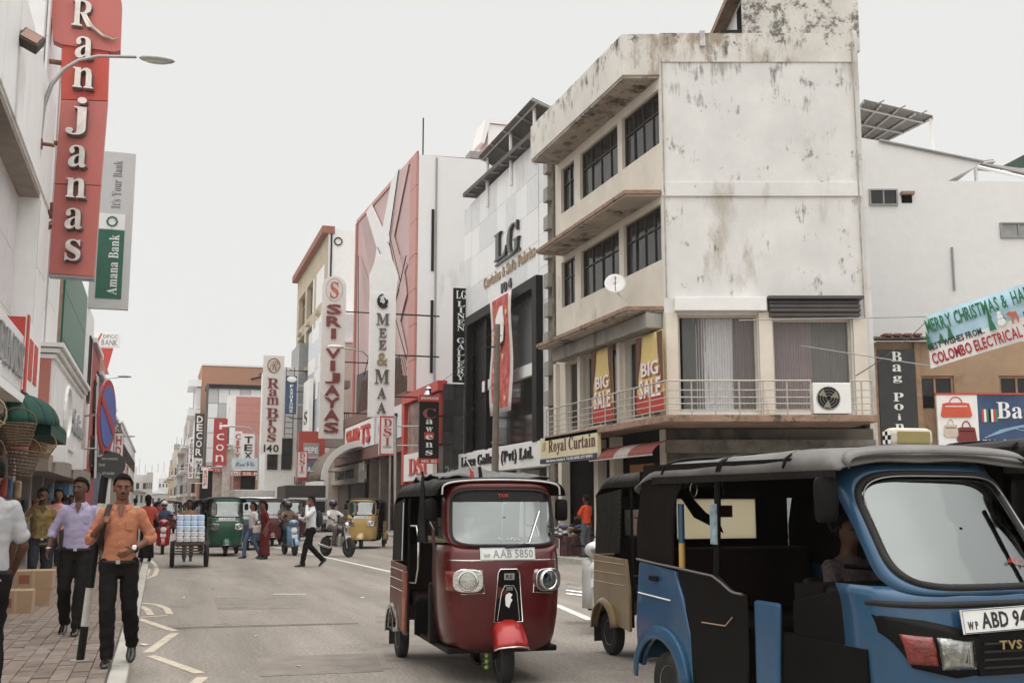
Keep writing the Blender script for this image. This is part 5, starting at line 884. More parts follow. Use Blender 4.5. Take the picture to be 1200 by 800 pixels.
MB().prism(fr, [(-.9, .5), (.7, -.75), (.9, -.5), (-.7, .75)], .035, .05).build('red_bar', M('roundel_red'), t); MB().tube([c-dv, V((-3, c.y, c.z))], .04, 5).build('bracket', STEEL, t)
for lab, s_, Y, px, m, lm in (('white board with smudged black print under the oval sign', 'CHIN BOON', 47, (115, 131, 516, 535), WHITE, SB), ('white hanging sign with stacked red letters H D', 'HD', 58, (135, 143, 508, 536), WHITE, RED), ('small yellow sign low on the left row', 'P', 50, (100, 104, 515, 532), M('sign_yellow', (.6, .5, .2), .5), SB), ('small orange sign behind the black disc', 'TEX', 62, (144, 150, 545, 560), M('sign_orange', (.5, .14, .08), .5), WHITE), ('dark narrow sign above the white hanging sign', 'SALON', 57, (134, 141, 496, 507), M('sign_dark'), WHITE), ('tiny red marked white sign on the left row', 'AA', 51, (100, 105, 485, 505), WHITE, RED)):
    t, fr, x0, x1, z0, z1 = hsign('hanging_sign', lab, Y, px, m, X1=-3.1, nb=1)
    if len(s_) > 5: text(s_[:4], fr, x0+.06, x1-.06, (z0+z1)/2+.04, z1-.08, .003, lm, t, 'bold', .006); text(s_[5:], fr, x0+.06, x1-.06, z0+.08, (z0+z1)/2-.04, .003, lm, t, 'bold', .006)
    else: vletters(s_, fr, (x0+x1)/2, (x1-x0)*.8, z1-.04, z0+.04, .003, lm, t, 'bold', .01)
t = thing('tilted_board', 'white framed board leaning out from the left row beside the oval sign', 'sign', tuple(PY(112, 500, 52))); MB().add([PY(110, 425, 56), PY(116, 440, 52), PY(113, 560, 52), PY(108, 560, 56), PY(110, 425, 56)-V((.1, 0, 0)), PY(116, 440, 52)-V((.1, 0, 0)), PY(113, 560, 52)-V((.1, 0, 0)), PY(108, 560, 56)-V((.1, 0, 0))], [(0, 1, 2, 3), (4, 5, 6, 7), (0, 1, 5, 4), (1, 2, 6, 5), (2, 3, 7, 6)]).build('board', WHITE, t); MB().tube([PY(110, 425, 56), PY(116, 440, 52)], .06, 4).build('frame', BLACK, t)
for lab, Y, xa, y0_, xb, y1_ in (('far street lamp above the oval sign', 58, 109, 452, 146, 441), ('smaller far street lamp beyond the white hanging sign', 85, 143, 515, 153, 511)):
    t = thing('street_lamp', lab, 'street lamp', (-3, Y, 5)); A, B = PY(xa, y0_, Y), PY(xb, y1_, Y); MB().tube([A-V((0, 0, 1)), A, A.lerp(B, .3)+V((0, 0, .2)), B], .035, 5).build('arm', STEEL, t, 60); MB().ell(B, .35, .12, .06, 8, 6).build('lamp_head', GREY, t, 60)
# ---- leaning striped sign pole with its black disc
t = thing('striped_pole', 'leaning black and white striped sign pole with a round black disc on top', 'sign post', (-.64, 11.3, .12)); b0 = V((-.64, 11.3, .12)); tp = PY(127, 528, 11.3); SW = M('pole_white', (.5, .47, .42), .6, var=.15, sc=9); 
ks = [0, .2, .42, .62, .82, 1.0]; ks = [0, .245, .5, .745, 1.0] 
ysb = [775, 735, 687, 637, 593, 545]
n = 6; ts = [0, .165, .345, .565, .745, 1.0]
for i in range(5):
    p, q_ = b0.lerp(tp, ts[i]), b0.lerp(tp, ts[i+1]-.002); MB().tube([p, q_], .037, 12).build('pole_band', BLACK if i % 2 == 0 else SW, t, 60)
MB().tube([b0-V((0, 0, .02)), b0+V((0, 0, .02))], .09, 12).build('base_plate', CONC, t)
dc = PY(131, 545, 11.28); fr = FY(11.24); MB().loft([[V((dc.x+.125*math.cos(q*.2244), 11.24+k, dc.z+.125*math.sin(q*.2244))) for q in range(28)] for k in (0, .012)]).build('disc', M('disc_black', (.03, .028, .026), .4, var=.2), t)
text('NO PARKING', fr, dc.x-.09, dc.x+.05, dc.z+.05, dc.z+.07, .001, GREY, t, 'bold', .002); text('TAXI', fr, dc.x-.12, dc.x-.06, dc.z-.01, dc.z+.015, .001, GREY, t, 'bold', .002); text('STAND', fr, dc.x-.08, dc.x+.03, dc.z-.09, dc.z-.065, .001, GREY, t, 'bold', .002)
# boxes on the pavement
BX = M('cardboard', (.36, .24, .15), .85, var=.12, sc=4)
def carton(x0, x1, y0, y1, z0, z1, lab):
    t = thing('cardboard_box', lab, 'box', ((x0+x1)/2, y0, z0)); MB().box(x0, x1, y0, y1, z0, z1).build('carton', BX, t, bev=.006); MB().box(x0+(x1-x0)*.46, x0+(x1-x0)*.54, y0-.003, y1+.003, z0+.01, z1+.003).build('tape', M('tape_brown', (.42, .3, .18), .4), t)
    MB().fbox(FY(y0-.002), x0+.06, x0+(x1-x0)*.4, z0+.08, z0+.2, .001, .003).build('print', M('print_box', (.25, .09, .05), .8), t)
carton(-2.0, -1.58, 16.5, 16.9, .12, .42, 'front low cardboard box on the left pavement'); carton(-1.92, -1.45, 17.6, 18.1, .12, .36, 'lower cardboard box of the stack behind'); carton(-1.94, -1.43, 17.6, 18.12, .363, .62, 'upper cardboard box of the stack behind'); carton(-2.5, -2.05, 16.3, 16.8, .12, .5, 'cardboard box nearest to the left edge')
# ================================================================ VEHICLES  (own coordinates: x right, y forward, z up)
def film(name, fac, tint=(.5, .52, .5), gl=(.8, .85, .84), rough=.04):
    m = bpy.data.materials.new(name); MC[name] = m; m.use_nodes = True; t = m.node_tree; t.nodes.clear()
    a = nd(t, 'ShaderNodeBsdfTransparent'); a.inputs[0].default_value = (*tint, 1); b = nd(t, 'ShaderNodeBsdfGlossy'); b.inputs[0].default_value = (*gl, 1); b.inputs['Roughness'].default_value = rough
    x = nd(t, 'ShaderNodeMixShader'); fr_ = nd(t, 'ShaderNodeLayerWeight'); fr_.inputs[0].default_value = .3
    mr = nd(t, 'ShaderNodeMapRange'); mr.inputs[3].default_value = fac; mr.inputs[4].default_value = 1; t.links.new(fr_.outputs[0], mr.inputs[0]); t.links.new(mr.outputs[0], x.inputs[0])
    t.links.new(a.outputs[0], x.inputs[1]); t.links.new(b.outputs[0], x.inputs[2]); o = nd(t, 'ShaderNodeOutputMaterial'); t.links.new(x.outputs[0], o.inputs[0]); return m
WS = film('windscreen', .3); WS2 = film('windscreen_dark', .2, (.45, .48, .46)); LENS = film('lamp_lens', .15, (.9, .9, .88)); CLOUDY = bpy.data.materials.new('cloudy_plastic'); CLOUDY.use_nodes = True; t_ = CLOUDY.node_tree; t_.nodes.clear(); a_ = nd(t_, 'ShaderNodeBsdfTransparent'); a_.inputs[0].default_value = (.85, .8, .65, 1); b2 = nd(t_, 'ShaderNodeBsdfTranslucent'); b2.inputs[0].default_value = (.85, .8, .66, 1); x_ = nd(t_, 'ShaderNodeMixShader'); x_.inputs[0].default_value = .7; t_.links.new(a_.outputs[0], x_.inputs[1]); t_.links.new(b2.outputs[0], x_.inputs[2]); o2 = nd(t_, 'ShaderNodeOutputMaterial'); t_.links.new(x_.outputs[0], o2.inputs[0])
PLAS_T = film('plastic_window', .12, (.7, .68, .6), rough=.12)
RUB = M('rubber', (.018, .017, .016), .75, var=.25, sc=8, bump=.2); VIN = M('vinyl_black', (.011, .0095, .008), .5, var=.25, sc=3, bump=.5, bsc=9, spec=.2); VINB = M('vinyl_brown', (.011, .0085, .0075), .85, var=.2, sc=3, bump=.4, bsc=7, spec=.1); SEAT = M('seat_vinyl', (.018, .01, .009), .6, var=.2, spec=.2)
VING = M('vinyl_roof_skylit', (.15, .143, .135), .45, var=.3, sc=2.2, bump=.6, bsc=6, dirt=((.16, .15, .14), .4, 2, 1)); TYRE = M('tyre', (.022, .021, .02), .85, var=.3, bump=.4, bsc=70, dirt=((.09, .08, .07), .4, 8, 1)); MBLK = M('metal_black', (.006, .0055, .005), .5, spec=.18)  # VING: sky sheen painted as grey into the black canopy vinyl
def paint(name, c=None): return MC[name] if name in MC else M(name, c, .32, .1, var=.16, sc=2.5, bump=.12, bsc=3, coat=.5, spec=.5, dirt=((.15, .125, .1), .36, 3.2, 1.5))
def wheel(p, x, y, r, w, rimm=None, z=None):
    z = r if z is None else z
    t = MB().lathe([(r*.56, -w*.42), (r*.8, -w*.52), (r*.95, -w*.46), (r, -w*.25), (r, w*.25), (r*.95, w*.46), (r*.8, w*.52), (r*.56, w*.42)], 28, (x, y, z), 'x').build('wheel', TYRE, p, 50)
    MB().lathe([(.01, -w*.2), (r*.25, -w*.42), (r*.45, -w*.2), (r*.57, -w*.44), (r*.57, w*.44), (r*.45, w*.2), (r*.25, w*.42), (.01, w*.2)], 18, (x, y, z), 'x').build('rim', rimm or STEEL, t, 50)
    for i in range(20): a = i*.314; MB().box(-w*.3, w*.3, -.006, .006, -.004, .006)
    return t
class Nose:
    """front shell: plan section is a superellipse at every height"""
    def __init__(s, lv, n, yb, dep=0): s.lv = lv; s.n = n; s.yb = yb; s.dep = dep
    def at(s, z):
        w, yf = s.at0(z)
        if s.dep: s.yb = yf-s.dep
        return w, yf
    def at0(s, z):
        L = s.lv
        if z <= L[0][0]: return L[0][1:]
        for a, b in zip(L, L[1:]):
            if z <= b[0]: k = (z-a[0])/(b[0]-a[0]); return a[1]+(b[1]-a[1])*k, a[2]+(b[2]-a[2])*k
        return L[-1][1:]
    def S(s, x, z, out=0.):
        w, yf = s.at(z); k = min(abs(x)/w, .9995); y = s.yb+(yf-s.yb)*(1-k**s.n)**(1/s.n); return V((x, y+out, z))
    def shell(s, z0, z1, nz=14, nt=40, out=0):
        def fn(u, v):
            z = z0+(z1-z0)*v; w, yf = s.at(z); t = (u-.5)*math.pi; sn, cs = math.sin(t), max(math.cos(t), 0)
            return V(((w+out)*math.copysign(abs(sn)**(2/s.n), sn), s.yb+(yf+out-s.yb)*cs**(2/s.n), z))
        return MB().grid(fn, nt, nz)
def rrect(cx, cz, hw, hh, n=4.2, m=48, skew=0, top=1.):
    o = []
    for i in range(m):
        t = 2*math.pi*i/m; c, s_ = math.cos(t), math.sin(t); x = hw*math.copysign(abs(c)**(2/n), c); z = hh*math.copysign(abs(s_)**(2/n), s_); k = 1+(top-1)*(z/hh*.5+.5); o.append((cx+x*k, cz+z))
    return o
def screen(p, ns, oc, ic, fm, gm, out=.0, rub=.014):
    """painted frame between two outlines, rubber seal, glass with a little bulge"""
    rings = [[ns.S(x, z, out) for x, z in oc], [ns.S((x+a)/2, (z+b)/2, out+.012) for (x, z), (a, b) in zip(oc, ic)], [ns.S(x, z, out+.004) for x, z in ic]]
    fr = MB().loft(rings, cap=False).build('screen_frame', fm, p, 50, solid=.012)
    MB().tube([ns.S(x, z, out+.012) for x, z in ic], rub, 8, loop=True).build('rubber_seal', RUB, p, 60)
    cx = sum(q[0] for q in ic)/len(ic); cz = sum(q[1] for q in ic)/len(ic); R_ = []
    for k in (1., .75, .5, .25, .02): R_.append([ns.S(cx+(x-cx)*k, cz+(z-cz)*k, out+.006) for x, z in ic])
    return MB().loft(R_, cap=False).build('windscreen', gm, p, 60)
def sidepoly(pts, x, t, name, m, p, bev=.006):
    """panel cut out in the y-z plane at x, thickness t outward"""
    s = 1 if x > 0 else -1; fr = Fr((x, 0, 0), (0, 1, 0)) if s > 0 else Fr((x, 0, 0), (0, 1, 0))
    return MB().prism(fr, pts, 0 if s > 0 else -t, t if s > 0 else 0).build(name, m, p, bev=bev)
def arch(yc, zc, r, a0, a1, n=10): return [(yc+r*math.cos(R(a0+(a1-a0)*i/n)), zc+r*math.sin(R(a0+(a1-a0)*i/n))) for i in range(n+1)]
def roof(p, w, y0, y1, zt, zs, m, rear_drop=.25, name='canopy', crown=.06, nu=26, nv=30, lump=.008, sag=True, fdrop=.03):
    def fn(u, v):
        x = (u-.5)*2; y = y0+(y1-y0)*v; e = max(0, (v-.86)/.14); f = max(0, (.06-v)/.06)
        zc = zt+crown*math.sin(min(1, v*1.4+.1)*math.pi)*.4-rear_drop*e*e-fdrop*f*f
        k = abs(x); xx = math.copysign(w*min(1., k*1.12), x) if k < .78 else math.copysign(w*(.874+.126*math.sin((k-.78)/.22*math.pi/2)), x)
        zz = zc-.05*k*k if k < .78 else zc-.03-(zc-.03-zs+e*e*rear_drop*.3)*(1-math.cos((k-.78)/.22*math.pi/2))
        b = lump*noise.noise(V((x*3, y*4, 1)))+(.012*math.cos(v*math.pi*8) if sag else 0)*(1-k*k)
        return V((xx, y, zz+b))
    return MB().grid(fn, nu, nv).build(name, m, p, 70, solid=.012)
def plate(p, fr, w, h, s1, s2, m=WHITE, tm=None):
    q = MB().fbox(fr, -w/2, w/2, -h/2, h/2, -.004, .004).build('number_plate', m, p, bev=.002); tm = tm or SB
    text(s2, fr, -w*.27, w*.46, -h*.34, h*.34, .0045, tm, q, 'bold', .002); text(s1, fr, -w*.44, -w*.32, -h*.34, h*.0, .0045, tm, q, 'bold', .002)
    MB().tube([fr(a*w/2*.97, b*h/2*.93, .005) for a, b in ((-1, -1), (1, -1), (1, 1), (-1, 1))], .002, 4, loop=True).build('plate_border', tm, q); return q
def mirror(p, x, y, z, s, m=CHROME, sz=(.06, .1)):
    a = MB().tube([V((s*(x-.05), y, z-.12)), V((s*(x+.03), y+.03, z-.14)), V((s*(x+.07), y+.04, z-.08)), V((s*(x+.07), y+.04, z+.03))], .008, 8).build('mirror_arm', m, p, 60)
    fm_ = Fr((s*(x+.07), y+.04, z+.03), (-1, 0, 0)); MB().loft([[fm_(p_, q_, c_) for p_, q_ in rrect(0, 0, sz[0]*k_, sz[1]*k_, 5, 24)] for k_, c_ in ((.9, -.015), (1, -.005), (1, .008), (.8, .02))]).build('mirror', MBLK, a, 50)
def bajaj(lab, loc, rz, body, low, canopy, side=None, detail=2, plate_s=('WP', 'AAB 5850'), plm=None, group=None, topm=None):
    t = loc_thing(thing('auto_rickshaw', lab, 'auto rickshaw', loc, rz, group)); side = side or body
    ns = Nose([(.28, .4, 1.0), (.32, .47, 1.08), (.42, .5, 1.12), (.6, .525, 1.15), (.8, .535, 1.165), (.95, .54, 1.16), (1.08, .538, 1.14), (1.2, .533, 1.09), (1.8, .51, .9)], 4.6, .5)
    ns.shell(.28, 1.2).build('front_cowl', body, t, 60, solid=.016)
    # headlamp pods, strip, windscreen
    oc = rrect(0, 1.475, .528, .29, 7, top=.955); ic = rrect(0, 1.445, .482, .245, 6, top=.955)
    screen(t, ns, oc, ic, body, WS, .004)
    if detail > 1:
        MB().grid(lambda u, v: ns.S((u-.5)*.93, 1.585+.095*v, .014), 12, 2).build('sun_strip', BLACK, t)
        MB().grid(lambda u, v: ns.S((u-.5)*.8, 1.225+.05*v, -.01), 12, 1).build('dashboard_edge', M('dash_grey', (.1, .1, .1), .5), t)
        text('TAXI', Fr((0, ns.S(0, 1.64).y+.02, 1.625), (-1, 0, 0)), -.045, .045, 0, .03, .008, M('print_taxi_red', (.6, .05, .04), .5), t, 'bold', .002)
        text('No Mistake', Fr((0, ns.S(0, 1.25).y+.016, 1.245), (-1, 0, 0)), -.1, .12, 0, .028, .003, WHITE, t, 'script', .002)
    MB().tube([ns.S(.536*math.sin(a/20*1.5), 1.075, .006) for a in range(-20, 21)], .007, 6).build('chrome_strip', CHROME, t, 60)
    for s in (-1, 1):
        c = ns.S(s*.355, .905, .01); fp_ = Fr((c.x, c.y, c.z), (-1, 0, -.0)); nn = V((s*.38, 1, 0)).normalized(); fp_ = Fr(tuple(c), nn.cross(V((0, 0, 1))).normalized()*-1); 
        if fp_.n.y < 0: fp_ = Fr(tuple(c), nn.cross(V((0, 0, 1))).normalized())
        h = MB().loft([[fp_(.135*math.copysign(abs(math.cos(q*.2618))**.6, math.cos(q*.2618)), .098*math.copysign(abs(math.sin(q*.2618))**.7, math.sin(q*.2618)), k) for q in range(24)] for k in (-.03, .03)]).build('headlamp', CHROME, t, 40, bev=.004)
        MB().tube([fp_(.082*math.cos(q*.2618), .08*math.sin(q*.2618), .036) for q in range(24)], .012, 6, loop=True).build('lamp_ring', CHROME, h, 60)
        MB().loft([[fp_(r_*math.cos(q*.2618), r_*math.sin(q*.2618), k) for q in range(24)] for r_, k in ((.076, .038), (.06, .02), (.03, .012), (.012, .016))], cap=True).build('reflector', CHROME, h, 60)
        MB().loft([[fp_(r_*math.cos(q*.2618), r_*math.sin(q*.2618), k) for q in range(24)] for r_, k in ((.076, .04), (.05, .052), (.01, .058))], cap=False).build('lens', LENS, h, 60)
        MB().grid(lambda u, v: ns.S(s*(.41+.125*u), .815+.165*v, .014+.004*math.sin(v*3.1)), 6, 4).build('turn_signal', M('signal_red', (.2, .02, .012), .12, coat=1, var=.5, sc=14, bump=.6, bsc=60), t, 60, solid=.01)
        MB().tube([ns.S(s*x, z, .022) for x, z in ((.22, .8), (.4, .79), (.525, .8), (.528, .985), (.4, 1.0), (.24, .99))], .006, 6, loop=True).build('lamp_trim', CHROME, t, 60)
    if detail > 1:
        cp = [(-.075, 1.0), (.075, 1.0), (.095, .97), (.13, .55), (-.13, .55), (-.095, .97)]
        MB().loft([[ns.S(x, z, .004) for x, z in cp], [ns.S(x, z, .022) for x, z in cp]]).build('centre_panel', MBLK, t); MB().tube([ns.S(x, z, .024) for x, z in cp], .006, 6, loop=True).build('panel_trim', CHROME, t, 60)
        MB().tube([ns.S(x, z, .026) for x, z in [(-.1, .56), (-.07, .8), (-.04, .86), (.04, .86), (.07, .8), (.1, .56)]], .004, 6).build('inner_trim', CHROME, t, 60)
        ff = Fr((0, 1.19, .93), (-1, 0, 0)); MB().fbox(ff, -.045, .045, -.02, .035, .0, .006).build('badge', STEEL, t); text('RE', ff, -.03, .03, -.01, .025, .007, BLACK, t, 'bold', .002); text('205', Fr((0, 1.19, .83), (-1, 0, 0)), -.03, .03, -.01, .02, .004, GREY, t, 'bold', .002)
        MB().prism(Fr((0, 1.185, .74), (-1, 0, 0)), [(-.03, -.05), (0, -.07), (.012, -.03), (.03, .0), (.012, .015), (.03, .045), (0, .06), (-.03, .04), (-.035, .01)], .0, .006).build('white_decal', WHITE, t)
        for s in (-1, 1): MB().prism(Fr((0, 1.155, 1.13), (-1, 0, 0)), [(s*.29, -.045), (s*.33, -.045), (s*.38, .04), (s*.29, .04)][::s], -.02, .0)
    fr_ = Fr((0, 1.14, 1.13), (-1, 0, 0), (0, -.25, 1)); plate(t, fr_, .5, .11, plate_s[0], plate_s[1], M('plate_white', (.7, .7, .68), .4), plm or GREY)
    # front fender, fork, wheel
    wheel(t, 0, 1.0, .215, .1); 
    fe = [[V((x*(1.25-.3*(a-R(22))/1.5), 1.0+rr*math.cos(a), .215+rr*math.sin(a))) for x, rr in ((-.125, .3), (-.1, .36), (-.03, .385), (.03, .385), (.1, .36), (.125, .3))] for a in [R(d) for d in range(22, 112, 6)]]
    MB().loft(fe, close=False).build('front_fender', topm or body, t, 50, solid=.012); MB().tube([V((x*1.25, 1.0+rr*math.cos(R(22))+.004, .215+rr*math.sin(R(22)))) for x, rr in ((-.125, .3), (-.1, .36), (-.03, .385), (.03, .385), (.1, .36), (.125, .3))], .007, 6).build('fender_edge', CHROME, t, 60)
    MB().tube([V((.075, .98, .215)), V((.075, .86, .5)), V((0, .75, .8))], .018, 6).build('fork', MBLK, t)
    # floor, firewall, inside
    MB().box(-.5, .5, -.5, .98, .27, .32).build('floor', MBLK, t, bev=.01); MB().box(-.48, .48, .44, .5, .32, 1.1).build('firewall', DARK, t); MB().box(-.55, .55, -.34, -.28, .3, .62).build('bench_front', DARK, t)
    MB().box(-.22, .22, .0, .34, .5, .62).build('driver_seat', SEAT, t, bev=.04); MB().box(-.22, .22, -.05, .02, .62, .95).build('seat_back', SEAT, t, bev=.03)
    MB().box(-.55, .55, -.9, -.3, .55, .68).build('passenger_seat', SEAT, t, bev=.04); MB().box(-.55, .55, -1.0, -.88, .66, 1.15).build('passenger_backrest', SEAT, t, bev=.04)
    MB().tube([V((-.3, .62, 1.08)), V((-.1, .68, 1.05)), V((.1, .68, 1.05)), V((.3, .62, 1.08))], .014, 6).build('handlebar', MBLK, t)
    # rear body
    pts = [(-.42, .3), (-.42, .62), (-.5, .95), (-1.3, .97), (-1.34, .6), (-1.32, .34)]+arch(-1.0, .22, .27, 20, 160)[::-1][0:0]
    ar = arch(-1.0, .24, .28, 165, 15)
    pts = [(-.42, .28), (-.42, .62), (-.5, .95), (-1.3, .97), (-1.34, .6), (-1.32, .31)]+ar
    for s in (-1, 1):
        sidepoly(pts[::1], s*.6, .035, 'rear_side_panel', side, t); MB().loft([[V((s*x, -1.0+rr*math.cos(a), .24+rr*math.sin(a))) for x, rr in ((.6, .3), (.66, .31), (.69, .28), (.69, .26))] for a in [R(d) for d in range(10, 186, 10)]], close=False).build('rear_fender', CHROME if detail > 1 else side, t, 50, solid=.01)
        for z in (.7, .8, .9): MB().tube([V((s*.637, -.52, z)), V((s*.637, -1.32, z+.005))], .004, 4).build('body_rib', side if detail < 2 else CHROME, t)
        wheel(t, s*.56, -1.0, .215, .1)
        MB().fbox(Fr((0, -1.3, 0), (1, 0, 0)), min(s*.5, s*.64), max(s*.5, s*.64), .1, .4, 0, .012).build('mud_flap', RUB, t)
        # canopy sides, pillars
        sidepoly([(-.68, 1.0), (-.62, 1.62), (-1.26, 1.56), (-1.33, .97)], s*.6, .014, 'canopy_side', canopy, t)
        MB().tube([V((s*.52, .44, 1.15)), V((s*.54, .4, 1.62))], .016, 6).build('pillar', body, t); MB().tube([V((s*.6, -.4, .32)), V((s*.6, -.4, 1.62))], .014, 6).build('pillar', MBLK, t)
        MB().tube([V((s*.6, -.36, .8)), V((s*.6, .0, .82)), V((s*.6, .1, .95)), V((s*.6, .1, 1.25)), V((s*.6, .0, 1.35)), V((s*.6, -.3, 1.35))], .012, 6).build('side_rail', MBLK if detail < 2 else CHROME, t, 60)
        if detail > 1: MB().tube([V((s*.622, -.68, 1.0)), V((s*.622, -.63, 1.58))], .005, 5).build('piping', WHITE, t)
        mirror(t, .55, .72, 1.48, s)
        MB().box(min(s*.42, s*.56), max(s*.42, s*.56), .38, .5, .3, .85).build('leg_shield', low, t, bev=.02)
    MB().box(-.6, .6, -1.34, -1.3, .34, .97).build('rear_panel', side, t, bev=.02); 
    rw = wall(t, Fr((0, -1.315, 0), (1, 0, 0)), -.6, .6, .97, 1.58, [(-.28, .28, 1.15, 1.42)], canopy, .02, 'rear_curtain'); MB().fbox(Fr((0, -1.3, 0), (1, 0, 0)), -.28, .28, 1.15, 1.42, 0, .004).build('rear_window', PLAS_T, t)
    for s in (-1, 1): MB().box(min(s*.45, s*.56), max(s*.45, s*.56), -1.36, -1.34, .5, .66).build('tail_lamp', M('signal_red'), t, bev=.01)
    roof(t, .6, .935, -1.33, 1.79, 1.64, canopy)
    if detail > 1:
        MB().tube([V((.55*math.sin(a/12*1.57), .935, 1.63+.15*max(0, math.cos(a/12*1.57))**.3)) for a in range(-12, 13)], .009, 8).build('roof_edge_pipe', M('pipe_pale', (.55, .52, .5), .35, .3), t, 60)
    return t
REDP1 = paint('paint_maroon', (.085, .005, .005)); REDT = paint('paint_bright_red', (.34, .014, .014))
RK = bajaj('shiny maroon auto rickshaw with TAXI strip and plate AAB 5850, front centre', (2.98, 10.62, 0), math.pi-.035, REDP1, MBLK, VIN, side=M('side_weathered', (.14, .07, .05), .5, var=.3), topm=REDT, plm=GREY)
MB().grid(lambda u, v: (lambda x, y: V((x, y, 1.8+.09*math.exp(-((u-.5)**2)*5)*math.sin(v*3.14)+.05*noise.noise(V((x*4, y*4, 3)))+.02*noise.noise(V((x*11, y*11, 3))))))(-.5+u*1.0, .8-v*1.6), 24, 30).build('crumpled_tarp', M('tarp_grey', (.1, .095, .09), .5, var=.35, sc=4, bump=.6, bsc=12), RK, 70, solid=.01)
for x, m in ((.24, M('grip_red', (.4, .03, .03), .5)), (.16, MBLK)): MB().tube([V((x, .8, 1.78)), V((x+.01, .78, 1.9))], [.02, .015], 8).build('horn', m, RK, 60)
MB().tube([V((.24, .8, 1.86)), V((.3, .78, 1.97))], .008, 6).build('antenna_stub', STEEL, RK); MB().tube([V((.15, .98, .33)), V((.15, .99, .2))], .003, 4).build('lime_string', BLACK, RK)
for z in (.25, .2, .15): MB().ell((.15, .99, z), .02, .02, .02, 10, 8).build('lime', M('lime_green', (.25, .38, .1), .4), RK, 60)
for k in range(7): MB().tube([V((.15, .99, .225-k*.012)), V((.15+.04*math.cos(k*2), .99+.04*math.sin(k*2), .22-k*.012))], .004, 4).build('chilli', M('chilli_green', (.12, .2, .05), .5), RK)
MB().tube([V((-.08, 1.135, 1.2)), V((-.2, 1.13, 1.22)), V((-.33, 1.02, 1.5))], .007, 6).build('wiper', CHROME, RK, 60); MB().tube([V((.02, 1.14, 1.19)), V((-.2, 1.135, 1.21))], .014, 6).build('wiper_motor', RUB, RK)
MB().loft([[V((x, -.42+y, z)) for x, y in ((.59, 0), (.64, 0), (.64, -.14), (.59, -.14))] for z in (.32, .9)]).build('side_mudguard_panel', M('panel_picture', (.3, .1, .06), .4, var=.7, sc=5), RK, bev=.01)
MB().tube([V((.66, .62, 1.22)), V((.66, .6, 1.4)), V((.665, .6, 1.86))], [.05, .045, .008], 6).build('closed_umbrella', BLACK, RK)
t = bajaj('tan and black auto rickshaw seen from its rear side, behind the blue one', (5.2, 10.1, 0), math.pi, paint('paint_tan', (.27, .19, .105)), MBLK, VIN, detail=1, plate_s=('WP', 'YT 4410'))
t.scale = (1.03, 1.06, 1.06)
for i in range(12): MB().ell((.617, -.66-.0*i, 1.02+i*.047), .006, .006, .006, 6, 4).build('stud', CHROME, t)
YB = bajaj('mustard yellow and black auto rickshaw parked by the far right kerb', (7.35, 41.6, 0), math.pi-.32, paint('paint_mustard', (.5, .34, .12)), MBLK, VIN, detail=1)
GRT = paint('paint_green', (.01, .075, .042))
G1 = bajaj('dark green auto rickshaw with round lamps beside the loaded hand cart', (1.95, 36.9, 0), math.pi+.05, GRT, GRT, VIN, detail=1)
for i, (x, y, m, lab) in enumerate(((3.0, 41.5, paint('paint_blue_dark', (.03, .06, .12)), 'dark blue auto rickshaw half hidden behind the two women'), (4.15, 45.0, REDP1, 'far maroon auto rickshaw left of the blue scooter'), (5.7, 51.5, REDP1, 'far maroon auto rickshaw just behind the blue scooter riders'), (.35, 66, REDP1, 'distant maroon auto rickshaw nearest the left kerb'), (1.9, 50, MBLK, 'black auto rickshaw behind the dark green one'))):
    o = copy_tree(YB); o.location = (x, y, 0); o.rotation_euler.z = math.pi+.03*i; o['label'] = lab
    for ch in kids(o):
        if ch.data and ch.data.materials and ch.data.materials[0] == YB_M if False else (ch.data and ch.data.materials and ch.data.materials[0].name == 'paint_mustard'):
            ch.data = ch.data.copy(); ch.data.materials[0] = m
for i, (x, y, m, lab) in enumerate(((3.4, 58, MBLK, 'distant black auto rickshaw before the grey box truck'), (.9, 82, REDP1, 'very distant maroon auto rickshaw near the end of the street'), (2.4, 92, GRT, 'very distant green auto rickshaw near the end of the street'))):
    o = copy_tree(YB); o.location = (x, y, 0); o.rotation_euler.z = math.pi; o['label'] = lab
    for ch in kids(o):
        if ch.data and ch.data.materials and ch.data.materials[0].name == 'paint_mustard': ch.data = ch.data.copy(); ch.data.materials[0] = m
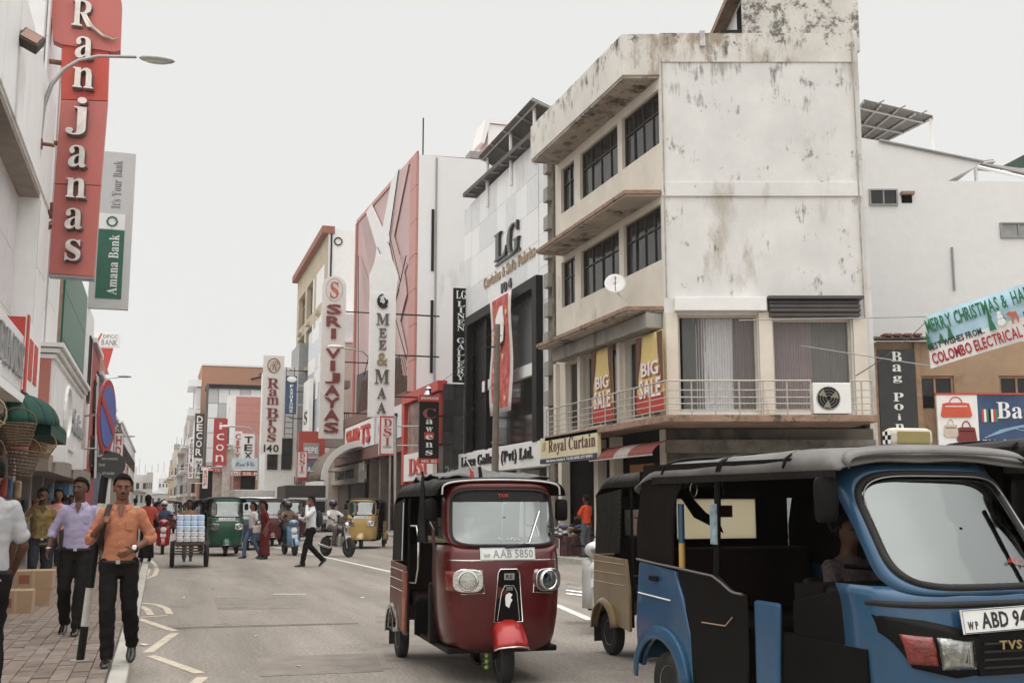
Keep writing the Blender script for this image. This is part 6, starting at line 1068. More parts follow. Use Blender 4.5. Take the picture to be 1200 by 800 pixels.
# ---- the blue rickshaw of the other make
def king(lab, loc, rz, body, canopy, full=True):
    t = loc_thing(thing('auto_rickshaw', lab, 'auto rickshaw', loc, rz))
    ns = Nose([(.3, .555, 1.2), (.5, .575, 1.27), (.75, .585, 1.29), (.95, .585, 1.27), (1.04, .585, 1.22), (1.3, .575, 1.06), (1.62, .545, .86), (1.8, .53, .78)], 4.0, .36, .46)
    ns.shell(.3, 1.03, 12, 44).build('front_cowl', body, t, 60, solid=.016)
    oc = rrect(0, 1.335, .56, .35, 8, top=.95, m=64); ic = rrect(0, 1.325, .515, .3, 5, top=.955, m=64)
    g = screen(t, ns, oc, ic, body, WS2, .006, .02)
    MB().tube([ns.S(x, z, .032) for x, z in rrect(0, 1.325, .503, .288, 5, top=.955, m=64)], .004, 6, loop=True).build('bright_bead', STEEL, t, 60)
    MB().tube([ns.S(.583*math.sin(a/24*1.5), .945, .008) for a in range(-24, 25)], .017, 8).build('black_band', RUB, t, 60)
    for s in (-1, 1):
        tp = [(.58, .885), (.45, .87), (.3, .835), (.17, .8)]; bt_ = [(.576, .8), (.5, .635), (.3, .585), (.17, .6)]
        def mk(u, v):
            k = min(u*3, 2.999); i = int(k); w_ = k-i; a_ = tp[i][0]*(1-w_)+tp[i+1][0]*w_, tp[i][1]*(1-w_)+tp[i+1][1]*w_; b_ = bt_[i][0]*(1-w_)+bt_[i+1][0]*w_, bt_[i][1]*(1-w_)+bt_[i+1][1]*w_
            return ns.S(s*(a_[0]*(1-v)+b_[0]*v), a_[1]*(1-v)+b_[1]*v, .018+.006*math.sin(v*3.14))
        MB().grid(mk, 18, 6).build('lamp_mask', MBLK, t, 60, solid=.014)
        def patch(nm, q, m, o1=.034, par=t): return MB().grid(lambda u, v: ns.S(s*((q[0][0]*(1-u)+q[1][0]*u)*(1-v)+(q[3][0]*(1-u)+q[2][0]*u)*v), (q[0][1]*(1-u)+q[1][1]*u)*(1-v)+(q[3][1]*(1-u)+q[2][1]*u)*v, o1+.012*math.sin(u*3.14)*math.sin(v*3.14)), 8, 6).build(nm, m, par, 60, solid=.008)
        patch('turn_signal', [(.52, .655), (.405, .65), (.43, .79), (.545, .8)], M('signal_red'))
        hl = patch('headlamp', [(.385, .635), (.21, .635), (.225, .765), (.41, .785)], M('lamp_facets', (.75, .75, .73), .1, .9, var=.65, sc=22, bump=1., bsc=30), .03); patch('lens', [(.39, .63), (.205, .63), (.22, .77), (.415, .79)], LENS, .04, hl)
    MB().loft([[ns.S(x, z, o_) for x, z in ((-.17, .59), (.17, .59), (.17, .83), (-.17, .83))] for o_ in (0, .03)]).build('grille', MBLK, t)
    for i in range(4): MB().tube([ns.S(x, .63+i*.04, .034) for x in (-.15, 0, .15)], .006, 5).build('grille_bar', RUB, t)
    text('TVS', Fr((0, ns.S(0, .74).y+.038, .72), (-1, 0, 0)), -.06, .08, 0, .045, 0, M('letter_gold2', (.5, .38, .15), .3, .8), t, 'bold', .006)
    pf = Fr((.02, ns.S(0, .9).y+.045, .87), (-1, 0, .03), (0, -.15, 1)); plate(t, pf, .52, .12, 'W P', 'ABD 9472', M('plate_white')); MB().tube([pf(-.2, .02, .01), pf(-.2, .021, .01)], .012, 8)
    wheel(t, 0, 1.05, .22, .11); MB().loft([[V((x, 1.05+rr*math.cos(a), .22+rr*math.sin(a))) for x, rr in ((-.12, .25), (-.08, .29), (.08, .29), (.12, .25))] for a in [R(d) for d in range(0, 150, 10)]], close=False).build('front_fender', body, t, 50, solid=.012)
    MB().box(-.58, .58, -.5, 1.05, .27, .33).build('floor', MBLK, t, bev=.01)
    for s in (-1, 1):
        ar = arch(-.98, .24, .3, 168, 12)
        sidepoly([(-.6, .28), (-.62, .6), (-.7, .82), (-.8, 1.0), (-1.3, 1.04), (-1.36, .6), (-1.34, .32)]+ar, s*.64, .035, 'rear_side_panel', body, t, .012)
        MB().loft([[V((s*x, -.98+rr*math.cos(a), .24+rr*math.sin(a))) for x, rr in ((.67, .38), (.7, .37), (.715, .33), (.715, .29))] for a in [R(d) for d in range(5, 186, 8)]], close=False).build('wheel_arch', body, t, 50, solid=.012)
        wheel(t, s*.58, -.98, .22, .11)
        sidepoly([(-.72, .3), (-.6, .28), (.0, .28), (.03, .5), (.03, .905), (-.05, .91), (-.12, .92), (-.28, 1.0), (-.78, 1.02), (-.68, .82)], s*.645, .02, 'half_door', MBLK, t, .01)
        MB().tube([V((s*.69, y, z)) for y, z in ((.03, .91), (-.05, .912), (-.1, .92), (-.2, .965), (-.3, 1.0), (-.8, 1.03), (-1.0, 1.04), (-1.3, 1.06))], .009, 6).build('belt_trim', M('trim_brown', (.1, .08, .075), .35), t, 60)
        MB().tube([V((s*.682, -.1, .76)), V((s*.682, -.18, .7)), V((s*.682, -.45, .695))], .004, 5).build('door_line', M('trim_tan', (.4, .26, .18), .5), t); MB().tube([V((s*.682, -.85, .8)), V((s*.682, -1.3, .82))], .005, 5).build('white_line', WHITE, t)
        MB().box(min(s*.68, s*.7), max(s*.68, s*.7), -1.12, -1.0, .92, .955).build('handle', MBLK, t, bev=.008)
        # front jamb: blue inner leg shield
        sidepoly([(.06, .28), (.27, .28), (.31, .88), (.06, .88)], s*.6, .04, 'front_jamb', body, t, .02); sidepoly([(.34, .2), (.84, .2), (.8, 1.0), (.36, .9)], s*.555, .02, 'shade_panel', DARK, t, .01); MB().box(min(s*.5, s*.6), max(s*.5, s*.6), -.1, 1.0, .2, .7).build('sill', DARK, t)  # dark inner panel added to paint in the shade of the leg space
        # canopy sides with a round cornered opening
        op = [(-.86, 1.0), (-.84, 1.35), (-.8, 1.5), (-.7, 1.6), (-.5, 1.65), (.5, 1.66), (.5, 1.72), (-1.24, 1.74), (-1.36, 1.3), (-1.36, 1.04)]
        sidepoly(op, s*.64, .014, 'canopy_side', VINB, t, 0)
        MB().tube([V((s*.63, -.34, 1.0)), V((s*.63, -.3, 1.66))], .022, 8).build('pillar', MBLK, t)
        mirror(t, .6, .78, 1.45, s, MBLK, (.075, .125))
    MB().box(-.62, .62, -1.37, -1.33, .34, 1.05).build('rear_panel', body, t, bev=.02); MB().box(-.635, -.62, -.95, .74, .9, 1.7).build('far_side_curtain', VINB, t); MB().box(-.56, .56, -.36, -.34, 1.5, 1.68).build('partition', DARK, t)
    wall(t, Fr((0, -1.35, 0), (1, 0, 0)), -.63, .63, 1.05, 1.7, [(-.34, .34, 1.2, 1.5)], VINB, .02, 'rear_curtain'); MB().fbox(Fr((0, -1.34, 0), (1, 0, 0)), -.34, .34, 1.2, 1.5, 0, .004).build('rear_window', CLOUDY, t); rwf = Fr((0, -1.33, 0), (-1, 0, 0)); MB().prism(rwf, [(-.3, 1.5), (-.2, 1.5), (-.1, 1.4), (.02, 1.32), (.05, 1.24), (-.05, 1.29), (-.2, 1.36)], .0, .004).build('torn_patch', DARK, t); MB().fbox(rwf, 0, .13, 1.36, 1.45, .0, .004).build('maroon_sticker', M('sticker_maroon', (.08, .02, .02), .6), t)
    MB().box(-.56, .56, -.95, -.4, .55, .7).build('passenger_seat', SEAT, t, bev=.05); MB().box(-.56, .56, -1.12, -.95, .68, 1.15).build('passenger_backrest', SEAT, t, bev=.05); MB().box(-.24, .24, .05, .4, .5, .64).build('driver_seat', SEAT, t, bev=.04); MB().box(-.24, .24, -.02, .05, .64, 1.0).build('seat_back', SEAT, t, bev=.03)
    MB().box(-.56, .56, .36, .62, .25, 1.0).build('firewall', DARK, t); MB().box(-.55, .55, .6, 1.0, .92, 1.0).build('dashboard', MBLK, t, bev=.03); MB().tube([V((-.32, .5, 1.1)), V((-.1, .6, 1.08)), V((.1, .6, 1.08)), V((.32, .5, 1.1))], .016, 6).build('handlebar', MBLK, t)
    roof(t, .66, .93, -1.38, 1.77, 1.64, canopy, .2, crown=.05, sag=False, lump=.014, fdrop=.08)
    MB().loft([[V((x, y, z)) for x, y, z in [(.62*math.sin(a/10*1.57), y_, z_+dz*max(0, math.cos(a/10*1.57))**.4) for a in range(-10, 11)]] for y_, z_, dz in ((.96, 1.64, .1), (.9, 1.67, .115))], close=False).build('front_visor', VING, t, 60, solid=.008); sidepoly([(-1.1, 1.6), (.9, 1.6), (.9, 1.64), (-1.1, 1.65)], .662, .006, 'canopy_hem', VIN, t, 0); sidepoly([(-1.1, 1.6), (.9, 1.6), (.9, 1.64), (-1.1, 1.65)], -.662, .006, 'canopy_hem', VIN, t, 0)
    for y in (-.25, -.22, .45, -.95): MB().tube([V((.665*math.sin(a/10*1.57), y+.02*math.sin(a), 1.66+.135*max(0, math.cos(a/10*1.57))**.45)) for a in range(-10, 11)], .009, 6).build('canopy_strap', MBLK, t, 60)
    return t
BK = king('blue auto rickshaw with black canopy, large windscreen and plate starting ABD, right foreground', (4.42, 6.71, 0), math.pi+.045, paint('paint_blue', (.024, .082, .16)), VING)
BK.scale = (1.09, 1.16, 1.07)
MB().tube([V((.4, 1.26, 1.03)), V((.28, 1.27, 1.06)), V((-.1, 1.0, 1.5))], .012, 6)
MB().tube([V((-.28, 1.3, 1.04)), V((-.32, 1.3, 1.08)), V((-.32, 1.02, 1.5))], .014, 8).build('wiper', RUB, BK, 60)
MB().tube([V((.6, -.82, 1.0)), V((.6, -.82, 1.19))], .022, 8).build('pole_yellow_part', M('pole_yellow', (.5, .3, .08), .6), BK, 60); MB().tube([V((.6, -.82, 1.19)), V((.6, -.82, 1.46))], .022, 8).build('pole_blue_part', paint('paint_blue'), BK, 60)
MB().tube([V((.58, -.68+.045*math.cos(q*.35), 1.56+.05*math.sin(q*.35))) for q in range(18)], .006, 6, loop=True).build('hanging_ring', CHROME, BK, 60)
MB().box(.655, .66, -.36, -.28, 1.2, 1.46).build('sticker', M('sticker_pale', (.25, .32, .35), .5, var=.6, sc=9), BK); text('Islamic', Fr((-.05, 1.175, 1.13), (-1, 0, 0)), .1, .26, 0, .035, 0, RED, BK, 'script', .002) if False else text('Royal', Fr((-.18, 1.18, 1.13), (-1, 0, 0), (0, -.5, 1)), 0, .17, 0, .04, .01, RED, BK, 'script', .002)
# taxi box on its roof
tx = loc_thing(thing('taxi_sign', 'white rounded roof sign with a yellow panel and checked side', 'taxi sign', (4.47, 5.92, 1.91), math.pi-.06)); 
MB().box(-.15, .15, -.06, .06, 0, .12).build('housing', M('plastic_cream', (.6, .56, .48), .4, var=.1), tx, bev=.035); MB().fbox(Fr((0, .062, .06), (-1, 0, 0)), -.115, .115, -.038, .038, -.002, .004).build('panel', M('panel_olive', (.33, .27, .1), .4, var=.15), tx, bev=.01)
for i in range(3):
    for j in range(3): MB().box(.147, .153, -.04+i*.027, -.015+i*.027, .02+j*.027, .045+j*.027).build('check', BLACK if (i+j) % 2 else WHITE, tx)
for s in (-.08, .08): MB().box(s-.012, s+.012, -.05, .05, -.02, .005).build('foot', MBLK, tx)
DK = king('dark rickshaw with black canopy at the far right edge behind the blue one', (5.95, 6.4, 0), math.pi, paint('paint_dark_rick', (.03, .03, .035)), VIN); DK.scale = (1.05, 1.05, 1.12)
# ---- two-wheelers
def moto(lab, loc, rz, col, scooter=True, cat='scooter', mdl=1):
    t = loc_thing(thing('scooter' if scooter else 'motorcycle', lab, cat, loc, rz)); P = paint('p_'+col[0], col[1])
    for y, r_ in ((.62, .25 if scooter else .3), (-.6, .25 if scooter else .3)):
        wheel(t, 0, y, r_, .1 if scooter else .09, STEEL)
    if scooter:
        sec = lambda y, w, z0, z1: [V((w*math.cos(a)*1., y, (z0+z1)/2+(z1-z0)/2*math.sin(a))) for a in [i*.3927 for i in range(16)]]
        MB().loft([sec(-.85, .08, .62, .78), sec(-.6, .15, .42, .8), sec(-.3, .16, .35, .78), sec(-.05, .13, .28, .6)]).build('rear_body', P, t, 60)
        MB().loft([[V((x*.95, .36+.1*(1-(x/.21)**2)+(.62-z)*.12, z)) for x in (-.21, -.14, -.05, .05, .14, .21)] for z in (.28, .5, .72, .9)], close=False).build('front_shield', P, t, 60, solid=.02)
        MB().box(-.14, .14, -.1, .38, .25, .31).build('footboard', MBLK, t, bev=.02); MB().box(-.13, .13, -.75, -.02, .78, .86).build('seat', SEAT, t, bev=.04)
        MB().ell((0, .42, 1.0), .17, .13, .11, 14, 10).build('handle_cowl', P, t, 60); MB().ell((0, .53, 1.0), .09, .03, .06, 12, 8).build('headlamp', LENS, t, 60); MB().ell((0, .5, .78), .1, .03, .09, 12, 8).build('front_emblem', WHITE, t, 60)
    else:
        MB().ell((0, .05, .82), .15, .28, .13, 14, 10).build('fuel_tank', P, t, 60); MB().box(-.13, .13, -.75, -.15, .74, .84).build('seat', SEAT, t, bev=.04); MB().box(-.12, .12, -.2, .25, .3, .62).build('engine', STEEL, t, bev=.05); MB().tube([V((.14, .2, .35)), V((.16, -.2, .28)), V((.16, -.75, .36))], .035, 8).build('exhaust', CHROME, t, 60)
        MB().ell((0, .52, .95), .1, .09, .1, 12, 8).build('headlamp', CHROME, t, 60); MB().tube([V((0, .4, .95)), V((0, -.1, .6)), V((0, -.6, .6))], .035, 6).build('frame', MBLK, t)
    for s in (-1, 1):
        MB().tube([V((s*.06, .62, .28)), V((s*.06, .42, .95))], .02, 6).build('fork', STEEL, t); MB().tube([V((s*.05, .4, 1.02)), V((s*.22, .36, 1.05)), V((s*.34, .28, 1.04))], .016, 6).build('handlebar', MBLK, t); MB().tube([V((s*.22, .38, 1.05)), V((s*.26, .42, 1.2))], .008, 6).build('mirror_stalk', MBLK, t); MB().ell((s*.26, .42, 1.23), .06, .015, .035, 10, 6).build('mirror', MBLK, t, 60)
    MB().loft([[V((x, .62+rr*math.cos(a), .25+rr*math.sin(a))) for x, rr in ((-.07, .27), (-.05, .3), (.05, .3), (.07, .27))] for a in [R(d) for d in range(10, 160, 12)]], close=False).build('front_fender', P, t, 50, solid=.01)
    q = MB().fbox(Fr((0, .58, .6), (-1, 0, 0)), -.09, .09, -.05, .05, 0, .01).build('number_plate', WHITE, t); return t
SC = moto('light blue scooter with white front emblem carrying two riders', (4.0, 36.3, 0), math.pi+.15, ('lightblue', (.14, .26, .4)))
MO = moto('dark motorcycle with chrome exhaust ridden by a man in white', (5.25, 34.6, 0), math.pi+.45, ('motoblack', (.05, .03, .03)), False, 'motorcycle')
MR = moto('red motorcycle behind the hand cart on the left', (.15, 38.5, 0), math.pi, ('motored', (.4, .02, .03)), True, 'scooter')
MG = moto('white scooter standing behind the tan rickshaw', (5.45, 13.6, 0), math.pi-.4, ('motowhite', (.6, .6, .58)), True, 'scooter')
for i in range(4): MB().tube([V((-.28, -.35-.0*i, .32+i*.035)), V((.45, -.6-.04*i, .38+i*.04))], .012, 6).build('rack_bar', CHROME, MG, 60)
# ---- trucks and cars behind
def truck(lab, x0, x1, y, L, z0, z1, m, cabm, name='truck'):
    t = thing(name, lab, 'truck', ((x0+x1)/2, y, 0)); MB().box(x0, x1, y+1.6, y+1.6+L, z0, z1).build('cargo_box', m, t, bev=.06); MB().box(x0+.1, x1-.1, y, y+1.5, .5, 2.0).build('cab', cabm, t, bev=.12)
    MB().fbox(FY(y-.01), x0+.25, x1-.25, 1.15, 1.8, 0, .02).build('windscreen', GLASS, t); ORGt = ORG[t]
    for x in (x0+.2, x1-.2):
        for yy in (y+.7, y+L): w = MB().lathe([(.2, -.1), (.36, -.1), (.38, 0), (.36, .1), (.2, .1)], 16, (x, yy, .38), 'x').build('wheel', TYRE, t, 50)
        MB().fbox(FY(y-.01), x-.15, x+.15, .75, .95, 0, .03).build('headlamp', WHITE, t)
    return t
truck('dark canvas covered truck beyond the motorcycles', 7.1, 9.5, 66, 5, .8, 2.75, M('canvas_dark', (.05, .047, .04), .9, var=.2, bump=.4, bsc=8), GREY)
truck('pale grey box truck behind the far auto rickshaws', 3.9, 6.1, 62, 4, .7, 2.42, M('truck_box_grey', (.36, .35, .33), .7, var=.15), WHITE)
def car(lab, x, y, col):
    t = thing('parked_car', lab, 'car', (x, y, 0)); P = paint('c_'+col[0], col[1])
    prof = [(0, .35), (0, .75), (.9, .95), (1.6, 1.42), (3.0, 1.45), (3.7, 1.0), (4.2, .9), (4.2, .35)]
    MB().prism(Fr((x-.8, y, 0), (0, 1, 0)), prof, 0, 1.6).build('body', P, t, bev=.08); MB().add([V((x-.68, y+.93, 1.0)), V((x+.68, y+.93, 1.0)), V((x+.6, y+1.55, 1.4)), V((x-.6, y+1.55, 1.4))], [(0, 1, 2, 3)]).build('windscreen', GLASS, t)
    for sx in (-.72, .72):
        for yy in (.8, 3.4): MB().lathe([(.15, -.09), (.3, -.09), (.31, 0), (.3, .09), (.15, .09)], 16, (x+sx, y+yy, .31), 'x').build('wheel', TYRE, t, 50)
        MB().fbox(FY(y-.02), x+sx*.8-.14, x+sx*.8+.14, .62, .75, 0, .03).build('headlamp', WHITE, t)
car('white car behind the walking man in the white shirt', 6.6, 56, ('white', (.5, .5, .5))); car('grey car far off behind the grey box truck', 2.5, 75, ('grey', (.2, .2, .21)))
# ---- hand cart with water packs
HC = thing('hand_cart', 'flat two wheeled wooden hand cart in the road', 'hand cart', (.78, 30, 0)); WDK = M('wood_dark', (.09, .06, .045), .85, var=.3)
for s in (-1, 1):
    w = MB().lathe([(.2, -.05), (.3, -.055), (.33, -.03), (.33, .03), (.3, .055), (.2, .05)], 22, (.78+s*.42, 30, .33), 'x').build('wheel', TYRE, HC, 50); MB().lathe([(.02, -.06), (.2, -.03), (.2, .03), (.02, .06)], 14, (.78+s*.42, 30, .33), 'x').build('rim', WDK, w)
    MB().tube([(.78+s*.3, 29.2, .55), (.78+s*.3, 32.2, .75)], .03, 6).build('shaft', WDK, HC)
MB().tube([(.36, 30, .33), (1.2, 30, .33)], .025, 6).build('axle', STEEL, HC)
for i in range(7): MB().box(.4, 1.16, 29.25+i*.28, 29.5+i*.28, .58+i*.005, .62+i*.005).build('plank', WDK, HC)
for i in range(3): MB().box(.42, 1.14, 29.3, 29.33, .4+i*.07, .44+i*.07).build('slat', WDK, HC)
WP1 = M('shrink_pack_blue', (.5, .6, .72), .25, var=.3, sc=9, coat=.5); WP2 = M('shrink_pack_white', (.62, .6, .6), .3, var=.35, sc=12, coat=.5); WP3 = M('label_red_print', (.4, .2, .18), .4, var=.6, sc=25)
n = 0
for k in range(5):
    for i in range(4):
        for j in range(4):
            if k > 2 and j < 1: continue
            m = [WP2, WP2, WP1, WP1, WP1][k]; x = .44+i*.172; y = 29.4+j*.36+k*.06; z = .64+k*.135
            o = MB().box(x, x+.166, y, y+.34, z, z+.13).build('water_pack', m, None, bev=.02); n += 1
            front = (k < 3 and j == 0) or (k > 2 and j == 1); tag(o, ('%s bottle pack, %s row of the cart load, %s' % ('clear blue' if k > 1 else 'pink labelled', ['lowest', 'second', 'third', 'fourth', 'topmost'][k], ['leftmost', 'second from the left', 'third from the left', 'rightmost'][i])) if front else 'bottle pack behind the front row of the cart load', 'water pack', 'packs of water bottles on the hand cart')
# ================================================================ PEOPLE  (own coordinates: facing +y, right hand at +x)
RSC = bpy.data.scenes.new('scratch')
def RDG(): RSC.view_layers[0].update(); return RSC.view_layers[0].depsgraph
def remesh(mb, vox, smooth=2, fold=0, fscale=(9, 9, 14), name='body'):
    me = mb.mesh(name='r'); o = bpy.data.objects.new("r", me); RSC.collection.objects.link(o); md = o.modifiers.new('r', 'REMESH'); md.mode = 'VOXEL'; md.voxel_size = vox
    if smooth: sm = o.modifiers.new('s', 'SMOOTH'); sm.iterations = smooth; sm.factor = .5
    dg = RDG(); r = bpy.data.meshes.new_from_object(o.evaluated_get(dg)); bpy.data.objects.remove(o); bpy.data.meshes.remove(me); r.name = name
    if fold:
        for v in r.vertices:
            p = v.co; q = V((p.x*fscale[0], p.y*fscale[1], p.z*fscale[2])); w = noise.noise(q*.55); v.co += v.normal*fold*(noise.noise(q+V((w*2, w, 5)))+.5*abs(noise.noise(q*2.1)))
    r.polygons.foreach_set('use_smooth', [True]*len(r.polygons)); return r
def limb(mb, pts, rs, n=10, el=1.):
    """tapered limb through points, closed, with rounded joints"""
    P = []; Q = []; pts = [V(p) for p in pts]
    for i in range(len(pts)-1):
        for k in range(5): t = k/5; P.append(pts[i].lerp(pts[i+1], t)); Q.append(rs[i]+(rs[i+1]-rs[i])*t)
    P.append(pts[-1]); Q.append(rs[-1]); mb.tube(P, Q, n, sq=el)
    for p, r_ in zip(pts, rs): mb.ell(p, r_, r_, r_, 10, 6)
def torso(mb, rings, lean, n=18):
    mb.loft([[lean(V((rx*math.cos(2*math.pi*k/n), ry*math.sin(2*math.pi*k/n)+oy, z))) for k in range(n)] for z, rx, ry, oy in rings])
def hand(mb, w, d, up, fine, curl=.5, thumb=1):
    """palm at wrist w pointing along d, back of the hand towards up; five fingers, bent"""
    d = V(d).normalized(); up = (V(up)-d*V(up).dot(d)).normalized(); s = d.cross(up)
    pc = w+d*.045; rings = []
    for k, (t, a, b) in enumerate(((0, .024, .017), (.03, .034, .015), (.065, .038, .014), (.09, .036, .011))): rings.append([w+d*t+s*a*math.cos(q*.6283)+up*b*math.sin(q*.6283) for q in range(10)])
    mb.loft(rings)
    if not fine: mb.ell(w+d*.12, .02, .02, .03, 8, 6); 
    for i in range(4):
        b = w+d*.085+s*(-.028+.0187*i); L = [.066, .078, .073, .056][i] if thumb > 0 else [.056, .073, .078, .066][i]; c = curl*(1+.12*i); p = [b]; a = 0.; r_ = .0088
        for seg in (.42, .33, .25): a += c*.9; p.append(p[-1]+(d*math.cos(a)-up*math.sin(a))*L*seg)
        limb(mb, p, [r_, r_*.95, r_*.88, r_*.75], 8)
    b = w+d*.025-s*thumb*.03; p = [b, b-s*thumb*.026+d*.026-up*.006, b-s*thumb*.034+d*.05-up*.014]; limb(mb, p, [.011, .0098, .008], 8)
SK = {}
def skin(i): return [M('skin_brown', (.165, .075, .045), .55, var=.15, sc=14, bump=.05, spec=.3), M('skin_dark', (.095, .045, .028), .55, var=.15, sc=14, bump=.05, spec=.3)][i]
HAIR = M('hair_black', (.009, .007, .006), .8, var=.3, sc=40, bump=.8, bsc=120, spec=.15)
PC = {}
def cached(key, mb, *a, **k):
    if key not in PC: PC[key] = remesh(mb, *a, **k); return PC[key]
    me = PC[key].copy(); me.materials.clear(); return me
def person(lab, loc, rz, h=1.7, top=(.5, .5, .5), legs=(.02, .02, .02), skin_i=0, arms=None, leg=None, sleeve='long', fine=0, headrot=(0, 0), lean=0, sit=False, helmet=None, skirt=False, hair='short', bag=None, fat=1., untuck=False, tee=False, legsm=None, topm=None, moust=False, beard=False, shoes=(.012, .011, .01), curl=(.5, .5)):
    t = loc_thing(thing('person', lab, 'person', loc, rz)); k = h/1.7; t.scale = (k, k, k)
    vox = (.03, .014, .007)[fine]; Hh = .92 if not sit else .92
    ln = lambda p: V((p.x, p.y+math.tan(lean)*max(0, p.z-.92), p.z))
    A = {'r': [(.158, -.005, 1.365), (.25, -.03, 1.12), (.25, .08, .88)], 'l': [(-.158, -.005, 1.365), (-.25, -.03, 1.12), (-.25, .08, .88)]}
    if arms: A.update(arms)
    Lg = {'r': [(.09, 0, .9), (.1, .05, .5), (.1, .0, .09)], 'l': [(-.09, 0, .9), (-.1, .05, .5), (-.1, .0, .09)]}
    if leg: Lg.update(leg)
    f = fat; body = MB(); TR = [(.86, .15*f, .105*f, 0), (.95, .155*f, .11*f, 0), (1.05, .135*f, .098*f, .0), (1.18, .15*f, .108*f, .005), (1.3, .155*f, .108*f, .0), (1.37, .145, .085, -.005), (1.42, .1, .066, -.008), (1.45, .062, .06, -.005), (1.53, .054, .058, .008)]
    torso(body, TR, ln)
    Aw = {}; KY = (str(sorted(A.items())), str(sorted(Lg.items())), fine, f, lean, headrot, curl)
    for s in 'rl':
        P = [ln(V(A[s][0]))]+[V(q) for q in A[s][1:]]; Aw[s] = P; limb(body, P, [.048, .038, .026]); sg = 1 if s == 'r' else -1
        d = (P[2]-P[1]).normalized() if len(P) < 4 else (P[3]-P[2]).normalized(); up = V((sg, .0, .0)) if abs(d.x) < .6 else V((0, 1, .3))
        hand(body, P[2]+d*.005, d, up, fine > 0, curl[0 if s == 'r' else 1], thumb=sg if abs(d.x) < .6 else 1)
        limb(body, [V(q) for q in Lg[s][:3]], [.088*f, .056, .04])
    # head
    hc = ln(V((0, .02, 1.605))); q = Matrix.Rotation(headrot[0], 3, 'Z')@Matrix.Rotation(headrot[1], 3, 'X'); H_ = lambda x, y, z: hc+q@V((x, y, z))
    def er(c, rx, ry, rz_, n=14, m=10): body.loft([[H_(c[0]+rx*math.sin(math.pi*(j/m*.98+.01))*math.cos(2*math.pi*i/n), c[1]+ry*math.sin(math.pi*(j/m*.98+.01))*math.sin(2*math.pi*i/n), c[2]-rz_*math.cos(math.pi*(j/m*.98+.01))) for i in range(n)] for j in range(m+1)])
    er((0, -.008, .022), .075, .093, .092); er((0, .026, -.045), .061, .062, .068); er((0, .062, -.085), .027, .02, .02); er((0, .096, -.012), .012, .014, .028); er((0, .104, -.03), .017, .014, .012)
    er((0, .084, -.056), .022, .012, .007); er((0, .083, -.068), .02, .011, .007); er((.03, .078, .024), .028, .012, .009); er((-.03, .078, .024), .028, .012, .009); er((.043, .06, -.02), .02, .02, .022); er((-.043, .06, -.02), .02, .02, .022)
    for s in (-1, 1): er((s*.077, -.005, -.008), .01, .018, .03)
    limb(body, [ln(V((0, -.005, 1.46))), hc+q@V((0, -.01, -.05))], [.056, .056])
    bd = link('body', cached(('b', KY), body, vox, 1, name='body'), skin(skin_i), t)
    if fine or True:
        for s in (-1, 1):
            e = MB().ell(H_(s*.031, .081, .004), .0105, .005, .0035, 8, 6).build('eye', M('eye_white', (.3, .26, .22), .4), t, 60); MB().ell(H_(s*.031, .0845, .004), .0052, .003, .0036, 8, 6).build('pupil', BLACK, e, 60)
            MB().tube([H_(s*.011, .0925, .021), H_(s*.032, .092, .026), H_(s*.052, .077, .02)], [.004, .006, .003], 6, sq=.8).build('eyebrow', HAIR, t, 60)
        if moust: MB().tube([H_(-.032, .084, -.054), H_(-.012, .096, -.048), H_(.012, .096, -.048), H_(.032, .084, -.054)], [.002, .0045, .0045, .002], 6).build('moustache', HAIR, t, 60)
        MB().tube([H_(-.02, .094, -.062), H_(0, .099, -.061), H_(.02, .094, -.062)], .0022, 5).build('lips', M('lips', (.16, .06, .05), .4), t, 60)
    if helmet:
        hm = MB(); hm.ell(hc+q@V((0, -.01, .02)), .125, .145, .13, 18, 12); link('helmet', remesh(hm, .02, 1, name='helmet'), M('helmet_%s' % helmet[0], helmet[1], .2, coat=.6), t); MB().ell(hc+q@V((0, .085, -.0)), .095, .06, .05, 14, 8).build('visor', BLACK, t, 60)
    else:
        hr = MB(); n_, m_ = 30, 12
        def hp(i, k, o=0.):
            a = 2*math.pi*i/n_; fr_ = math.sin(a); lim = .98 if fr_ > .35 else (1.25+.12*math.cos(a*7) if fr_ > -.15 else 2.05); lim = lim+.06*noise.noise(V((math.cos(a)*6, fr_*6, len(lab)))); ph = k*lim
            r_ = 1+o+.07*max(0, math.cos(ph))+.06*noise.noise(V((math.cos(a)*5*math.sin(ph), fr_*5*math.sin(ph), ph*4+len(lab))))+.09*max(0, fr_)*math.sin(min(ph, 1)*3.1)*.6
            return H_(.081*r_*math.sin(ph)*math.cos(a), -.01+.1*r_*math.sin(ph)*fr_, .022+.1*r_*math.cos(ph)+.014*max(0, fr_)*math.sin(ph))
        hr.loft([[hp(i, j/m_+.002, .03) for i in range(n_)] for j in range(m_+1)], cap=False)
        o = hr.build('hair', HAIR, t, 60, solid=.01)
        if hair == 'long': MB().ell(H_(0, -.1, -.04), .07, .05, .13, 12, 8).build('hair_bun', HAIR, t, 60)
    # clothes
    tm = topm or M('cloth_%s' % '_'.join('%02d' % int(c*99) for c in top), top, .9, var=.12, sc=5, bump=.35, bsc=320, spec=.12); lm = legsm or M('trouser_%s' % '_'.join('%02d' % int(c*99) for c in legs), legs, .9, var=.2, sc=6, bump=.3, bsc=300, spec=.1)
    sh = MB(); z0 = .9 if not untuck else .82
    SR = [(z0, .155*f, .112*f, 0), (.97, .16*f, .118*f, 0), (1.05, .152*f, .115*f, .0), (1.18, .16*f, .12*f, .005), (1.3, .168*f, .122*f, .0), (1.37, .158, .1, -.005), (1.425, .108, .078, -.008), (1.452, .074, .07, -.005)]
    torso(sh, SR, ln)
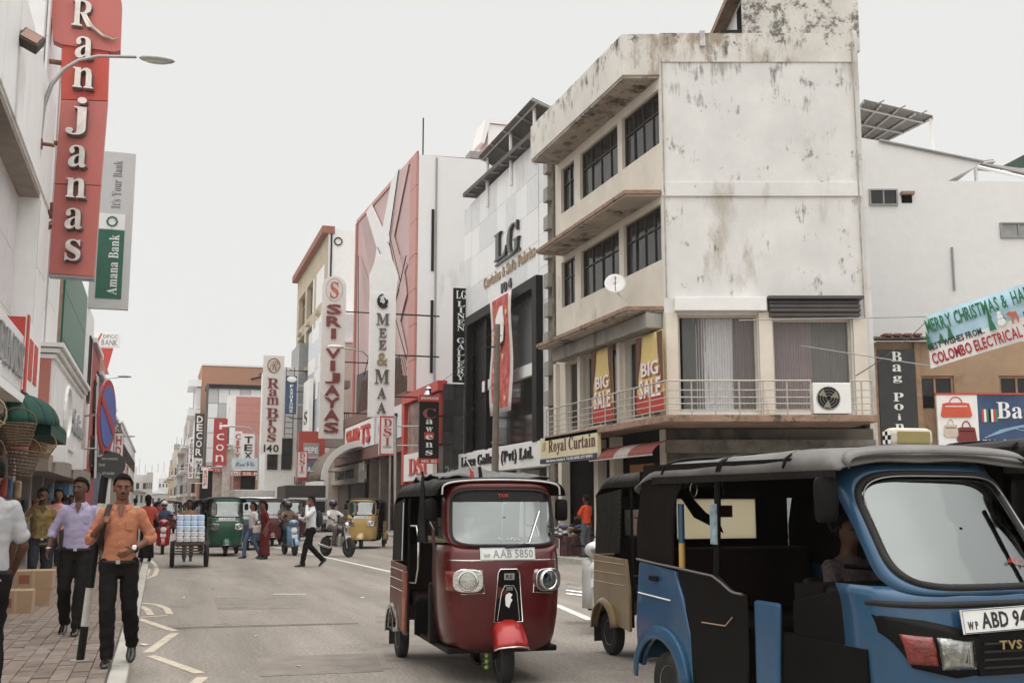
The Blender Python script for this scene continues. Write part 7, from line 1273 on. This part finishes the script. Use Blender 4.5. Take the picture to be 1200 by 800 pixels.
    for s in 'rl':
        P = Aw[s]
        if sleeve == 'long': limb(sh, [P[0], P[1], P[1].lerp(P[2], .9)], [.06, .05, .04])
        elif sleeve == 'rolled': limb(sh, [P[0], P[1], P[1].lerp(P[2], .18)], [.06, .052, .05])
        else: limb(sh, [P[0], P[0].lerp(P[1], .72)], [.062, .062])
    so_ = link('shirt' if not skirt or True else 'blouse', cached(('s', KY, sleeve, untuck), sh, max(vox, .0095), 2, .010 if fine else .006, name='shirt'), tm, t)
    if fine:
        if not tee:
            for s in (-1, 1):
                MB().grid(lambda u, v: (lambda a, fr_: ln(V((s*(.064+.028*v)*math.sin(a), -math.cos(a)*(.066+.03*v+.012*v*fr_)+.0, 1.482-.036*fr_-v*(.03+.05*fr_**4)))))((.02+.82*u)*math.pi, (1-math.cos((.02+.82*u)*math.pi))/2), 14, 3).build('collar', tm, t, 60, solid=.006)
            MB().add([ln(V((0, .128, 1.33))), ln(V((-.034, .105, 1.425))), ln(V((-.02, .072, 1.46))), ln(V((.02, .072, 1.46))), ln(V((.034, .105, 1.425)))], [(0, 1, 2), (0, 2, 3), (0, 3, 4)]).build('open_neck', skin(skin_i), t)
            yf = lambda z: next((a[2]+(b[2]-a[2])*(z-a[0])/(b[0]-a[0]) for a, b in zip(SR, SR[1:]) if a[0] <= z <= b[0]), .1)
            MB().tube([ln(V((.012, yf(z)+.003, z))) for z in (.95, 1.05, 1.15, 1.25, 1.35, 1.4)], .0028, 4).build('placket', tm, t)
            for i in range(5): z = 1.02+i*.085; MB().ell(ln(V((0, yf(z)+.008, z))), .005, .003, .005, 6, 4).build('button', M('button_pale', (.6, .5, .42), .4), t)
            MB().fbox(Fr(tuple(ln(V((0, .0, 0)))), (-1, 0, 0)), .05, .12, 1.22, 1.31, yf(1.26)-.012, yf(1.26)-.004).build('pocket', tm, t, bev=.003)
        MB().tube([ln(V((.163*f*math.cos(a*.314), .121*f*math.sin(a*.314), .93))) for a in range(20)], .017, 6, loop=True).build('belt', M('belt_black', (.012, .011, .01), .4), t, 60); MB().box(-.018, .018, .128, .142, .914, .946).build('buckle', STEEL, t)
    tr = MB()
    if skirt:
        n = 20; tr.loft([[V((rx*(1+.06*math.cos(k*.314*5))*math.cos(k*.3142), ry*(1+.06*math.cos(k*.314*5))*math.sin(k*.3142), z)) for k in range(n)] for z, rx, ry in ((.1, .2, .17), (.4, .18, .15), (.7, .17, .14), (.9, .155, .12), (1.0, .13, .1))])
    else:
        torso(tr, [(.8, .155*f, .112*f, 0), (.9, .163*f, .12*f, 0), (.945, .155*f, .115*f, 0)], ln)
        for s in 'rl':
            P = [V(q) for q in Lg[s][:3]]; limb(tr, [P[0], P[1], P[1].lerp(P[2], .5), P[1].lerp(P[2], .97)], [.098*f, .073, .07, .062])
    link('trousers' if not skirt else 'skirt', cached(('t', KY, skirt), tr, max(vox, .011), 2, .013 if fine else .008, (8, 8, 12), name='trousers'), lm, t)
    sm = M('shoe_%02d' % int(shoes[0]*99), shoes, .25, coat=.3)
    for s in 'rl':
        a = V(Lg[s][2]); kn = V(Lg[s][1]); toe = (0, 1, 0); pit = 0.
        if len(Lg[s]) > 3: pit = Lg[s][3]
        m = Matrix.Rotation(-pit, 3, 'X'); rings = []
        for y, w, z0, z1 in ((-.075, .022, -.07, .01), (-.05, .036, -.085, .04), (0, .038, -.085, .045), (.06, .042, -.085, -.005), (.12, .046, -.085, -.03), (.17, .036, -.083, -.045), (.195, .015, -.078, -.06)):
            rings.append([a+m@V((w*math.cos(k*.6283), y, (z0+z1)/2+(z1-z0)/2*math.sin(k*.6283))) for k in range(10)])
        MB().loft(rings).build('shoe', sm, t, 70)
    return t, Aw, ln
O1, Aw, ln = person('man in an orange shirt and black trousers walking by the striped pole', (-.33, 10.95, .13), math.pi-.05, 1.67, top=(.46, .19, .11), legs=(.013, .011, .011), sleeve='rolled', fine=2, moust=True, headrot=(.12, 0), arms={'r': [(.158, -.005, 1.365), (.27, -.03, 1.13), (.16, .15, 1.27)], 'l': [(-.158, -.005, 1.365), (-.275, -.06, 1.14), (-.12, .15, 1.04)]},
    leg={'r': [(.09, 0, .9), (.07, .13, .5), (.06, .12, .09)], 'l': [(-.09, 0, .9), (-.11, .0, .5), (-.13, -.26, .16), .55]}, curl=(1.1, .35), lean=-.03, fat=.92)
w = Aw['l'][2]; e = Aw['l'][1]; d = (w-e).normalized(); c = w-d*.035; q = d.to_track_quat('Z', 'Y').to_matrix()
MB().tube([c+q@V((.034*math.cos(k*.3142), .034*math.sin(k*.3142), 0)) for k in range(20)], .008, 6, loop=True).build('watch_strap', BLACK, O1, 60); fr = Fr(tuple(c+V((-.0, .036, .01))), (-1, 0, 0)); MB().loft([[fr(r_*math.cos(k*.3927), r_*math.sin(k*.3927), z) for k in range(16)] for r_, z in ((.024, 0), (.024, .008), (.019, .012))]).build('watch', CHROME, O1, 50); MB().loft([[fr(.018*math.cos(k*.3927), .018*math.sin(k*.3927), z) for k in range(16)] for z in (.0118, .0135)]).build('watch_face', WHITE, O1)
MB().tube([ln(V(p)) for p in ((.1, -.1, 1.40), (.115, -.02, 1.455), (.115, .07, 1.43), (.13, .125, 1.33), (.15, .12, 1.2), (.17, .05, 1.1), (.14, -.1, 1.05))], .022, 6, sq=.35).build('bag_strap', M('strap_black', (.013, .012, .012), .7), O1, 60)
bp = thing('backpack', 'black backpack carried behind the man in the orange shirt', 'backpack', (-.38, 11.15, 1.1)); bm = MB(); bm.ell((-.42, 11.2, 1.32), .15, .1, .22, 14, 10); link('pack', remesh(bm, .02, 1, .01, name='pack'), M('strap_black'), bp, V((0, 0, 0))-V((-.38, 11.15, 1.1)))
P1, _, _ = person('man in a lilac shirt and dark trousers walking behind the striped pole', (-.87, 13.7, .13), math.pi-.1, 1.7, top=(.36, .32, .45), legs=(.016, .015, .017), skin_i=1, sleeve='rolled', fine=1, headrot=(-.35, .08), moust=True, arms={'r': [(.158, -.005, 1.365), (.28, -.02, 1.12), (.29, .12, .93)], 'l': [(-.158, -.005, 1.365), (-.26, -.08, 1.12), (-.25, -.05, .88)]}, leg={'r': [(.09, 0, .9), (.1, .1, .5), (.11, -.1, .12), .35], 'l': [(-.09, 0, .9), (-.08, .16, .52), (-.07, .2, .09)]})
MB().tube([V((.293+.03*math.cos(k*.3142), .1+.03*math.sin(k*.3142), .95)) for k in range(20)], .008, 6, loop=True).build('wristwatch', CHROME, P1, 60)
person('man in a grey t-shirt cut off by the left edge, nearest the camera', (-1.16, 8.75, .13), .5, 1.74, top=(.40, .40, .41), legs=(.012, .012, .012), skin_i=1, sleeve='short', fine=1, tee=True, untuck=True, arms={'r': [(.158, -.005, 1.365), (.25, -.02, 1.1), (.22, .12, .88)], 'l': [(-.158, -.005, 1.365), (-.25, -.03, 1.12), (-.25, .08, .88)]})
person('person in a pale t-shirt behind the grey t-shirt man at the left edge', (-1.45, 10.6, .13), .3, 1.72, top=(.52, .53, .55), legs=(.015, .014, .02), skin_i=1, sleeve='short', fine=1, tee=True, untuck=True)
person('woman with dark reddish hair in a dark top near the hanging baskets', (-1.98, 15.0, .13), .4, 1.6, top=(.05, .015, .015), legs=(.02, .02, .03), skin_i=1, sleeve='short', hair='long')
person('man in an olive patterned shirt with one hand raised to his ear', (-1.74, 18.8, .13), math.pi+.3, 1.66, topm=M('cloth_olive_print', (.17, .12, .035), .8, var=.6, sc=12, bump=.3, bsc=200), legs=(.03, .03, .035), skin_i=1, sleeve='rolled', fine=1, moust=True, untuck=True, arms={'r': [(.158, -.005, 1.365), (.3, .12, 1.2), (.13, .14, 1.47)]}, leg={'r': [(.09, 0, .9), (.12, .15, .52), (.1, .05, .09)], 'l': [(-.09, 0, .9), (-.1, -.02, .5), (-.1, -.25, .13), .4]})
person('man in a pink striped shirt behind the lilac shirt man', (-1.95, 24.3, .13), math.pi, 1.72, topm=M('cloth_pink_check', (.55, .22, .2), .8, var=.25, sc=14), legs=(.04, .04, .05), sleeve='short', untuck=True)
W1, _, _ = person('woman in a red top and long black skirt walking away at the left kerb', (-.28, 30.2, .13), .2, 1.66, top=(.4, .07, .05), legs=(.012, .011, .011), skirt=True, sleeve='short', hair='long', skin_i=0)
MB().ell((.26, .05, .98), .06, .14, .11, 12, 8).build('handbag', BLACK, W1, 60)
person('woman in a pale blouse and jeans crossing the road beside the maroon dressed woman', (2.68, 34.3, 0), math.pi/2+.3, 1.62, top=(.6, .55, .55), legs=(.1, .14, .22), sleeve='short', hair='long', leg={'r': [(.09, 0, .9), (.09, .2, .52), (.1, .22, .09)], 'l': [(-.09, 0, .9), (-.1, .0, .5), (-.1, -.22, .13), .4]})
W2, _, _ = person('woman in a long maroon dress with a white shoulder bag crossing the road', (2.98, 33.6, 0), math.pi/2+.2, 1.64, top=(.13, .02, .02), legs=(.11, .02, .02), skirt=True, sleeve='short', hair='long', lean=.08)
MB().box(.16, .24, -.02, .32, .78, 1.0).build('shoulder_bag', M('bag_offwhite', (.55, .52, .46), .5), W2, bev=.03); MB().tube([V((.18, .05, 1.0)), V((.17, .03, 1.42)), V((.2, .25, 1.0))], .008, 5).build('bag_strap', BLACK, W2)
WM, _, ln2 = person('man in a white shirt and black trousers striding across with a phone at his ear', (3.75, 29.2, 0), math.pi/2+.15, 1.76, top=(.66, .66, .68), legs=(.014, .013, .014), sleeve='long', fine=1, headrot=(0, -.1), arms={'r': [(.158, -.005, 1.365), (.24, .1, 1.14), (.2, .28, 1.2)], 'l': [(-.158, -.005, 1.365), (-.27, .2, 1.24), (-.11, .15, 1.5)]}, leg={'l': [(-.09, 0, .9), (-.08, .14, .52), (-.07, .22, .09)], 'r': [(.09, 0, .9), (.09, .0, .5), (.09, -.34, .16), .7]})
bm = MB(); bm.ell((0, -.2, 1.2), .14, .1, .22, 14, 10); t = loc_thing(thing('backpack', 'dark backpack on the man crossing the road in a white shirt', 'backpack', (3.75, 29.2, 0), math.pi/2+.15)); link('pack', remesh(bm, .02, 1, .008, name='pack'), M('strap_black'), t)
for s in (-1, 1): MB().tube([V((s*.1, -.12, 1.1)), V((s*.11, .14, 1.2)), V((s*.11, .12, 1.36)), V((s*.1, .0, 1.46)), V((s*.1, -.12, 1.38))], .018, 6, sq=.4).build('strap', M('strap_black'), t, 60)
MB().tube([V((.02, .0, .5)), V((.0, .0, .51))], .01, 5)
person('man pulling the hand cart, mostly hidden by the water packs', (.8, 32.9, 0), math.pi, 1.68, top=(.25, .15, .08), legs=(.08, .08, .09), skin_i=1, sleeve='short', leg={'r': [(.09, 0, .9), (.09, .15, .5), (.09, .15, .09)], 'l': [(-.09, 0, .9), (-.1, .0, .5), (-.1, -.22, .13), .4]})
ride = {'r': [(.12, .05, .9), (.17, .42, .84), (.15, .3, .42)], 'l': [(-.12, .05, .9), (-.17, .42, .84), (-.15, .3, .42)]}; rarm = {'r': [(.158, -.005, 1.365), (.28, .22, 1.2), (.3, .46, 1.14)], 'l': [(-.158, -.005, 1.365), (-.28, .22, 1.2), (-.3, .46, 1.14)]}
def rider(lab, o, back, h, top, legs, helm, lift=-.02, a=rarm):
    rz = o.rotation_euler.z; d = V((-math.sin(rz), math.cos(rz), 0)); p = o.location+d*back; return person(lab, (p.x, p.y, lift), rz, h, top=top, legs=legs, skin_i=1, sleeve='short', arms=a, leg=ride, helmet=helm, untuck=True)
rider('rider in a brown shirt and dark helmet on the light blue scooter', SC, -.28, 1.66, (.2, .14, .11), (.05, .06, .07), ('dark', (.02, .02, .022)))
rider('pillion passenger with a dark helmet behind the brown shirted rider', SC, -.66, 1.7, (.12, .1, .09), (.02, .02, .02), ('dark', (.02, .02, .022)), .02)
rider('man in a white shirt and black helmet riding the dark motorcycle', MO, -.28, 1.7, (.62, .6, .58), (.12, .1, .1), ('dark', (.02, .02, .022)))
rider('rider with a white helmet on the red scooter behind the hand cart', MR, -.3, 1.68, (.06, .09, .13), (.03, .03, .04), ('white', (.5, .45, .42)))
person('person in a pink top standing beside the mustard auto rickshaw', (8.9, 42.5, 0), math.pi+.4, 1.66, top=(.55, .3, .28), legs=(.05, .05, .06), sleeve='short', untuck=True)
person('person in a dark shirt on the pavement behind the mustard auto rickshaw', (9.9, 44.5, 0), math.pi, 1.68, top=(.3, .28, .24), legs=(.05, .05, .06), sleeve='short')
RS, _, _ = person('man in a bright red shirt and grey jeans standing at the shoe stall', (11.5, 29.6, .11), .5, 1.7, top=(.6, .075, .03), legs=(.1, .11, .12), skin_i=1, sleeve='short', fine=1, tee=True, untuck=True, arms={'r': [(.158, -.005, 1.365), (.25, .08, 1.14), (.15, .3, 1.1)], 'l': [(-.158, -.005, 1.365), (-.25, .08, 1.14), (-.12, .3, 1.08)]})
for i, (x, y, c, lab) in enumerate(((1.6, 47, (.2, .2, .25), 'distant person in slate blue standing in the road'), (-1.7, 52, (.5, .35, .1), 'distant person in yellow brown on the left pavement'), (-.6, 60, (.1, .1, .1), 'very distant person in black near the left kerb'), (3.4, 53, (.5, .5, .48), 'distant person in white between the far rickshaws'), (-2.2, 29, (.3, .3, .32), 'person in a grey shirt by the left row shop pillars'), (-2.4, 34, (.4, .12, .1), 'person in a rust shirt deep on the left pavement'), (-1.3, 40, (.12, .15, .25), 'person in dark blue far down the left pavement'), (10.9, 36.5, (.35, .3, .25), 'person in beige by the white fascia shop pillars'), (-.9, 46, (.6, .55, .5), 'distant pale clothed person on the left pavement'), (.1, 52, (.35, .05, .06), 'distant person in dark red near the left kerb'))):
    person(lab, (x, y, .12), math.pi*(i % 2)+.2, 1.64+.02*(i % 3), top=c, legs=(.03, .03, .04), skin_i=1, sleeve='short')
# seated figures
def seated(lab, par, off, z, top, topm=None, h=1.6):
    rz = par.rotation_euler.z; o = Matrix.Rotation(rz, 3, 'Z')@V(off); p = par.location+o
    return person(lab, (p.x, p.y, z), rz, h, top=top, topm=topm, legs=(.02, .02, .025), skin_i=1, sleeve='short', arms={'r': [(.158, -.005, 1.365), (.25, .15, 1.14), (.24, .42, 1.14)], 'l': [(-.158, -.005, 1.365), (-.25, .15, 1.14), (-.24, .42, 1.14)]}, leg={'r': [(.1, 0, .88), (.12, .42, .84), (.12, .4, .42)], 'l': [(-.1, 0, .88), (-.12, .42, .84), (-.12, .4, .42)]}, untuck=True)
seated('driver in a dark plaid shirt inside the blue auto rickshaw', BK, (0, .16, 0), -.14, (.1, .07, .07), M('cloth_plaid', (.07, .05, .05), .8, var=.6, sc=30))
seated('driver in a pale blue shirt inside the maroon auto rickshaw', RK, (.0, .02, 0), -.2, (.15, .18, .22), h=1.55)
seated('passenger in blue denim inside the tan auto rickshaw', bpy.data.objects['auto_rickshaw.001'], (.2, -.65, 0), -.22, (.13, .2, .3), h=1.6)
# shoe stall
t = thing('shoe_stall', 'heap of dark shoes and bundled clothes on a low table beside the red shirted man', 'market stall', (11.4, 30.9, .11)); MB().box(11.0, 12.2, 30.4, 31.5, .6, .65).build('table_top', WD, t)
for x, y in ((11.05, 30.45), (12.15, 30.45), (11.05, 31.45), (12.15, 31.45)): MB().box(x-.03, x+.03, y-.03, y+.03, .11, .6).build('leg', WD, t)
MB().grid(lambda u, v: V((10.97+1.25*u, 30.36+.02*math.sin(u*30), .12+.55*v)), 30, 2).build('hanging_cloth', M('cloth_dark_print', (.07, .03, .03), .8, var=.7, sc=10), t, 60)
cl_ = [M('goods_black', (.015, .014, .015), .5), M('goods_white', (.6, .6, .6), .6), M('goods_navy', (.03, .05, .16), .6), M('goods_black'), M('goods_brown', (.25, .12, .07), .6)]
for i in range(40):
    x, y = random.uniform(10.95, 12.2), random.uniform(30.3, 31.4); z = .67+.3*math.exp(-((x-11.6)**2)*3)*random.random(); a = random.uniform(0, 3.1)
    o = MB().ell((x, y, z), .07, .13, .05, 9, 6, Matrix.Rotation(a, 3, 'Z')@Matrix.Rotation(random.uniform(-.4, .4), 3, 'X')).build('shoe', cl_[i % 5], None, 60); tag(o, '%s shoe in the heap on the stall table' % ['black', 'white', 'navy blue', 'black', 'brown'][i % 5], 'shoe', 'shoes heaped on the stall')
o = MB().ell((12.05, 30.0, .4), .2, .2, .32, 12, 8).build('white_sack', M('sack_white', (.6, .58, .55), .8, bump=.5, bsc=8), None, 60); tag(o, 'white sack on the pavement in front of the shoe stall', 'sack')
bpy.data.scenes.remove(RSC)
# ================================================================ AIR
hz = MB().box(-260, 260, -15, 520, -1.2, 45).build('haze', None); hz['kind'] = 'stuff'
m = bpy.data.materials.new('air'); m.use_nodes = True; m.node_tree.nodes.clear(); v_ = m.node_tree.nodes.new('ShaderNodeVolumePrincipled'); v_.inputs['Density'].default_value = .0003; v_.inputs['Color'].default_value = (.97, .97, .96, 1); v_.inputs['Anisotropy'].default_value = .2
o_ = m.node_tree.nodes.new('ShaderNodeOutputMaterial'); m.node_tree.links.new(v_.outputs[0], o_.inputs['Volume']); hz.data.materials.append(m); hz.data.materials[0] = m
